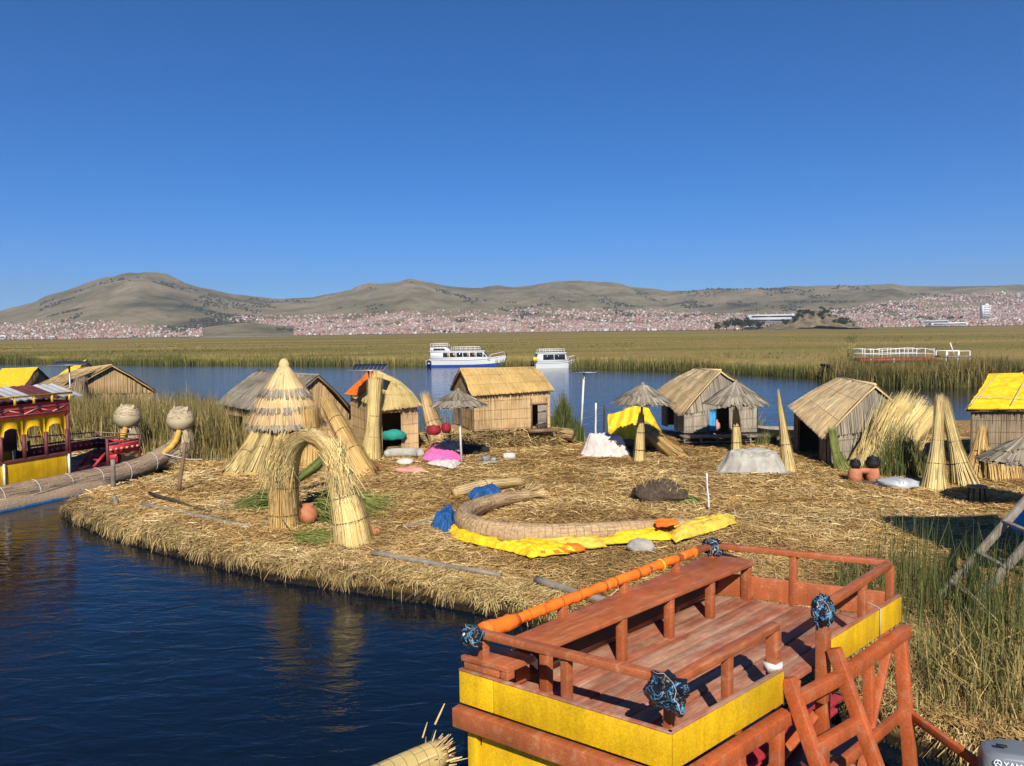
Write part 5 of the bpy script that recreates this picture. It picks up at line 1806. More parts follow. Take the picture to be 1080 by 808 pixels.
# ---- clay stove and pots
def stove():
    b = G(911, 508)
    t = thing('clay_stove', 'red clay stove with dark firing hole on the straw', 'stove', b)
    mb = MB()
    for sx in (-.27, .27):
        mb.lathe(b + [sx, 0, 0], [(.20, 0), (.21, .2), (.18, .42), (.15, .44)], 14, lump=.06)
    mb.box(b + [0, .05, .36], (.5, .3, .16))
    mb.box(b + [0, .16, .18], (.5, .06, .36))
    mb.build('stove_body', M['clay'], t, smooth=False)
    mb = MB(); mb.box(b + [0, -.02, .03], (1.0, .7, .06)); mb.build('hearth_slab', M['mud_root'], t)
    for sx, s_, lb in ((-.27, .17, 'smaller sooty round pot on the left of the clay stove'), (.27, .22, 'larger sooty round pot on the right of the clay stove')):
        p = b + [sx, 0, .44]
        k = thing('cooking_pot', lb, 'pot', p, 'sooty pots on the clay stove')
        mb = MB(); mb.lathe(p, [(s_ * .5, 0), (s_ * .95, s_ * .4), (s_, s_ * .8), (s_ * .8, s_ * 1.3), (s_ * .84, s_ * 1.4)], 16); mb.build('pot_body', M['soot'], k, smooth=True)
        mb = MB(); mb.lathe(p + [0, 0, s_ * 1.38], [(s_ * .86, 0), (s_ * .6, s_ * .2), (.03, s_ * .3), (.035, s_ * .45), (.01, s_ * .48)], 14); mb.build('lid', M['soot'], k, smooth=True)
stove()
b = G(945, 513)
tag(crumple(b, (1.25, .7, .38), M['bag_grey'], 'plastic_sack', yaw=R(-20), amp=.35, seed=6), 'crumpled grey and blue plastic sack on the straw beside the clay stove', 'sack')
b = G(1030, 529)
def stool():
    t = thing('low_stool', 'small dark stool standing by the row of reed stubs', 'stool', b)
    for sx, sy in ((-1, -1), (1, -1), (1, 1), (-1, 1)):
        mb = MB(); mb.bar(b + [sx * .17, sy * .13, 0], b + [sx * .14, sy * .1, .42], .035, .035); mb.build('leg', M['wood_dark'], t)
    mb = MB(); mb.box(b + [0, 0, .45], (.40, .32, .06)); mb.build('seat', M['wood_grey'], t, bevel=.01)
stool()

# ---- things lying on the straw, left of the white-poled sunshade
pk = [P(444, 485, .45), P(478, 493, .45), P(490, 484, .45), P(456, 470, .45)]
flat_cloth('pink_sheet', 'bright pink plastic sheet spread on the straw beside the white-poled sunshade', 'sheet', pk, .03, 'tarp_pink', .07, 1, puff=.16)
gk = [P(462, 478, .45), P(486, 482, .45), P(488, 475, .45), P(466, 468, .45)]
flat_cloth('grey_sheet', 'pale grey sheet heaped over the back of the pink sheet', 'sheet', gk, .20, 'tarp_grey', .07, 4, puff=.12)
flat_cloth('white_sheet', 'pale lilac sheet edge showing in front of the pink sheet', 'sheet', [P(450, 490, .45), P(478, 495, .45), P(487, 489, .45), P(474, 491, .45)], .02, 'tarp_white', .05, 9, puff=.14)
b = G(428, 482)
t = thing('rolled_blanket', 'dark grey rolled blanket left of the pink sheet', 'blanket', b)
mb = MB()
th = np.linspace(-.5, 3.4, 12)
mb.tube(np.stack([b[0] - .1 + np.cos(th) * .65, b[1] + .15 + np.sin(th) * .30, np.full(12, b[2] + .17)], 1), [.1, .17, .19, .19, .18, .19, .19, .2, .19, .18, .16, .1], 10, lump=.14)
mb.build('blanket_roll', M['tarp_grey'], t, smooth=True)
tag(crumple(G(428, 489), (.62, .5, .26), M['tarp_white'], 'white_bundle', amp=.4, seed=2), 'small white cloth bundle in the bend of the rolled blanket', 'cloth')
tag(crumple(G(432, 496), (1.1, .6, .24), M['tarp_salmon'], 'salmon_cloth', amp=.5, seed=8), 'crumpled salmon cloth in front of the small white bundle', 'cloth')
tag(crumple(G(501, 478), (1.15, .62, .42), M['shadow_black'], 'cast_shadow_lump', amp=.4, seed=3), 'black lump standing in for the cast shadow behind the white-poled sunshade', 'cloth')  # solid lump put where the sunshade's shadow falls
def shoe(b, yaw, mat, t, L=.27):
    cs, sn = math.cos(yaw), math.sin(yaw)
    mb = MB()
    pts = []
    for x, h, w in ((-.5, .10, .07), (-.2, .12, .08), (.1, .075, .09), (.35, .055, .095), (.5, .03, .06)):
        pts.append((x * L, h, w))
    V, F = [], []
    for x, h, w in pts:
        for y, z in ((-w / 2, 0), (w / 2, 0), (w / 2 * .8, h), (-w / 2 * .8, h)):
            V.append(b + np.array([x * cs - y * sn, x * sn + y * cs, z]))
    for i in range(len(pts) - 1):
        for k in range(4):
            F.append((i * 4 + k, i * 4 + (k + 1) % 4, i * 4 + 4 + (k + 1) % 4, i * 4 + 4 + k))
    F += [(3, 2, 1, 0), (16, 17, 18, 19)]
    mb.add(V, F)
    return mb.build('shoe', mat, t, bevel=.012)
b = G(515, 487)
t = thing('grey_crate', 'low grey tray with pale bits on the straw right of the black shadow lump', 'tray', b)
mb = MB(); mb.box(b + [0, 0, .05], (.75, .42, .07), R(12)); mb.build('tray_base', M['wood_grey'], t)
mb = MB(); mb.box(b + [-.1, .1, .16], (.26, .2, .16), R(30)); mb.box(b + [.2, .05, .13], (.18, .16, .12), R(-10)); mb.build('tray_load', M['metal_grey'], t, bevel=.02)
b = G(537, 484)
t = thing('white_box', 'small white open box alone on the straw before the middle hut', 'box', b)
mb = MB(); mb.box(b + [0, 0, .03], (.42, .3, .05), R(5))
for y in (-.14, .14): mb.box(b + [0, y, .14], (.42, .03, .2), R(5))
for x in (-.2, .2): mb.box(b + [x, 0, .14], (.03, .25, .2), R(5))
mb.build('box_shell', M['tarp_white'], t)
tag(crumple(G(391, 497), (.55, .4, .3), M['plastic_red'], 'red_cloth', amp=.35, seed=5), 'small crimson cloth heap at the foot of the leaning tied sheaf', 'cloth')

# ---- the brown root block with its white stake
b = G(697, 527)
t = thing('root_block', 'dark brown block of reed root with a dry crusted top on the straw', 'root block', b)
o = crumple(b - [.05, 0, .08], (1.45, 1.0, .78), M['mud_root'], 'root_lump', t, R(-8), .35, 7, sub=4, freq=2.5)
mb = MB()
n = 420
u, v = rng.normal(0, .26, n), rng.normal(0, .2, n)
A = b + np.stack([u * 1.6 - .02, v, np.full(n, .44) - .5 * u * u - .6 * v * v], 1)
mb.ribbons(A, A + rng.normal(0, .09, (n, 3)) + [0, 0, .03], .02, None, rng.random(n))
mb.build('dry_crust', M['straw_edge'], t)['kind'] = 'stuff'
strew('green_cuttings', 'flat scatter of green cut reed beside the brown root block', 'cut reed', G(716, 527), R(-15), .8, .8, 160, 'reed_green', .1, .02)
b = G(748, 536); pole('white_stake', 'thin white stake stuck in the straw right of the brown root block', 'stake', b - [0, 0, .1], Q(745.5, 499, b[1]), .022, 'white_paint')

# ---- the long netted reed roll on its yellow tarp
def roll():
    pts_px = [(560, 519, .17), (535, 523, .20), (508, 532, .24), (490, 541, .26), (489, 551, .27), (505, 560, .28), (540, 565, .28), (580, 566, .27), (630, 562, .25), (680, 557, .22), (725, 551, .17), (770, 545, .09)]
    path = np.array([P(x, y + 5, .55) for x, y, r_ in pts_px])
    rad = np.array([r_ for *_, r_ in pts_px]) * .92
    path[:, 2] = .45 + rad * .95
    t = thing('reed_roll', 'long curved netted reed roll, a boat prow in the making, lying on the straw', 'reed roll', (path[5][0], path[5][1], .45))
    s = np.linspace(0, 1, len(path)); ss = np.linspace(0, 1, 70)
    p2 = np.stack([np.interp(ss, s, path[:, k]) for k in range(3)], 1)
    for _ in range(6): p2[1:-1] = (p2[:-2] + 2 * p2[1:-1] + p2[2:]) / 4
    r2 = np.interp(ss, s, rad)
    mb = MB()
    mb.tube(p2, r2, 20, .5, lump=.05)
    n = 1500
    tg = np.gradient(p2, axis=0); tg /= np.linalg.norm(tg, axis=1)[:, None]
    i = rng.integers(0, 64, n); a = rng.uniform(0, 2 * math.pi, n)
    sdv = np.cross(tg[i], [0, 0, 1]); sdv /= np.linalg.norm(sdv, axis=1)[:, None]
    upv = np.cross(sdv, tg[i])
    def on(ix, an): 
        return p2[ix] + (np.cos(an) * r2[ix] * 1.012)[:, None] * sdv + (np.sin(an) * r2[ix] * 1.012)[:, None] * upv
    j = np.minimum(i + rng.integers(2, 6, n), 69)
    sd2 = np.cross(tg[j], [0, 0, 1]); sd2 /= np.linalg.norm(sd2, axis=1)[:, None]; up2 = np.cross(sd2, tg[j])
    A = on(i, a)
    B = p2[j] + (np.cos(a) * r2[j] * 1.012)[:, None] * sd2 + (np.sin(a) * r2[j] * 1.012)[:, None] * up2
    mb.ribbons(A, B, rng.uniform(.012, .028, n), (A + B) / 2 - (p2[i] + p2[j]) / 2, np.clip(rng.normal(.55, .28, n), 0, 1))
    mb.build('roll_body', M['net'], t, smooth=True)
    mb = MB()
    for k in range(2, 69, 1):
        ring(mb, p2[k], tg[k], r2[k] * 1.015, .0035)
    o = mb.build('net_cord', M['rope_dark'], t)
    # frayed end
    mb = MB()
    n = 260
    c, d0 = p2[0], -tg[0]
    off = rng.normal(0, .09, (n, 3))
    A = c + off + d0 * -.1
    mb.ribbons(A, A + d0 * rng.uniform(.15, .45, n)[:, None] + off * 1.0, rng.uniform(.012, .025, n))
    mb.build('frayed_end', M['straw_mat'], t)
    # tarp under it
    y0 = [P(468, 555, .45), P(480, 576, .45), P(520, 585, .45), P(520, 568, .45)]
    tarps = [('tarp_yellow', [(470, 558), (482, 572), (525, 582), (545, 566)], 'yellow tarp end tucked under the bend of the reed roll'),
             ('tarp_yellow', [(515, 580), (560, 591), (612, 586), (560, 574)], 'yellow tarp strip with a folded edge in front of the reed roll'),
             ('tarp_yellow_pale', [(555, 570), (556, 586), (640, 580), (640, 564)], 'faded yellow tarp fold along the middle of the reed roll'),
             ('tarp_yellow', [(630, 568), (632, 580), (712, 572), (705, 560)], 'bright yellow tarp fold right of the middle of the reed roll'),
             ('tarp_yellow_pale', [(695, 562), (712, 577), (778, 556), (772, 547)], 'pale yellow tarp tail at the thin end of the reed roll')]
    for k, (m_, c4, lb) in enumerate(tarps):
        flat_cloth('yellow_tarp', lb, 'tarp', [P(x, y, .45) for x, y in c4], .04 + .012 * k, m_, .10, k + 2, puff=.10, group='yellow tarps under the reed roll')
    flat_cloth('orange_tarp', 'orange tarp strip showing below the faded yellow fold', 'tarp', [P(x, y, .45) for x, y in [(557, 583), (566, 590), (618, 585), (614, 576)]], .09, 'tarp_salmon' if False else 'tarp_orange', .05, 12, puff=.05)
    flat_cloth('orange_rag', 'orange rag draped on the reed roll toward its thin end', 'rag', [P(x, y, .8) for x, y in [(690, 551), (694, 557), (716, 554), (713, 549)]], .02, 'tarp_orange', .04, 14, puff=.03)
    flat_cloth('blue_tarp', 'blue tarp bunched at the bend of the reed roll', 'tarp', [P(x, y, .45) for x, y in [(453, 556), (470, 566), (484, 552), (474, 538)]], .03, 'tarp_blue', .12, 15, puff=.2)
    flat_cloth('blue_rag', 'blue strip of tarp lying behind the frayed end of the reed roll', 'tarp', [P(x, y, .45) for x, y in [(493, 526), (500, 532), (530, 524), (524, 519)]], .08, 'tarp_blue', .06, 16, puff=.2)
    tag(crumple(G(676, 580), (.62, .4, .34), M['bag_grey'], 'grey_rag', amp=.4, seed=12), 'dark grey rag crumpled on the edge of the yellow tarp', 'rag').data.materials[0] = M['tarp_grey']
    b = G(482, 524)
    t = thing('reed_bundle', 'flat pale reed bundle lying behind the bend of the reed roll', 'reed sheaf', b)
    e = P(545, 512, .5)
    sheaf(t, [b + [0, 0, .12], b + (e - b) * .5 + [0, .15, .14], e + [0, 0, .1]], [.17, .19, .14], 240, .018, 'straw_mat', (.5,), 'stalks', 0.05, .3)
roll()

# ---- poles and planks on the straw
pole('grey_plank', 'long grey pole lying along the front edge of the island', 'pole', P(392, 583, .5), P(528, 607, .5), .055, 'wood_grey', 'poles lying along the edge')
pole('grey_plank', 'weathered grey pole lying behind the orange-wrapped rail', 'pole', P(566, 612, .52), P(648, 637, .55), .075, 'wood_grey', 'poles lying along the edge')
pole('grey_plank', 'half-buried grey pole along the left front edge', 'pole', P(150, 532, .47), P(262, 556, .46), .06, 'wood_grey', 'poles lying along the edge')
pole('grey_plank', 'thin grey pole lying at the left end of the reed roll', 'pole', P(425, 556, .5), P(470, 545, .5), .04, 'wood_grey', 'poles lying along the edge')
pole('grey_plank', 'dark pole half under the straw near the left boat', 'pole', P(158, 520, .5), P(222, 541, .48), .05, 'wood_dark', 'poles lying along the edge')
pole('mooring_post', 'tall pale mooring post standing beside the left boat', 'post', P(120, 516, .4), Q(119, 485, P(120, 516, .45)[1]), .075, 'wood_grey', 'mooring posts on the left shore')
b = P(189, 520, .4); pole('mooring_post', 'leaning brown mooring post right of the pale one', 'post', b, Q(195, 467, b[1]), .06, 'wood_brown', 'mooring posts on the left shore')
b = P(122, 533, .4); pole('mooring_post', 'short pale stub post at the left tip of the island', 'post', b, Q(121, 523, b[1]), .07, 'wood_grey', 'mooring posts on the left shore')
b = P(281, 558, .4); pole('mooring_post', 'small grey peg left of the arch foot', 'post', b, Q(281, 551, b[1]), .03, 'wood_grey')

# ---- conical hut
def cone_hut():
    g0 = G(302, 492)
    Y = g0[1] + .9
    s = Y / F_PX
    c = Q(300, 400, Y)
    zz = lambda y: 5.2 - (y - 353.4) / F_PX * Y
    c = V3(c[0], c[1], .45)
    t = thing('conical_hut', 'tall conical reed tower hut with three thatch tiers held up by leaning sheaves', 'hut', c)
    mb = MB()
    tiers = [(zz(386), .13, zz(414), .84), (zz(411), .78, zz(431), 1.12), (zz(428), 1.06, zz(448), 1.38)]
    for k, (z0, r0, z1, r1) in enumerate(tiers):
        mt = MB()
        mt.lathe(c * [1, 1, 0], [(r1 * .94, z1), ((r0 + r1) / 2 * .97, (z0 + z1) / 2), (r0 * .95, z0 + .04)], 28, .2, lump=.03, caps=False)
        mt.lathe(c * [1, 1, 0], [(r0 * .9, z0), ((r0 + r1) / 2 * .9, (z0 + z1) / 2 - .05), (r1 * .88, z1 + .02)], 28, .05, caps=False)
        n = 900
        th = rng.uniform(0, 2 * math.pi, n)
        f0, f1 = rng.uniform(0, .35, n), rng.uniform(.8, 1.1, n)
        def pt(f, j):
            r_ = r0 + (r1 - r0) * f + j
            return c * [1, 1, 0] + np.stack([np.cos(th) * r_, np.sin(th) * r_, z0 + (z1 - z0) * f], 1)
        A, B = pt(f0, rng.uniform(.0, .05, n)), pt(f1, rng.uniform(.0, .06, n))
        tint = np.clip(rng.normal(.55 - .1 * (f1 - .8), .2, n), 0, 1)
        mt.ribbons(A, B, rng.uniform(.025, .05, n), np.stack([np.cos(th), np.sin(th), np.full(n, .5)], 1) + rng.normal(0, .15, (n, 3)), tint, None, .8)
        tier = mt.build('thatch_tier', M['straw_mat'] if k < 2 else M['straw_tan'], t)
        mf = MB()
        n = 520
        th = rng.uniform(0, 2 * math.pi, n)
        A, B = pt(rng.uniform(.80, .9, n)[:n], rng.uniform(.03, .07, n)), pt(rng.uniform(1.0, 1.2, n), rng.uniform(.02, .10, n))
        mf.ribbons(A, B, rng.uniform(.02, .045, n), np.stack([np.cos(th), np.sin(th), np.full(n, .5)], 1) + rng.normal(0, .3, (n, 3)), np.clip(rng.normal(.5, .25, n), 0, 1), None, .6)
        mf.build('brown_tips', M['straw_grey'], tier)
    # knob
    mk = MB()
    mk.lathe(c * [1, 1, 0], [(.17, zz(392)), (.2, zz(387)), (.19, zz(383)), (.12, zz(379.5)), (.02, zz(378))], 14, .5)
    n = 200
    th = rng.uniform(0, 6.28, n)
    mk.ribbons(c * [1, 1, 0] + np.stack([np.cos(th) * .12, np.sin(th) * .12, np.full(n, zz(379))], 1), c * [1, 1, 0] + np.stack([np.cos(th) * .22, np.sin(th) * .22, np.full(n, zz(391))], 1), .03, np.stack([np.cos(th), np.sin(th), np.full(n, .4)], 1))
    mk.build('top_knot', M['straw_mat'], t)
    # inner wall, dark and round
    mw_ = MB()
    th0 = np.linspace(-.9, 4.2, 40)
    U = np.stack([c[0] + np.cos(th0) * 1.05, c[1] + np.sin(th0) * 1.05], 1)
    g = np.zeros((40, 3, 3))
    for i in range(40):
        for j, z in enumerate((.4, 1.4, zz(440))): g[i, j] = (*U[i], z)
    mw_.sheet(g, .3, .05)
    n = 500
    i = rng.integers(0, 39, n)
    A = np.concatenate([U[i] + rng.normal(0, .02, (n, 2)), rng.uniform(.42, .9, n)[:, None]], 1)
    B = A + np.stack([rng.normal(0, .04, n), rng.normal(0, .04, n), rng.uniform(.8, 1.4, n)], 1)
    mw_.ribbons(A, B, .035)
    mw_.build('wall', M['straw_gold'], t)
    # leaning sheaves
    for (fx, fy, tx, ty, dY, n, r_, ties, m_) in (
            (249, 500, 277, 446, .3, 420, (.50, .24, .20), (.45,), 'straw_pale'),
            (268, 500, 288, 447, .2, 400, (.48, .22, .20), (.5,), 'straw_pale'),
            (286, 497, 301, 447, .1, 340, (.4, .22, .3), (.5,), 'straw_gold'),
            (330, 492, 327, 432, .2, 300, (.4, .28, .36), (.5,), 'straw_gold'),
            (386, 500, 345, 425, .5, 420, (.42, .33, .24), (.3, .55, .78), 'straw_gold')):
        b = G(fx, fy)
        tp = Q(tx, ty, Y - .9 + dY)
        sheaf(t, [b, b + (tp - b) * .5, tp], r_, n, .024, m_, ties, 'leaning_sheaf', 0, .35)
cone_hut()

# ---- arch
def arch():
    bl, br = G(301, 555), G(372, 571)
    t = thing('reed_arch', 'big arch of two pale reed sheaves bent together at the front edge', 'arch', (bl + br) / 2)
    Yl, Yr = bl[1], br[1]
    k = lambda x, y, f: Q(x, y, Yl + (Yr - Yl) * f)
    pl = [bl, k(300, 535, 0), k(300, 512, 0), k(302, 490, .05), k(306, 476, .1)]
    pr = [br + [.03, 0, 0], k(370, 548, 1), k(363, 522, 1.0), k(356, 500, .95), k(350, 484, .85)]
    sheaf(t, pl, [.38, .37, .35, .29, .2], 620, .015, 'straw_gold', (.28, .55), 'leg_sheaf', .14, .25, tie_w=.008)
    sheaf(t, pr, [.47, .40, .33, .27, .2], 680, .015, 'straw_pale', (.30, .55), 'leg_sheaf', .10, .25, tie_w=.008)
    # two sheaves thrown over the top, their loose tips hanging on the shoulders
    ps = [[k(295, 506, 0), k(296, 488, .02), k(303, 468, .15), k(317, 456, .35), k(335, 458, .6), k(349, 474, .85), k(358, 500, 1.0)],
          [k(304, 496, 0), k(308, 474, .1), k(318, 458, .3), k(332, 453, .5), k(346, 463, .75), k(358, 486, .95), k(366, 513, 1.0)]]
    for q, pth in enumerate(ps):
        pth = [p + [0, -.05 - .06 * q, 0] for p in pth]
        sheaf(t, pth, [.26, .24, .18, .13, .14, .20, .26], 560, .015, 'straw_gold' if q == 0 else 'straw_pale', (.5,), 'crown_sheaf', .1, .25, tie_w=.007)
    mb = MB()
    n = 420
    for (x0, y0, x1, y1, f0, f1) in ((304, 468, 296, 512, .15, 0), (352, 474, 366, 520, .85, 1)):
        a, b = k(x0, y0, f0), k(x1, y1, f1)
        A = a + rng.normal(0, .14, (n, 3)) + [0, -.08, 0]
        B = a + (b - a) * rng.uniform(.6, 1.15, n)[:, None] + rng.normal(0, .17, (n, 3)) + [0, -.20, 0]
        mid = (A + B) / 2 + nz((b - a) * [1, 1, 0]) * .10 + [0, -.10, .06]
        mb.ribbons(A, B, rng.uniform(.010, .02, n), None, np.clip(rng.normal(.62, .22, n), 0, 1), mid, .5)
    mb.build('drooping_tips', M['straw_pale'], t)
    # green armfuls behind
    strew('green_reeds', 'fresh green cut reeds heaped behind the arch, fanning right', 'cut reed', G(332, 541) + [0, .3, 0], R(-28), 2.3, 2.2, 700, 'reed_green', .55, .02, 'green cut reeds around the arch', .5)
    strew('green_reeds', 'dark green cut reeds lying left of the arch', 'cut reed', G(285, 535) + [0, .4, 0], R(198), 1.25, 1.1, 260, 'reed_green', .4, .02, 'green cut reeds around the arch', .35)
    strew('green_reeds', 'flattened green cut reeds at the front foot of the arch', 'cut reed', G(320, 566), R(5), 1.2, .9, 260, 'reed_green', .08, .016, 'green cut reeds around the arch', .6)
    b, e = G(322, 520), Q(344, 480, G(322, 520)[1] + .6)
    tt = thing('green_sheaf', 'green reed sheaf slanting up inside the arch', 'reed sheaf', b)
    sheaf(tt, [b + [-.2, 0, .4], (b + e) / 2 + [0, 0, .2], e], [.1, .17, .12], 200, .02, 'reed_green', (.5,), 'stalks', -.15, .3)
    # terracotta jar and sandal
    q = G(325, 552)
    tj = thing('clay_jar', 'round terracotta jar tipped behind the left foot of the arch', 'jar', q)
    mb = MB(); mb.lathe(q, [(.10, .0), (.22, .10), (.26, .24), (.20, .38), (.12, .44), (.15, .50), (.11, .49), (.08, .42)], 20); mb.build('jar_body', M['clay'], tj, smooth=True)
    q = G(391, 566)
    tj = thing('pair_of_clogs', 'terracotta shoes with dark soles beside the right foot of the arch', 'shoes', q)
    shoe(q + [0, 0, .03], R(200), M['clay'], tj); shoe(q + [.05, .14, .03], R(190), M['clay'], tj)
arch()

# ================================================================== HUTS FAR LEFT
def left_huts():
    # straw gable hut
    r0, r1 = Q(118, 385, 47), Q(83, 389, 52)
    ax = nz((r1 - r0) * [1, 1, 0]); sd_ = np.array([ax[1], -ax[0], 0])
    LF = r0 - sd_ * 2.7; LB = r1 - sd_ * 2.7; RF = r0 + sd_ * 2.6; RB = r1 + sd_ * 2.6
    LF[2], LB[2], RF[2], RB[2] = 2.0, 2.15, 1.75, 1.9
    hut('reed_hut', 'straw gabled hut with a pale mat front standing behind the left boat prows', (LB, LF, RF, RB), (r1, r0), .5, 'straw_mat', 'straw_tan', nroof=900, w=.05, inset=.08)
    # yellow tarped hut with a peak behind
    r0, r1 = Q(84, 378, 53), Q(60, 392, 58)
    A, B = Q(48, 405, 54), Q(92, 399, 52)
    def tarped(label, A, B, R0, R1):
        D, C = A + (R0 - A) * [2, 2, 0], B + (R1 - B) * [2, 2, 0]
        r = hut('reed_hut', label, (A, B, C, D), (R0, R1), .5, 'straw_old', 'straw_tan', nroof=40, w=.05, inset=.08, roof_off=.012, sag=.0)
        for (p, q, s, t_) in ((R0, R1, B, A), (R1, R0, D, C)):
            n_ = nz(np.cross(q - p, t_ - p)); n_ = n_ if n_[2] > 0 else -n_
            o = n_ * .13
            flat_cloth('tarp', None, None, [p + o + [0, 0, .02], q + o + [0, 0, .02], s + o - [0, 0, .12], t_ + o - [0, 0, .12]], 0, 'tarp_yellow', .03, 5, r, puff=.01)
        return r
    tarped('hut with steep yellow tarp roof partly hidden by the straw gabled hut', Q(48, 408, 52), Q(76, 402, 52), Q(70, 392, 54), Q(92, 381, 54.5))
    tarped('low hut with a yellow tarp roof at the far left behind the boat roof', Q(-14, 410, 50), Q(26, 407, 50), Q(2, 391, 53), Q(40, 389.5, 53.5))
    b = V3(-24.0, 41.5, .4)
    p = Q(83, 428, 45)
    t = thing('reed_stack', 'brown reed stack at the left corner of the straw gabled hut', 'reed stack', (p[0], p[1], .5))
    c = V3(p[0], p[1], .5)
    sheaf(t, [c, c + [.05, .1, 1.1], c + [.1, .2, 2.2]], [.55, .5, .3], 260, .05, 'straw_old', (.5,), 'stalks', .1, .4)
left_huts()

# ================================================================== LEFT BOAT (two reed hulls, cabin, puma-headed prows)
def left_boat():
    O = np.array([-13.1, 30.4, 0.0])
    a = nz(np.array([-.405, -.914, 0]))         # towards the stern
    p = np.array([-a[1] * -1, a[0] * -1, 0]); p = nz(np.array([-.914, .405, 0]))
    up_ = np.array([0, 0, 1.0])
    t = thing('reed_boat', 'double-hulled reed boat with a yellow and crimson cabin moored on the left', 'boat', O + a * 6 + p * 1.2)
    L = lambda s, q, z: O + a * s + p * q + up_ * z
    for k, q0 in enumerate((0.0, 2.9)):
        s = np.linspace(0, 13, 60)
        zc = .30 + .62 * np.clip(1 - s / 3.0, 0, 1) ** 2.2
        zc[0] += .1
        path = np.array([L(s_, q0, z_) for s_, z_ in zip(s, zc)])
        rad = np.interp(s, [0, .6, 1.5, 4, 13], [.30, .36, .36, .36, .36])
        mb = MB()
        mb.tube(path, rad, 18, .5, lump=.05)
        n = 1000
        i = rng.integers(0, 55, n); j = i + rng.integers(2, 5, n); an = rng.uniform(0, 6.283, n)
        def on(ix): return path[ix] + (np.cos(an) * rad[ix] * 1.012)[:, None] * p + (np.sin(an) * rad[ix] * 1.012)[:, None] * up_
        mb.ribbons(on(i), on(j), .03, on(i) - path[i], np.clip(rng.normal(.5, .25, n), 0, 1))
        hull = mb.build('hull', M['net_grey'], t, smooth=True)
        for s_ in np.arange(1.2, 13, 1.15):
            mb = MB()
            ring(mb, L(s_, q0, float(np.interp(s_, s, zc))), a, .372, .014)
            mb.build('hull_rope', M['rope'], hull)
        # curved neck and head
        mb = MB()
        nk = [(.75, .50), (.15, .52), (-.34, .72), (-.48, 1.08), (-.40, 1.40), (-.34, 1.60)]
        nr = [.36, .46, .50, .47, .40, .34]
        bundle_strands(mb, [L(s_, q0, z_) for s_, z_ in nk], nr, 300, .035)
        neck = mb.build('neck', M['straw_head'], t)
        mb = MB()
        mb.tube([L(s_, q0 - .22, z_) for s_, z_ in ((1.20, .66), (.78, .80), (.42, .98), (.18, 1.18), (.06, 1.40), (.0, 1.58))], [.05, .10, .12, .12, .11, .09], 10, lump=.06)
        mb.build('yellow_throat', M['ochre'], neck, smooth=True)
        # head: reed-bound ball with brow, muzzle and ears
        c = L(-.30, q0, 1.98)
        mb = MB()
        th = np.linspace(-math.pi / 2, math.pi / 2, 14)
        mb.lathe(c, [(max(.02, math.cos(x) * .50 * (1.06 if x < 0 else 1)), math.sin(x) * .50) for x in th], 22, .45, lump=.02)
        n = 800
        an, ph = rng.uniform(0, 6.283, n), rng.uniform(-1.2, 1.3, n)
        d = lambda an_, ph_: c + np.stack([np.cos(an_) * np.cos(ph_) * .51, np.sin(an_) * np.cos(ph_) * .51, np.sin(ph_) * .51], 1)
        mb.ribbons(d(an, ph), d(an + rng.uniform(.25, .6, n), ph + rng.normal(0, .04, n)), .032, d(an, ph) - c)
        head = mb.build('head', M['straw_head'], t)
        for sy in (-1, 1):
            mb = MB()
            e0 = c + p * sy * .30 + up_ * .34 - a * .02
            mb.tube([e0, e0 + up_ * .09 + p * sy * .03, e0 + up_ * .17 + p * sy * .05], [.11, .055, .012], 8)
            mb.build('ear', M['straw_head'], head)
        mb = MB()
        mb.tube([c - a * .42 - up_ * .08, c - a * .58 - up_ * .1], [.2, .13], 10)
        mb.build('muzzle', M['straw_mat'], head)
        mb = MB()
        ring(mb, L(-.34, q0, 1.58), up_ - a * .15, .33, .03)
        mb.build('collar', M['rope'], neck)
    # tarp-wrapped float under the near hull
    mb = MB()
    s = np.linspace(3.4, 13, 24)
    mb.tube([L(s_, -.42, .02 + .04 * math.sin(s_ * 3)) for s_ in s], .30, 12, .5, lump=.1)
    f = mb.build('float_roll', M['net_grey'], t, smooth=True)
    mb = MB()
    s = np.linspace(4.2, 13, 30)
    mb.tube([L(s_, -.47, -.10) for s_ in s], .285, 12, .5, lump=.1)
    mb.build('float_tarp', M['tarp_blue'], f, smooth=True)
    # mooring line
    mb = MB()
    mb.tube([L(8.0, -.40, .42), L(6.5, -.5, .26), L(4.6, -.46, .42)], .018, 6)
    mb.build('mooring_line', M['rope'], t)
    mb = MB()
    mb.tube([L(.9, -.3, .8), L(.2, -.9, .5), L(-.5, -2.0, .48)], .022, 6)
    mb.build('mooring_line', M['rope'], t)
    # deck
    mb = MB()
    for k in range(8):
        mb.bar(L(.9, .05 + k * .335, .60), L(13, .05 + k * .335, .60), .31, .05)
    mb.build('deck', M['paint_maroon'], t)
    # cabin
    s0, s1, q0, q1 = 4.45, 11.2, .05, 2.8
    cab = []
    bay = (s1 - s0) / 7
    def panel(name, s_a, s_b, q, z0, z1, mat, th=.05, par=t):
        m_ = MB(); m_.bar(L(s_a, q, (z0 + z1) / 2), L(s_b, q, (z0 + z1) / 2), th, z1 - z0); return m_.build(name, M[mat], par, bevel=.008)
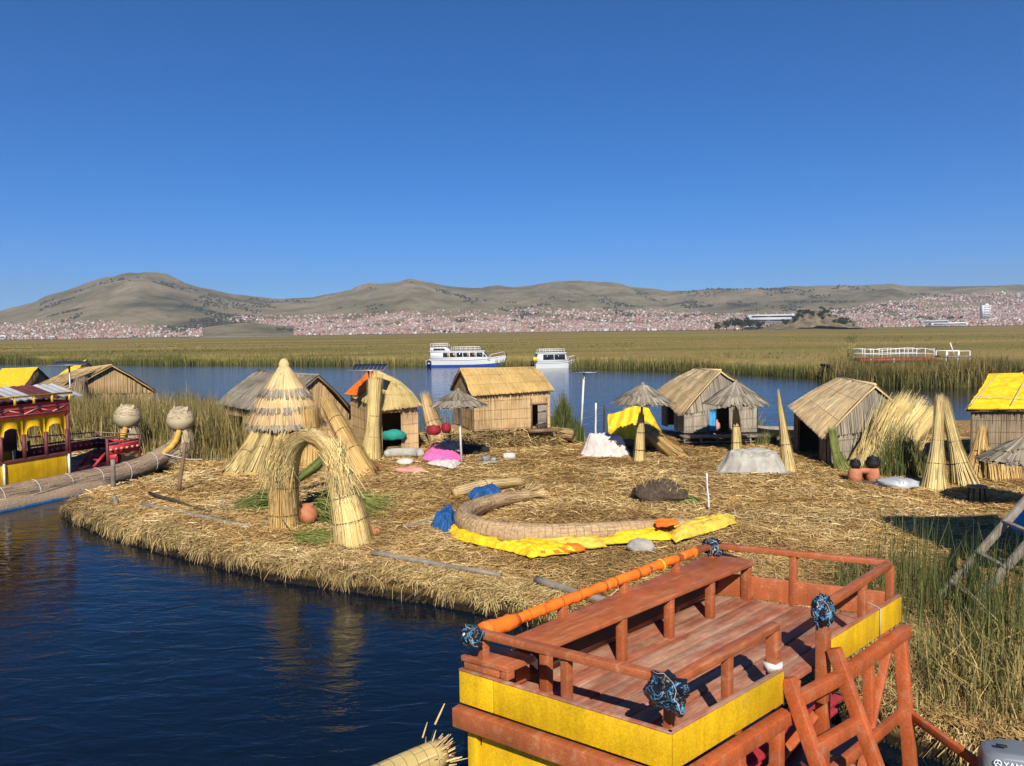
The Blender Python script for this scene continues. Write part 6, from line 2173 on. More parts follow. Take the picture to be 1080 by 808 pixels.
    def arch_panel(s_a, s_b, q, z0, zs, z1, nb, mat, th=.06):
        """spandrel board with round-headed openings below it"""
        m_ = MB()
        w = (s_b - s_a) / nb
        ps = .11
        for k in range(nb):
            a0, a1 = s_a + k * w, s_a + (k + 1) * w
            c_, r_ = (a0 + a1) / 2, w / 2 - ps
            xs = np.concatenate([[a0], np.linspace(c_ - r_, c_ + r_, 13), [a1]])
            zs_ = np.concatenate([[zs - .55], zs + np.sqrt(np.clip(r_ ** 2 - (np.linspace(c_ - r_, c_ + r_, 13) - c_) ** 2, 0, None)) * .72 - .0, [zs - .55]])
            zs_[1] = zs_[-2] = zs - .1
            zs_[0] = zs_[-1] = zs - .42
            g = np.zeros((len(xs), 2, 3))
            for i in range(len(xs)): g[i, 0], g[i, 1] = L(xs[i], q, zs_[i]), L(xs[i], q, z1)
            nn = np.cross(g[1, 0] - g[0, 0], g[0, 1] - g[0, 0])
            m_.sheet(g if nn @ (-p) > 0 else g[::-1], .5, th)
        return m_.build('arched_board', M[mat], t)
    H0, H1, H2, H3, H4 = .56, 1.30, 1.40, 2.68, 3.14        # panel foot, sill, sill top, fascia foot, fascia top
    for q in (q0, q1):
        panel('cabin_side', s0 + .12, s1, q, H0, H1, 'paint_yellow_bright')
        panel('sill_rail', s0, s1 + .05, q - .01, H1, H2, 'paint_maroon', .09)
        arch_panel(s0 + .08, s1, q, H2, 2.20, H3, 9, 'paint_yellow_bright')
        panel('fascia', s0 - .06, s1 + .1, q - .02, H3 + .002, H4, 'paint_red', .08)
        for k in range(10):
            m_ = MB(); s_ = s0 + .07 + k * (s1 - s0 - .1) / 9
            m_.bar(L(s_, q - .015, H2 - .01), L(s_, q - .015, 2.16), .09, .09); m_.build('cabin_post', M['paint_maroon'], t)
        for k in range(4):
            m_ = MB(); s_ = s0 + .06 + k * 2.2
            m_.bar(L(s_, q - .035, H0 - .02), L(s_, q - .035, H1 + .02), .05, .10, p); m_.build('side_batten', M['white_pipe'], t)
        m_ = MB()
        for zz in (2.78, 2.98):
            m_.bar(L(s0 - .04, q - .068, zz), L(s1, q - .068, zz), .02, .03)
        for k in range(14):
            m_.bar(L(s0 + .1 + k * .48, q - .068, 2.80 if k % 2 else 2.96), L(s0 + .58 + k * .48, q - .068, 2.96 if k % 2 else 2.80), .02, .035)
        m_.build('fascia_trim', M['tarp_salmon'], t)
    # boarded far side of the forward bays, ends, posts, benches
    m_ = MB(); m_.bar(L(s0 + .1, q1 - .08, 1.9), L(s0 + 3.3, q1 - .08, 1.9), .04, 1.0); m_.build('inner_board', M['paint_maroon'], t)
    for s_ in (s0, s1):
        for (qa, qb) in ((q0, .95), (1.9, q1)):
            m_ = MB(); m_.bar(L(s_, qa, .93), L(s_, qb, .93), .05, .72); m_.build('cabin_end', M['paint_maroon'], t)
        m_ = MB(); m_.bar(L(s_, q0, 2.9), L(s_, q1, 2.9), .06, .46); m_.build('end_fascia', M['paint_red'], t)
    for q in (q0, q1):
        m_ = MB(); m_.bar(L(s0, q, .6), L(s0, q, 3.12), .1, .1); m_.build('corner_post', M['paint_maroon'], t)
    for q in (.5, 2.35):
        m_ = MB(); m_.bar(L(s0 + .4, q, .98), L(s1 - .2, q, .98), .36, .05)
        m_.bar(L(s0 + .4, q, .80), L(s1 - .2, q, .80), .05, .30); m_.build('bench', M['paint_maroon'], t)
    # roof: corrugated sheets, striped dull white and brown, on rafters
    n = 9
    for k in range(n):
        m_ = MB()
        sa, sb = s0 - .55 + k * .80, s0 - .55 + k * .80 + .815
        nn = 20
        g = np.zeros((nn, 3, 3))
        for i in range(nn):
            s_ = sa + (sb - sa) * i / (nn - 1)
            for j, (q, z) in enumerate(((-.12, 3.24), (1.42, 3.62), (3.0, 3.24))):
                g[i, j] = L(s_, q, z + .02 * math.sin(i / (nn - 1) * 6 * math.pi) + .004 * (k % 2))
        nz_ = np.cross(g[1, 0] - g[0, 0], g[0, 1] - g[0, 0])
        m_.sheet(g if nz_[2] > 0 else g[::-1], .5, .01)
        m_.build('roof_sheet', M['roof_pale'] if k % 2 == 0 else M['paint_maroon'], t)
    for s_ in np.arange(s0, s1 + .3, 1.1):
        for q in (q0, q1):
            m_ = MB(); m_.tube([L(s_, q, 3.10), L(s_, q, 3.28)], .03, 6); m_.build('roof_prop', M['wood_dark'], t)
        m_ = MB(); m_.tube([L(s_, q0 - .1, 3.21), L(s_, 1.42, 3.57), L(s_, q1 + .2, 3.22)], .03, 6); m_.build('roof_rafter', M['wood_dark'], t)
    # yellow railing round the roof edge
    m_ = MB()
    m_.bar(L(s0 - .05, q0 - .22, 3.38), L(s1, q0 - .22, 3.38), .05, .06)
    m_.build('roof_rail', M['paint_yellow'], t)
    for k in range(9):
        m_ = MB(); s_ = s0 + .05 + k * .62
        m_.bar(L(s_, q0 - .22, 3.12), L(s_, q0 - .22, 3.35), .06, .06); m_.build('roof_baluster', M['paint_yellow'], t)
    # front platform with crimson railing boards and seats
    for (sa, qa, sb, qb) in ((1.55, .15, 2.9, .15), (1.55, .15, 1.55, 2.3), (1.55, 2.3, 4.3, 2.3)):
        m_ = MB(); m_.bar(L(sa, qa, 1.18), L(sb, qb, 1.18), .05, .34); m_.build('rail_board', M['paint_red'], t)
        m_ = MB(); m_.bar(L(sa, qa, 1.42), L(sb, qb, 1.42), .07, .06); m_.build('top_rail', M['paint_maroon'], t)
        m_ = MB()
        ln = math.hypot(sb - sa, qb - qa)
        for k in range(int(ln / .22)):
            f = (k + .5) / int(ln / .22)
            c_ = L(sa + (sb - sa) * f, qa + (qb - qa) * f, 1.20) - p * .034
            m_.box(c_, (.09, .09, .07), math.atan2(a[1], a[0]))
        m_.build('rail_trim', M['tarp_salmon'], t)
    for s_, q in ((1.55, .15), (1.55, 2.3), (2.9, .15), (4.3, 2.3), (1.55, 1.2)):
        m_ = MB(); m_.bar(L(s_, q, .6), L(s_, q, 1.62), .08, .08); m_.build('rail_post', M['paint_maroon'], t)
    m_ = MB(); m_.tube([L(4.3, .12, 1.75), L(2.9, .13, 1.68), L(1.55, .15, 1.60), L(1.55, 2.3, 1.60), L(4.3, 2.3, 1.75)], .022, 6); m_.build('hand_rail', M['wood_grey'], t)
    m_ = MB(); m_.bar(L(1.9, .5, .95), L(1.9, 2.0, .95), .5, .05); m_.bar(L(2.12, .5, .78), L(2.12, 2.0, .78), .05, .36); m_.build('front_bench', M['paint_red'], t)
    m_ = MB()
    m_.bar(L(3.2, .5, .62), L(2.7, .5, 1.05), .05, .12); m_.bar(L(3.2, 1.2, .62), L(2.7, 1.2, 1.05), .05, .12); m_.bar(L(2.95, .5, .84), L(2.95, 1.2, .84), .16, .04)
    m_.build('deck_steps', M['paint_red'], t)
left_boat()

# ================================================================== PASSENGER BOATS ACROSS THE WATER
def launch(label, px0, px1, py, Lm, yaw, beam, hull_h, big):
    q0 = P((px0 + px1) / 2, py, 0)
    c = V3(q0[0], q0[1], 0)
    t = thing('passenger_boat', label, 'boat', c, 'passenger boats by the far reeds')
    cs, sn = math.cos(yaw), math.sin(yaw)
    W = lambda x, y, z: c + np.array([x * cs - y * sn, x * sn + y * cs, z])
    nu = 26
    xs = np.linspace(-Lm / 2, Lm / 2, nu)
    hw = beam / 2 * np.clip(1 - np.clip((xs / (Lm / 2) - .25) / .75, 0, 1) ** 2.0, .02, 1)
    sheer = hull_h * (1 + .55 * np.clip(xs / (Lm / 2), 0, 1) ** 2)
    def hull(z0f, z1f, name, mat, off=0):
        mb = MB()
        for side in (-1, 1):
            g = np.zeros((nu, 4, 3))
            for i in range(nu):
                for j in range(4):
                    f = z0f + (z1f - z0f) * j / 3
                    z = -.3 + (sheer[i] + .3) * f
                    g[i, j] = W(xs[i] + .35 * f * max(0, xs[i] / (Lm / 2)), side * (hw[i] * (.72 + .28 * f) + off), z)
            mb.sheet(g if side < 0 else g[::-1])
        g = np.zeros((2, 4, 3))
        for j in range(4):
            f = z0f + (z1f - z0f) * j / 3
            for k, side in enumerate((-1, 1)): g[k, j] = W(xs[0], side * hw[0] * (.72 + .28 * f), -.3 + (sheer[0] + .3) * f)
        mb.sheet(g[::-1])
        return mb.build(name, M[mat], t, smooth=False)
    hull(.46 if big else .5, 1.0, 'hull', 'white_paint')
    hull(0, .46 if big else .5, 'hull_bottom', 'blue_paint' if big else 'white_paint')
    mb = MB()
    g = np.zeros((nu, 2, 3))
    for i in range(nu): g[i, 0], g[i, 1] = W(xs[i], -hw[i] * .98, sheer[i] - .06), W(xs[i], hw[i] * .98, sheer[i] - .06)
    mb.sheet(g); mb.build('deck', M['white_paint'], t)
    mb = MB()
    for side in (-1, 1):
        mb.tube([W(xs[i] + .35 * max(0, xs[i] / (Lm / 2)), side * hw[i] * 1.01, sheer[i]) for i in range(nu)], .05, 6)
    mb.build('gunwale', M['white_paint'], t)
    # cabin: long house with raked windscreen
    b = beam / 2 * .80
    x0, x1, x2 = -.44 * Lm, .24 * Lm, .33 * Lm
    z0, z1 = hull_h - .08, hull_h + (1.25 if big else 1.35)
    def prism(pts, y, name, mat, par=t):
        m_ = MB(); n = len(pts)
        V = [W(x, -y, z) for x, z in pts] + [W(x, y, z) for x, z in pts]
        F = [tuple(range(n)), tuple(range(2 * n - 1, n - 1, -1))] + [(k + n, (k + 1) % n + n, (k + 1) % n, k) for k in range(n)]
        m_.add(V, F); return m_.build(name, M[mat], par)
    house = prism([(x0, z0), (x2, z0), (x1, z1), (x0, z1)], b, 'cabin', 'white_paint')
    prism([(x0 - .2, z1), (x1 + .25, z1), (x1 + .15, z1 + .09), (x0 - .2, z1 + .09)], b + .1, 'cabin_roof', 'white_paint')
    nw = 6 if big else 2
    xa = x0 + (.16 if big else .12) * Lm
    for side in (-1, 1):
        for k in range(nw):
            u0, u1 = xa + (x1 - xa) * k / nw + .035, xa + (x1 - xa) * (k + 1) / nw - .035
            m_ = MB()
            y = side * (b + .012)
            V = [W(u0, y, z0 + .5), W(u1 + (.0), y, z0 + .5), W(u1, y, z1 - .14), W(u0, y, z1 - .14)]
            V2 = [v - nz(W(0, side, 0) - W(0, 0, 0)) * .02 for v in V]
            m_.hexa([V2[0], V2[1], V[1], V[0], V2[3], V2[2], V[2], V[3]]) 
            wn_ = m_.build('window', M['window'], house)
            if big and k % 3 != 2:
                m_ = MB(); uu = (u0 * .35 + u1 * .65)
                m_.hexa([W(uu, y + side * .004, z0 + .5), W(u1, y + side * .004, z0 + .5), W(u1, y + side * .012, z0 + .5), W(uu, y + side * .012, z0 + .5),
                         W(uu, y + side * .004, z1 - .16), W(u1, y + side * .004, z1 - .16), W(u1, y + side * .012, z1 - .16), W(uu, y + side * .012, z1 - .16)])
                m_.build('curtain', M['curtain'], wn_)
    # windscreen on the rake
    m_ = MB()
    f0, f1 = .38, .9
    for side in (-1, 1):
        pa, pb = x2 + (x1 - x2) * f0, x2 + (x1 - x2) * f1
        za, zb = z0 + (z1 - z0) * f0, z0 + (z1 - z0) * f1
        y0, y1 = side * .06, side * (b - .1)
        o = np.array([.02, 0, .02])
        V = [W(pa + .02, y0, za + .02), W(pa + .02, y1, za + .02), W(pb + .02, y1, zb + .02), W(pb + .02, y0, zb + .02)]
        m_.add(V + [v - np.array([.03 * cs, .03 * sn, .03]) for v in V], [(0, 1, 2, 3), (7, 6, 5, 4), (0, 4, 5, 1), (1, 5, 6, 2), (2, 6, 7, 3), (3, 7, 4, 0)])
    m_.build('windscreen', M['window'], house)
    if big:   # side quarter-light and raised wheelhouse aft
        for side in (-1, 1):
            m_ = MB(); y = side * (b + .012)
            V = [W(x1 + .05, y, z0 + .5), W(x2 - .55, y, z0 + .5), W(x1 + .12, y, z1 - .2)]
            m_.add(V + [v - (W(0, side, 0) - c) * .02 for v in V], [(0, 1, 2), (5, 4, 3), (0, 3, 4, 1), (1, 4, 5, 2), (2, 5, 3, 0)])
            m_.build('quarter_light', M['window'], house)
        wh = prism([(x0 - .1, z1 + .09), (x0 + .26 * Lm, z1 + .09), (x0 + .2 * Lm, z1 + .66), (x0 - .05, z1 + .66)], b * .9, 'wheelhouse', 'white_paint')
        prism([(x0 + .04 * Lm, z1 + .2), (x0 + .20 * Lm, z1 + .2), (x0 + .175 * Lm, z1 + .54), (x0 + .04 * Lm, z1 + .54)], b * .9 + .012, 'wheelhouse_window', 'window', wh)
    # roof railings
    def rails(xa, xb, zb, h, yb, np_):
        m_ = MB()
        for side in (-1, 1):
            m_.tube([W(xa, side * yb, zb + h), W(xb, side * yb, zb + h)], .028, 6)
            m_.tube([W(xa, side * yb, zb + h * .5), W(xb, side * yb, zb + h * .5)], .022, 6)
        for x in (xa, xb): m_.tube([W(x, -yb, zb + h), W(x, yb, zb + h)], .028, 6)
        m_.build('roof_railing', M['white_paint'], t)
        for k in range(np_):
            m_ = MB(); x = xa + (xb - xa) * k / (np_ - 1)
            for side in (-1, 1): m_.tube([W(x, side * yb, zb), W(x, side * yb, zb + h)], .026, 6)
            m_.build('railing_post', M['white_paint'], t)
    if big:
        rails(x0, x0 + .22 * Lm, z1 + .66, .62, b * .8, 6)
        rails(x0 + .27 * Lm, x1 - .6, z1 + .09, .62, b * .85, 7)
        m_ = MB(); ring(m_, W(-Lm / 2 - .05, -.5, hull_h * .78), W(1, 0, 0) - c, .28, .11); m_.build('stern_tyre', M['rubber'], t, smooth=True)
        m_ = MB(); ring(m_, W(-Lm / 2 + .5, -hw[1] - .08, hull_h * .66), W(0, 1, 0) - c, .30, .11); m_.build('side_tyre', M['rubber'], t, smooth=True)
    else:
        rails(x0 + .05 * Lm, x1 - .1, z1 + .09, .5, b * .8, 5)
        m_ = MB(); m_.box(W(x0 - .35, -.3, hull_h + .55), (.5, .5, .6), yaw); m_.build('engine_cover', M['tarp_yellow'], t)
        m_ = MB(); m_.box(W(-Lm / 2 - .25, 0, hull_h * .85), (.4, .5, .7), yaw); m_.tube([W(-Lm / 2 - .3, 0, hull_h * .6), W(-Lm / 2 - .35, 0, -.4)], .09, 8); m_.build('outboard', M['plastic_black'], t)
    m_ = MB()
    for side in (-1, 1):
        m_.tube([W(Lm * .3, side * hw[int(nu * .8)] * .9, sheer[int(nu * .8)]), W(Lm * .34, side * hw[int(nu * .8)] * .85, sheer[int(nu * .8)] + .55), W(Lm * .50, side * .1, sheer[-1] + .55), W(Lm * .52, side * .05, sheer[-1])], .025, 6)
    m_.build('bow_rail', M['white_paint'], t)
    m_ = MB(); m_.tube([W(Lm * .53, 0, sheer[-1] * .95), W(Lm * .53 + .1, 0, sheer[-1] + .25)], .09, 8); m_.build('bow_fitting', M['rubber'], t)
launch('long white and blue passenger launch with roof railings by the far reeds', 450, 532, 386.5, 11.8, R(-4), 3.0, 1.05, True)
launch('smaller white motor boat with dark windows right of the long launch', 563, 606, 388, 5.9, R(14), 2.0, .75, False)

# ================================================================== RAILED REED BOAT IN THE REEDS, RIGHT
def railed_boat():
    Y = 82
    A, B = Q(912, 378.5, Y), Q(985, 377, Y)
    c = (A + B) / 2
    t = thing('railed_boat', 'red-decked boat with white roof railings half hidden in the right reeds', 'boat', (c[0], c[1], 0))
    x0, x1 = A[0], B[0]
    z = A[2]
    y0, y1 = Y, Y + 2.6
    mb = MB(); mb.box(((x0 + x1) / 2, Y + 1.3, z - .16), (x1 - x0 + .4, 2.9, .28)); mb.build('upper_deck', M['paint_red'], t)
    mb = MB(); mb.box(((x0 + x1) / 2, Y + 1.3, z - 1.35), (x1 - x0 - .5, 2.2, 2.1)); mb.build('cabin', M['paint_maroon'], t)
    mb = MB(); mb.tube([(x0 - 2.4, Y + 1.3, .8), (x0 - .5, Y + 1.3, .2), (x1 + 1, Y + 1.3, .2), (x1 + 3, Y + 1.3, .9)], [.3, .7, .7, .3], 12); mb.build('hull', M['net'], t, smooth=True)
    for k in range(9):
        x = x0 + (x1 - x0) * k / 8
        for y in (y0, y1):
            mb = MB(); mb.tube([(x, y, z), (x, y, z + 1.0)], .035, 6); mb.build('railing_post', M['white_paint'], t)
    prof = [1.0, 1.0, .85, .95, 1.0, .95, 1.0, 1.0, .75]
    for y in (y0, y1):
        for f in (.5, 1.0):
            mb = MB(); mb.tube([(x0 + (x1 - x0) * k / 8, y, z + prof[k] * f) for k in range(9)], .032, 6); mb.build('rail', M['white_paint'], t)
    for x in (x0, x1):
        mb = MB(); mb.tube([(x, y0, z + .9), (x, y1, z + .9)], .045, 6); mb.build('rail', M['white_paint'], t)
    for x in (x0 + .6, x0 + 3):
        mb = MB(); mb.tube([(x, y0 - .1, .2), (x, y0 - .1, z)], .07, 6); mb.build('deck_leg', M['white_paint'], t)
    # the second small deck with a tilted pole
    C, D = Q(998, 375.5, Y + 1), Q(1023, 374.5, Y + 1)
    t2 = thing('railed_platform', 'small white-railed platform with a slanting pole right of the red-decked boat', 'platform', ((C[0] + D[0]) / 2, Y + 2, 0))
    z2 = C[2]
    mb = MB(); mb.box(((C[0] + D[0]) / 2, Y + 2.0, z2 - .08), (D[0] - C[0] + .3, 2.2, .16)); mb.build('platform_deck', M['wood_grey'], t2)
    for x in (C[0], (C[0] + D[0]) / 2, D[0]):
        for y in (Y + 1, Y + 3):
            mb = MB(); mb.tube([(x, y, .1), (x, y, z2 + .5)], .05, 6); mb.build('platform_post', M['white_paint'], t2)
    for y in (Y + 1, Y + 3):
        mb = MB(); mb.tube([(C[0], y, z2 + .5), (D[0], y, z2 + .5)], .045, 6); mb.build('rail', M['white_paint'], t2)
    mb = MB(); mb.tube([(C[0] + .9, Y + 1, z2), tuple(Q(1002, 361.5, Y + 1))], .06, 6); mb.build('slanting_pole', M['white_paint'], t2)
    # prow ramp sticking out over the water at the left
    a, b = Q(869, 385, 76), Q(907, 395, 77)
    t3 = thing('boat_prow', 'dark and white boat prow with red cabin poking out of the right reeds', 'boat', (b[0], b[1], 0))
    mb = MB(); mb.bar(a + [0, 0, .0], b, 1.2, .22); mb.build('prow_board', M['plastic_black'], t3)
    mb = MB(); mb.bar(a + (b - a) * .28 + [0, -.75, -.16], b + [0, -.75, -.14], .3, .22); mb.build('white_strip', M['white_paint'], t3)
    mb = MB(); mb.box(b + [-.5, -.2, .22], (1.7, .8, .5)); mb.build('red_side', M['plastic_red'], t3)
    mb = MB(); mb.tube([V3(b[0] - 3.0, b[1] + .6, .15), V3(b[0], b[1] + .6, .1), V3(b[0] + 4, b[1] + .6, .1)], [.35, .55, .5], 10); mb.build('hull', M['metal_grey'], t3, smooth=True)
    mb = MB(); mb.tube([V3(a[0] + .6, a[1], -.3), a + [.6, 0, -.1]], .06, 6); mb.build('prop', M['wood_dark'], t3)
railed_boat()

# ================================================================== THE ORANGE AND YELLOW BOAT IN THE FOREGROUND
def deck_boat():
    zr, zp0, zp1, zd = 2.60, 1.945, 2.235, 1.99
    NL, NC, FR, FL = P(498, 671, zr), P(704, 722, zr), P(939, 594, zr), P(751, 575, zr)
    cen = (NL + NC + FR + FL) / 4
    t = thing('deck_boat', 'foreground boat with worn brown-red upper deck, yellow side boards and orange legs', 'boat', (cen[0], cen[1], 0))
    ax = nz(((FR - NC) + (FL - NL)) * [1, 1, 0])                 # along the boat
    sx = nz(((NC - NL)) * [1, 1, 0])                              # across
    low = lambda v, z: V3(v[0], v[1], z)
    def part(name, mb, mat, par=None, bevel=.006, smooth=False):
        return mb.build(name, M[mat], par or t, bevel=bevel, smooth=smooth)
    def stick(name, a, b, w, h, mat, par=None, upv=(0, 0, 1), bevel=.006):
        m_ = MB(); m_.bar(a, b, w, h, upv); return part(name, m_, mat, par, bevel)
    # ---- floor boards, run along the boat
    nb = 8
    for k in range(nb):
        f0, f1 = k / nb + .003, (k + 1) / nb - .004 - .004 * (k % 3)
        a0, a1 = low(NL + (NC - NL) * f0, 0) + ax * .16, low(NL + (NC - NL) * f1, 0) + ax * .16
        b0, b1 = low(FL + (FR - FL) * f0, 0), low(FL + (FR - FL) * f1, 0)
        z0 = zd + rng.uniform(-.004, .004)
        m_ = MB()
        e = ax * .02
        c = [low(a0, z0 - .04), low(a1, z0 - .04), low(b1, z0 - .04), low(b0, z0 - .04), low(a0, z0), low(a1, z0), low(b1, z0), low(b0, z0)]
        m_.hexa(c)
        part('floor_board', m_, 'paint_floor', bevel=.004)
    # ---- railing posts and rails
    pw = .075
    def post(v, z0, z1, mat='paint_brown', w=pw):
        d = ax
        return stick('rail_post', low(v, z0), low(v, z1), w, w, mat, upv=ax)
    def lerp(a, b, f): return a + (b - a) * f
    for v in (NL + ax * .13, NC + ax * .13 - sx * .06, FR, FL): post(v, zd - .05, zr - .03)
    for f in (.47,): post(lerp(NL, NC, f) + ax * .12, zd, zr - .03)
    for f in (.30, .55, .80): post(lerp(NL, FL, f), zd, zr - .03)
    post(lerp(FL, FR, .48), zd, zr - .03)
    gapA, gapB = P(816, 661, zr), P(868, 640, zr)
    post(lerp(NC, gapA, .52), zd, zr - .03); post(gapA, zd - .1, zr - .03, w=.1)
    post(gapB, zd - .3, zr - .03, w=.1); post(lerp(gapB, FR, .55), zd, zr - .03)
    stick('top_rail', NL + ax * .09, NC + ax * .09, .08, .065, 'paint_brown')
    stick('top_rail', NL + ax * .05, FL, .07, .06, 'paint_brown')
    stick('top_rail', FL + sx * .05, FR, .08, .065, 'paint_brown')
    stick('top_rail', FR - ax * .05, gapB, .08, .065, 'paint_brown')
    stick('top_rail', NC + ax * .05, gapA + ax * .04, .08, .065, 'paint_brown')
    # low kick board on the far end and far side
    stick('kick_board', low(FL, zd + .15), low(FR, zd + .15), .03, .27, 'paint_brown')
    stick('kick_board', low(NL, zd + .10) + ax * .5, low(FL, zd + .10), .03, .18, 'paint_brown')
    # ---- yellow side boards
    def board(name, a, b, z0, z1, mat, out, th=.03):
        m_ = MB()
        a0, b0 = low(a, z0), low(b, z0); a1, b1 = low(a, z1), low(b, z1)
        o = out * th
        m_.hexa([a0, b0, b0 + o, a0 + o, a1, b1, b1 + o, a1 + o])
        return part(name, m_, mat, bevel=.005)
    outN = nz(np.cross(sx, [0, 0, 1]));  outN = outN if outN[1] < 0 else -outN     # toward the viewer's end
    outR = nz(np.cross(ax, [0, 0, 1])); outR = outR if outR[0] > 0 else -outR
    c0, c1 = P(484, 707, zp1), P(708, 775, zp1)
    r0, r1 = c1 + outR * .0, P(827, 707.5, zp1)
    r2, r3 = P(874, 676, zp1), P(951, 628.5, zp1)
    iN, iR = -outN, -outR
    mid = lerp(c0, c1, .185)
    board('side_board', c0, mid - nz(c1 - c0) * .004, zp0, zp1, 'paint_yellow', iN * 1.0)
    board('side_board', mid + nz(c1 - c0) * .004, c1, zp0, zp1, 'paint_yellow', iN * 1.0)
    board('side_board', r0 + nz(r1 - r0) * .036, r1, zp0, zp1, 'paint_yellow', iR)
    m4 = lerp(r2, r3, .66)
    board('side_board', r2, m4 - nz(r3 - r2) * .003, zp0, zp1, 'paint_yellow', iR)
    board('side_board', m4 + nz(r3 - r2) * .003, r3, zp0, zp1, 'paint_yellow', iR)
    l1 = low(FL, zp1) - sx * .12 + ax * .1
    board('side_board', c0 + ax * .05, l1, zp0, zp1, 'paint_yellow', sx)
    # bare top edges of the boards
    for (a, b, i_) in ((c0, c1, iN), (r0, r1, iR), (r2, r3, iR)):
        stick('board_cap', a + i_ * .017 + [0, 0, .009], b + i_ * .017 + [0, 0, .009], .045, .014, 'paint_floor', bevel=.003)
    # cord tying the two boards
    m_ = MB(); p_ = m4 - iR * .012
    m_.tube([low(p_, zp0 - .01), low(p_, zp1 + .01), low(p_ + iR * .05, zp1 + .03), low(p_ + iR * .25, zp1 + .07)], .006, 5); part('tie_cord', m_, 'rope', bevel=0)
    # ---- bench along the left side
    bz = 2.46
    bf0, bf1 = P(577, 682, bz), P(796, 592, bz)
    bb0, bb1 = P(541, 671, bz), P(757, 581, bz)
    m_ = MB(); th = [0, 0, .05]
    m_.hexa([bf0 - th, bf1 - th, bb1 - th, bb0 - th, bf0, bf1, bb1, bb0]); part('bench_seat', m_, 'paint_brown', bevel=.008)
    for (x, y) in ((661, 648), (711, 627), (754, 609)):
        v = P(x, y, bz) - sx * .055
        stick('bench_leg', low(v, zd), low(v, bz - .05), .09, .075, 'paint_brown', upv=ax)
    v = lerp(bf1, bb1, .15) - ax * .06
    stick('bench_leg', low(v, zd), low(v, bz - .05), .11, .075, 'paint_brown', upv=ax)
    v = lerp(bf0, bb0, .3) + ax * .12
    stick('bench_leg', low(v, zd), low(v, bz - .05), .1, .08, 'paint_brown', upv=ax)
    m_ = MB()
    m_.bar(low(lerp(bb0, bf0, .25), 2.25) + ax * .12, low(lerp(bb1, bf1, .25), 2.25), .03, .32); part('bench_back_board', m_, 'wood_dark')
    # short plank step in the near-left corner
    s0 = low(c0, 2.37) + ax * .012 + sx * .01
    m_ = MB()
    e0, e1 = s0, s0 + sx * .50
    m_.hexa([e0 - [0, 0, .05] , e1 - [0, 0, .05], e1 + ax * .34 - [0, 0, .05], e0 + ax * .34 - [0, 0, .05], e0, e1, e1 + ax * .34, e0 + ax * .34])
    part('corner_plank', m_, 'paint_brown')
    stick('corner_block', s0 + sx * .45 + ax * .05 - [0, 0, .118], s0 + sx * .45 + ax * .05 - [0, 0, .052], .09, .09, 'paint_brown', upv=ax)
    stick('corner_block', s0 + sx * .02 + ax * .04 - [0, 0, .052 + .033], s0 + sx * .39 + ax * .04 - [0, 0, .052 + .033], .06, .062, 'paint_brown')
    # second bench end against the right railing
    rb0, rb1 = lerp(NC, gapA, .15), lerp(NC, gapA, 1.0)
    # ---- beams below the boards
    stick('cross_beam', low(c0, 1.83) + outN * .02 - sx * .03, low(c1, 1.83) + outN * .02 + sx * .0, .10, .17, 'paint_brown')
    stick('side_beam', low(c1, 1.83) + outR * .02 + ax * .02, low(r1, 1.83) + outR * .02 + ax * .02, .11, .12, 'paint_orange')
    stick('side_beam', low(r2, 1.83) + outR * .03 - ax * .1, low(r3, 1.83) + outR * .03 + ax * .08, .11, .125, 'paint_orange')
    stick('side_beam', low(c0, 1.82) + ax * .1, low(l1, 1.82), .10, .13, 'paint_brown')
    stick('cross_beam', low(FL, 1.82) + ax * .0, low(FR, 1.82) + ax * .0, .10, .14, 'paint_brown')
    for f in (.25, .5, .75):
        stick('floor_joist', low(lerp(NL, FL, f), 1.885), low(lerp(NC, FR, f), 1.885), .08, .11, 'paint_brown')
    # ---- lower cabin, yellow walls
    w0, w1 = c0 + sx * .06 - outN * .06, c1 - sx * .03 - outN * .06
    board('cabin_wall', w0 + sx * .13, w1, .55, 1.735, 'paint_yellow_bright', iN)
    stick('cabin_corner', low(w0, .5) + sx * .05, low(w0, 1.735) + sx * .05, .11, .06, 'paint_yellow_bright', upv=ax)
    board('cabin_wall', w0 + ax * .1, l1 - ax * .2, .55, 1.735, 'paint_yellow_bright', sx)
    # ---- legs and braces under the right side
    def leg(px0, py0, z0, px1, py1, z1, w, mat='paint_orange', d=.085):
        return stick('deck_leg', P(px0, py0, z0), P(px1, py1, z1), w, d, mat, upv=ax)
    e = r3
    v3 = low(r3, 1.76) - ax * .02
    stick('deck_leg', v3, low(r3, .35) + outR * .16 - ax * .10, .13, .10, 'paint_orange', upv=ax)
    v2 = low(lerp(r2, r3, .62), 1.76) - outR * .08
    stick('deck_leg', v2, low(v2, .35) + outR * .05, .10, .09, 'paint_orange', upv=ax)
    stick('brace', low(lerp(r2, r3, .80), 1.76), low(lerp(r2, r3, .45), .4) - outR * .05, .09, .05, 'paint_orange', upv=ax)
    v1 = low(r2, 1.95) - outR * .05
    stick('deck_leg', low(v1, zp1 + .1), low(v1, .35), .11, .10, 'paint_orange', upv=ax)
    v0 = low(lerp(r0, r1, .93), 1.76)
    stick('deck_leg', v0, low(v0, .35), .10, .10, 'paint_orange', upv=ax)
    stick('deck_leg', low(lerp(r0, r1, .55), 1.76), low(lerp(r0, r1, .55), .35), .10, .10, 'paint_orange', upv=ax)
    stick('deck_leg', low(c1, 1.735) - sx * .06 + ax * .06, low(c1, .35) - sx * .06 + ax * .06, .10, .10, 'paint_orange', upv=ax)
    stick('brace', low(lerp(r0, r1, .75), .9) - outR * .3, low(r2, 1.5) - outR * .1, .08, .05, 'paint_orange', upv=ax)
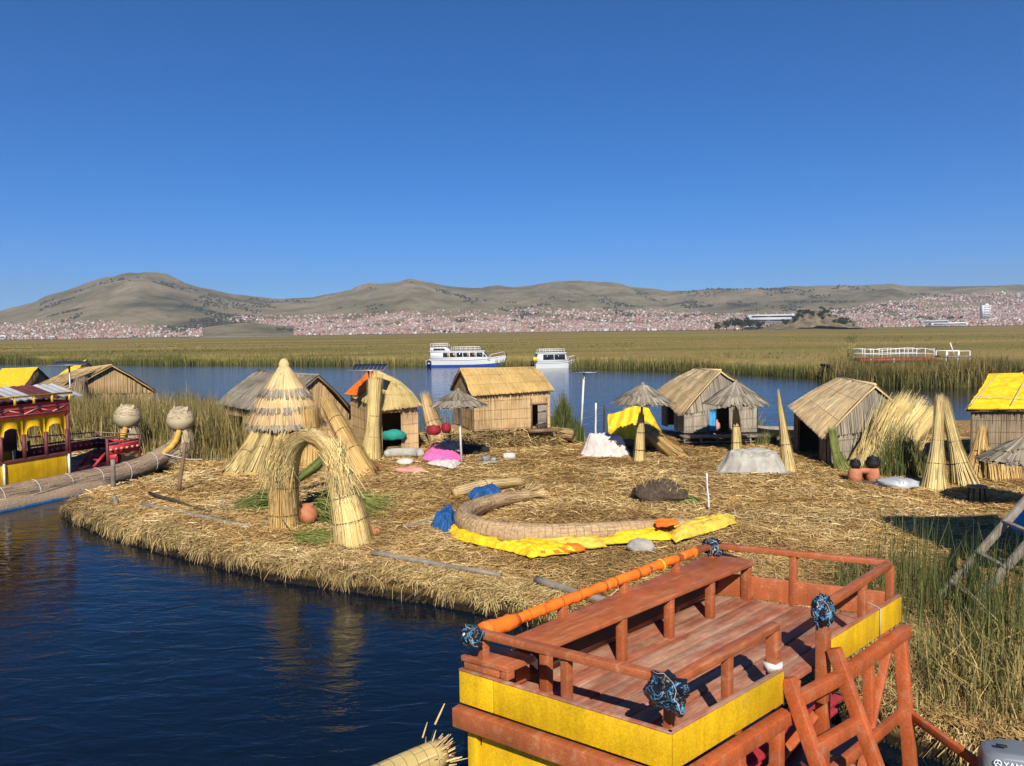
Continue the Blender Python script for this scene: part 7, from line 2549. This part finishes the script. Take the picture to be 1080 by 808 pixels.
    stick('lower_rail', low(lerp(r0, r1, .55), .95), low(r3, .95) + outR * .06, .07, .11, 'paint_orange')
    stick('lower_rail', low(r3, .95) + outR * .06, low(r3, .88) + outR * 1.1 - ax * .62, .06, .09, 'paint_orange')
    stick('lower_rail', low(lerp(r0, r1, .5), 1.12) - outR * .55, low(lerp(r2, r3, .7), 1.12) - outR * .55, .30, .05, 'paint_red')
    # lower deck floor and inner walls in the shade
    m_ = MB()
    for k in range(6):
        f0 = -.02 + k * .17
        a_, b_ = low(lerp(NL, NC, f0 + .08), .62) + ax * .1, low(lerp(FL, FR, f0 + .08), .62)
        m_.bar(a_, b_, .30, .05)
    part('lower_deck', m_, 'paint_maroon', bevel=0)
    stick('lower_bench', low(lerp(NL, NC, .72), .98) + ax * .8, low(lerp(FL, FR, .72), .98) - ax * .3, .32, .05, 'paint_red')
    stick('lower_bench_front', low(lerp(NL, NC, .60), .80) + ax * .8, low(lerp(FL, FR, .60), .80) - ax * .3, .04, .30, 'paint_red')
    # ---- ladder
    tA, tB = P(833, 722, 2.12), P(884, 697, 2.14)
    bA, bB = tA + outR * .72 - low(outR, 0) * 0 + [0, 0, -1.75], tB + outR * .72 + [0, 0, -1.75]
    lad = stick('ladder_stile', tA + (tA - bA) * .03, bA, .085, .12, 'paint_orange', upv=outR)
    stick('ladder_stile', tB + (tB - bB) * .06, bB, .085, .12, 'paint_orange', upv=outR)
    for f in (.07, .29, .52, .75):
        stick('ladder_rung', lerp(tA, bA, f) - ax * .02, lerp(tB, bB, f) + ax * .02, .12, .085, 'paint_orange', upv=outR)
    # ---- orange cloth wound along the left rail
    m_ = MB()
    n = 120
    # lapped windings, each a slightly askew cuff of its own girth, with bare rail showing in places
    railv = FL - (NL + ax * .05)
    rl = np.linalg.norm(railv)
    f = .03
    while f < .90:
        ln = rng.uniform(.16, .42) / rl
        f1 = min(f + ln, .90)
        r0_, r1_ = rng.uniform(.046, .053), rng.uniform(.050, .060)
        if f < .06: r0_, r1_ = .085, .065
        a_, b_ = NL + ax * .05 + railv * (f - .006), NL + ax * .05 + railv * f1
        k_ = 9
        pts_ = np.array([lerp(a_, b_, q) + rng.normal(0, .0035, 3) for q in np.linspace(0, 1, k_)])
        m_.tube(pts_, np.linspace(r0_, r1_, k_) * (1 + .05 * rng.normal(0, 1, k_)), 10, lump=.10)
        f = f1 + (rng.uniform(.012, .03) if f > .5 and rng.random() < .55 else -.004)
    # loose end bunch at the near corner
    part('cloth_wrap', m_, 'tarp_orange', bevel=0, smooth=False)
    m_ = MB()
    ring(m_, lerp(NL + ax * .05, FL, .72), FL - NL + np.array([.12, .1, .9]), .056, .014)
    part('wrap_band', m_, 'tarp_yellow', bevel=0)
    # ---- plastic bags tied over the corners
    for (v, sz, sd_) in ((NL + [0, 0, -.0], (.20, .20, .19), 1), (NC + [0, 0, -.05], (.40, .26, .27), 2), (FL + [0, 0, -.01], (.24, .22, .22), 3), (gapB + [0, 0, -.05], (.19, .19, .30), 4)):
        o = crumple(v - [0, 0, sz[2] * .5], sz, M['plastic_bag'], 'tied_bag', t, sd_, .40, sd_ * 3, flat_bottom=False, sub=5, freq=2.0)
        o.location.z += sz[2] * .5
        hug_cord(t, o, 'bag_string', ((.9, .2, .3),), .0024, M['rope'])
        # hanging tatters
        m_ = MB()
        k = 12
        th_ = rng.uniform(0, 6.283, k)
        A = v + np.stack([np.cos(th_) * sz[0] * .26, np.sin(th_) * sz[1] * .26, -rng.uniform(.02, .1, k)], 1)
        m_.ribbons(A, A + np.stack([np.cos(th_) * .06, np.sin(th_) * .06, -rng.uniform(.04, .13, k)], 1), rng.uniform(.03, .06, k), None, None, None, .3)
    # blue scrap hanging from the far bag, white tape on the gap post
    tag(crumple(FL + [-.12, -.1, -.30], (.14, .12, .22), M['bag_blue'], 'blue_scrap', t, 0, .5, 5, False), None)
    m_ = MB(); m_.tube([low(gapA, zp1 - .02), low(gapA, zp1 + .05)], .085, 8, lump=.2); part('white_tape', m_, 'tarp_white', bevel=0)
    # ---- reed hull alongside on the left with its frayed tip
    h1 = P(464, 795, .95); h0 = h1 - ax * 3.4 - sx * .12
    m_ = MB()
    pth = np.array([lerp(h0, h1, f) for f in np.linspace(0, 1, 30)])
    m_.tube(pth, np.linspace(.20, .15, 30), 18, .45, lump=.03)
    n = 700
    i = rng.integers(0, 27, n); an = rng.uniform(0, 6.283, n)
    sv = nz(np.cross(h1 - h0, [0, 0, 1])); uv = np.cross(sv, nz(h1 - h0))
    rr = np.linspace(.20, .15, 30) * 1.012
    def on(ix): return pth[ix] + (np.cos(an) * rr[ix])[:, None] * sv + (np.sin(an) * rr[ix])[:, None] * uv
    m_.ribbons(on(i), on(i + 2), .012, on(i) - pth[i], np.clip(rng.normal(.5, .3, n), 0, 1))
    hull = part('reed_hull', m_, 'straw_pale', bevel=0)
    m_ = MB()
    for k in range(0, 30): ring(m_, pth[k], h1 - h0, rr[k] * 1.006, .0022)
    m_.build('net_cord', M['rope_dark'], hull)
    m_ = MB(); n = 160
    off = rng.normal(0, .07, (n, 3))
    A = h1 + off - nz(h1 - h0) * .08
    m_.ribbons(A, A + nz(h1 - h0) * rng.uniform(.05, .15, n)[:, None] + off * .5 + [0, 0, .02], rng.uniform(.01, .02, n))
    m_.build('frayed_tip', M['straw_mat'], hull)['kind'] = 'stuff'
    m_ = MB(); n = 60
    A = h1 + nz(h1 - h0) * .06 + rng.normal(0, .03, (n, 3)) + [0, 0, .02]
    m_.ribbons(A, A + rng.normal(0, .04, (n, 3)) + [0, 0, -.14], .012)
    m_.build('red_tassel', M['plastic_red'], hull)
    # the two big reed hulls that carry the boat
    for q in (-.1, 1.9):
        m_ = MB()
        a_ = low(NL, .28) + sx * q - ax * .6; b_ = low(FL, .28) + sx * q * .9 - ax * .6
        m_.tube([lerp(a_, b_, f) + [0, 0, .35 * max(0, f - .8) * 5 * .2] for f in np.linspace(0, 1, 14)], .38, 14, lump=.06)
        part('float_hull', m_, 'net', bevel=0, smooth=True)
    return NL, NC, FR, FL, ax, sx, outR, r3
NL, NC, FR, FL, AX, SX, OUTR, R3 = deck_boat()

# ---- outboard motor, bottom right
def motor():
    c = P(1078, 806, 1.06)
    yaw = R(-22)
    t = thing('outboard_motor', 'grey outboard motor with pale lettering at the bottom right corner', 'outboard motor', (c[0], c[1], .0))
    cs, sn = math.cos(yaw), math.sin(yaw)
    W = lambda x, y, z: c + np.array([x * cs - y * sn, x * sn + y * cs, z])
    secs = [(-.30, .30, .17), (-.24, .36, .205), (-.08, .39, .215), (.04, .385, .21), (.12, .36, .19), (.155, .30, .15)]     # z, half length, half width
    nseg = 28
    V, F = [], []
    for z, l, w in secs:
        for k in range(nseg):
            a = 2 * math.pi * k / nseg
            sc = lambda v, e: math.copysign(abs(v) ** e, v)
            V.append(W(sc(math.cos(a), .5) * l * .92 + .0, sc(math.sin(a), .5) * w, z + (.03 * math.cos(a) if z > .1 else 0)))
    for i in range(len(secs) - 1):
        for k in range(nseg): F.append((i * nseg + k, i * nseg + (k + 1) % nseg, (i + 1) * nseg + (k + 1) % nseg, (i + 1) * nseg + k))
    F += [tuple(range(nseg - 1, -1, -1)), tuple(range((len(secs) - 1) * nseg, len(secs) * nseg))]
    mb = MB(); mb.add(V, F)
    o = mb.build('cowling', M['cowl_grey'], t, smooth=True)
    bv = o.modifiers.new('bevel', 'BEVEL'); bv.width = .012; bv.segments = 2; bv.limit_method = 'ANGLE'
    mb = MB()
    mb.box(W(-.18, -.05, .172), (.09, .035, .012), yaw); mb.build('air_slot', M['rubber'], o)
    mb = MB(); mb.lathe(W(0, 0, -.36), [(.17, 0), (.20, .03), (.20, .07)], 20); mb.build('cowling_seal', M['plastic_black'], t)
    mb = MB(); mb.bar(W(.0, 0, -.36), W(.02, 0, -1.0), .2, .22, (1, 0, 0)); mb.build('mid_section', M['cowl_grey'], t, bevel=.03)
    mb = MB(); mb.bar(W(.02, 0, -1.0), W(.03, 0, -1.45), .10, .26, (1, 0, 0)); mb.tube([W(-.22, 0, -1.3), W(-.1, 0, -1.3), W(.2, 0, -1.3)], [.03, .075, .06], 10); mb.build('gear_case', M['cowl_grey'], t, bevel=.01)
    mb = MB()
    for k in range(3):
        a = 2.094 * k
        d = np.array([-sn * math.cos(a), cs * math.cos(a), math.sin(a)])
        e = W(.24, 0, -1.3)
        s_ = np.array([cs, sn, 0]) * .05
        mb.add([e - s_, e + s_, e + d * .17 + s_ * 1.3 + [0, 0, .02], e + d * .17 - s_ * .4], [(0, 1, 2, 3)])
    mb.build('propeller', M['metal_grey'], t)
    mb = MB(); mb.bar(W(-.25, 0, -.42), W(-.25, 0, -.85), .28, .12, (1, 0, 0)); mb.build('clamp_bracket', M['plastic_black'], t, bevel=.01)
    # lettering and the round mark on the viewer's side of the cowling
    def text(body, size, loc, rotz):
        cu = bpy.data.curves.new('lettering', 'FONT')
        cu.body = body; cu.size = size; cu.extrude = .001; cu.align_x = 'LEFT'
        tmp = bpy.data.objects.new('tmp', cu)
        COL.objects.link(tmp)
        dg = bpy.context.evaluated_depsgraph_get()
        me = bpy.data.meshes.new_from_object(tmp.evaluated_get(dg))
        COL.objects.unlink(tmp); bpy.data.objects.remove(tmp)
        me.materials.clear(); me.materials.append(M['letter'])
        ob = bpy.data.objects.new('lettering', me)
        COL.objects.link(ob)
        ob.parent = o
        ob.rotation_euler = (R(76), 0, rotz)
        ob.location = (np.asarray(loc) - world_loc(o)).tolist()
        return ob
    text('YAMAHA', .075, W(-.19, -.2175, .045), yaw)
    mb = MB(); ring(mb, W(-.235, -.212, .075), W(0, 1, -.25) - c, .028, .004)
    for k in range(3):
        a = R(90 + 120 * k)
        mb.bar(W(-.235, -.213, .075), W(-.235 + .026 * math.cos(a), -.213 + .006 * math.sin(a), .075 + .026 * math.sin(a)), .006, .004, (0, 1, 0))
    mb.build('round_emblem', M['letter'], o)
    # what it hangs from: a plank transom of a small boat outside the frame
    t2 = thing('motor_bracket', 'stout wooden transom board carrying the grey outboard motor', 'transom', W(-.36, 0, -1.0))
    mb = MB(); mb.bar(W(-.36, -.5, -.66), W(-.36, .6, -.66), .06, .42); mb.build('transom_board', M['wood_grey'], t2, bevel=.006)
    for y in (-.4, .5):
        mb = MB(); mb.bar(W(-.42, y, -.5), W(-.42, y, -1.5), .08, .08); mb.build('support_post', M['wood_grey'], t2)
motor()

# ---- grey ladder and lookout at the right edge
def lookout():
    g = V3(10.75, 13.0, .45)
    t = thing('lookout_tower', 'wooden lookout with thatched roof standing just right of the photo', 'lookout tower', g)
    z1 = 2.55
    for sx_, sy_ in ((-1, -1), (1, -1), (1, 1), (-1, 1)):
        mb = MB(); mb.tube([g + [sx_ * 1.15, sy_ * 1.0, -.1], g + [sx_ * 1.05, sy_ * .95, 2.0], g + [sx_ * 1.0, sy_ * .9, 4.1]], .07, 8); mb.build('corner_post', M['wood_grey'], t)
    for k in range(8):
        mb = MB(); mb.bar(g + [-1.25 + k * .357, -1.1, z1], g + [-1.25 + k * .357, 1.1, z1], .33, .05); mb.build('floor_plank', M['wood_grey'], t)
    for z in (z1 + .45, z1 + .9):
        for (a, b) in (((-1.05, -.95), (1.05, -.95)), ((1.05, -.95), (1.05, .95)), ((1.05, .95), (-1.05, .95))):
            mb = MB(); mb.bar(g + [*a, z], g + [*b, z], .06, .07); mb.build('rail', M['wood_grey'], t)
    A, B, C, D = (g + [x, y, 3.9] for x, y in ((-1.4, -1.4), (1.5, -1.4), (1.5, 1.4), (-1.4, 1.4)))
    ap = g + [0, 0, 4.7]
    for p, q in ((A, B), (B, C), (C, D), (D, A)):
        mb = MB(); e = (q - p) * .01
        mat_patch(mb, ap - e, ap + e, q, p, 260, .05, .07, .15, (.3, .9)); mb.build('roof_slope', M['straw_grey'], t)
    # ladder
    b0, b1 = G(986, 632), G(1012, 652)
    dirr = nz(V3(9.95, 14.0, 2.9) - b0)
    t2 = thing('wooden_ladder', 'grey weathered wooden ladder leaning up out of the reeds at the right edge', 'ladder', (b0 + b1) / 2)
    L = 4.6
    tops = []
    for b in (b0, b1):
        mb = MB(); mb.bar(b - dirr * .2, b + dirr * L, .075, .13, (0, 0, 1)); mb.build('stile', M['wood_grey'], t2, bevel=.006)
    off = b1 - b0
    for f in (.42, 1.15, 1.9, 2.7, 3.5, 4.2):
        p = b0 + dirr * f
        mb = MB(); mb.bar(p - off * .06 + [0, 0, .04], p + off * 1.06 + [0, 0, .04], .10, .05, (0, 0, 1)); mb.build('rung', M['wood_grey'], t2, bevel=.005)
    # grey boat or board in the shade with a blue sheet
    q = P(1086, 560, .5)
    tag(crumple(Q(1079, 560, q[1]) + [.15, 0, -.1], (.7, .8, 1.0), M['bag_blue'], 'blue_sheet', amp=.5, seed=9), 'crumpled light blue plastic sheet behind the grey ladder', 'sheet')
lookout()
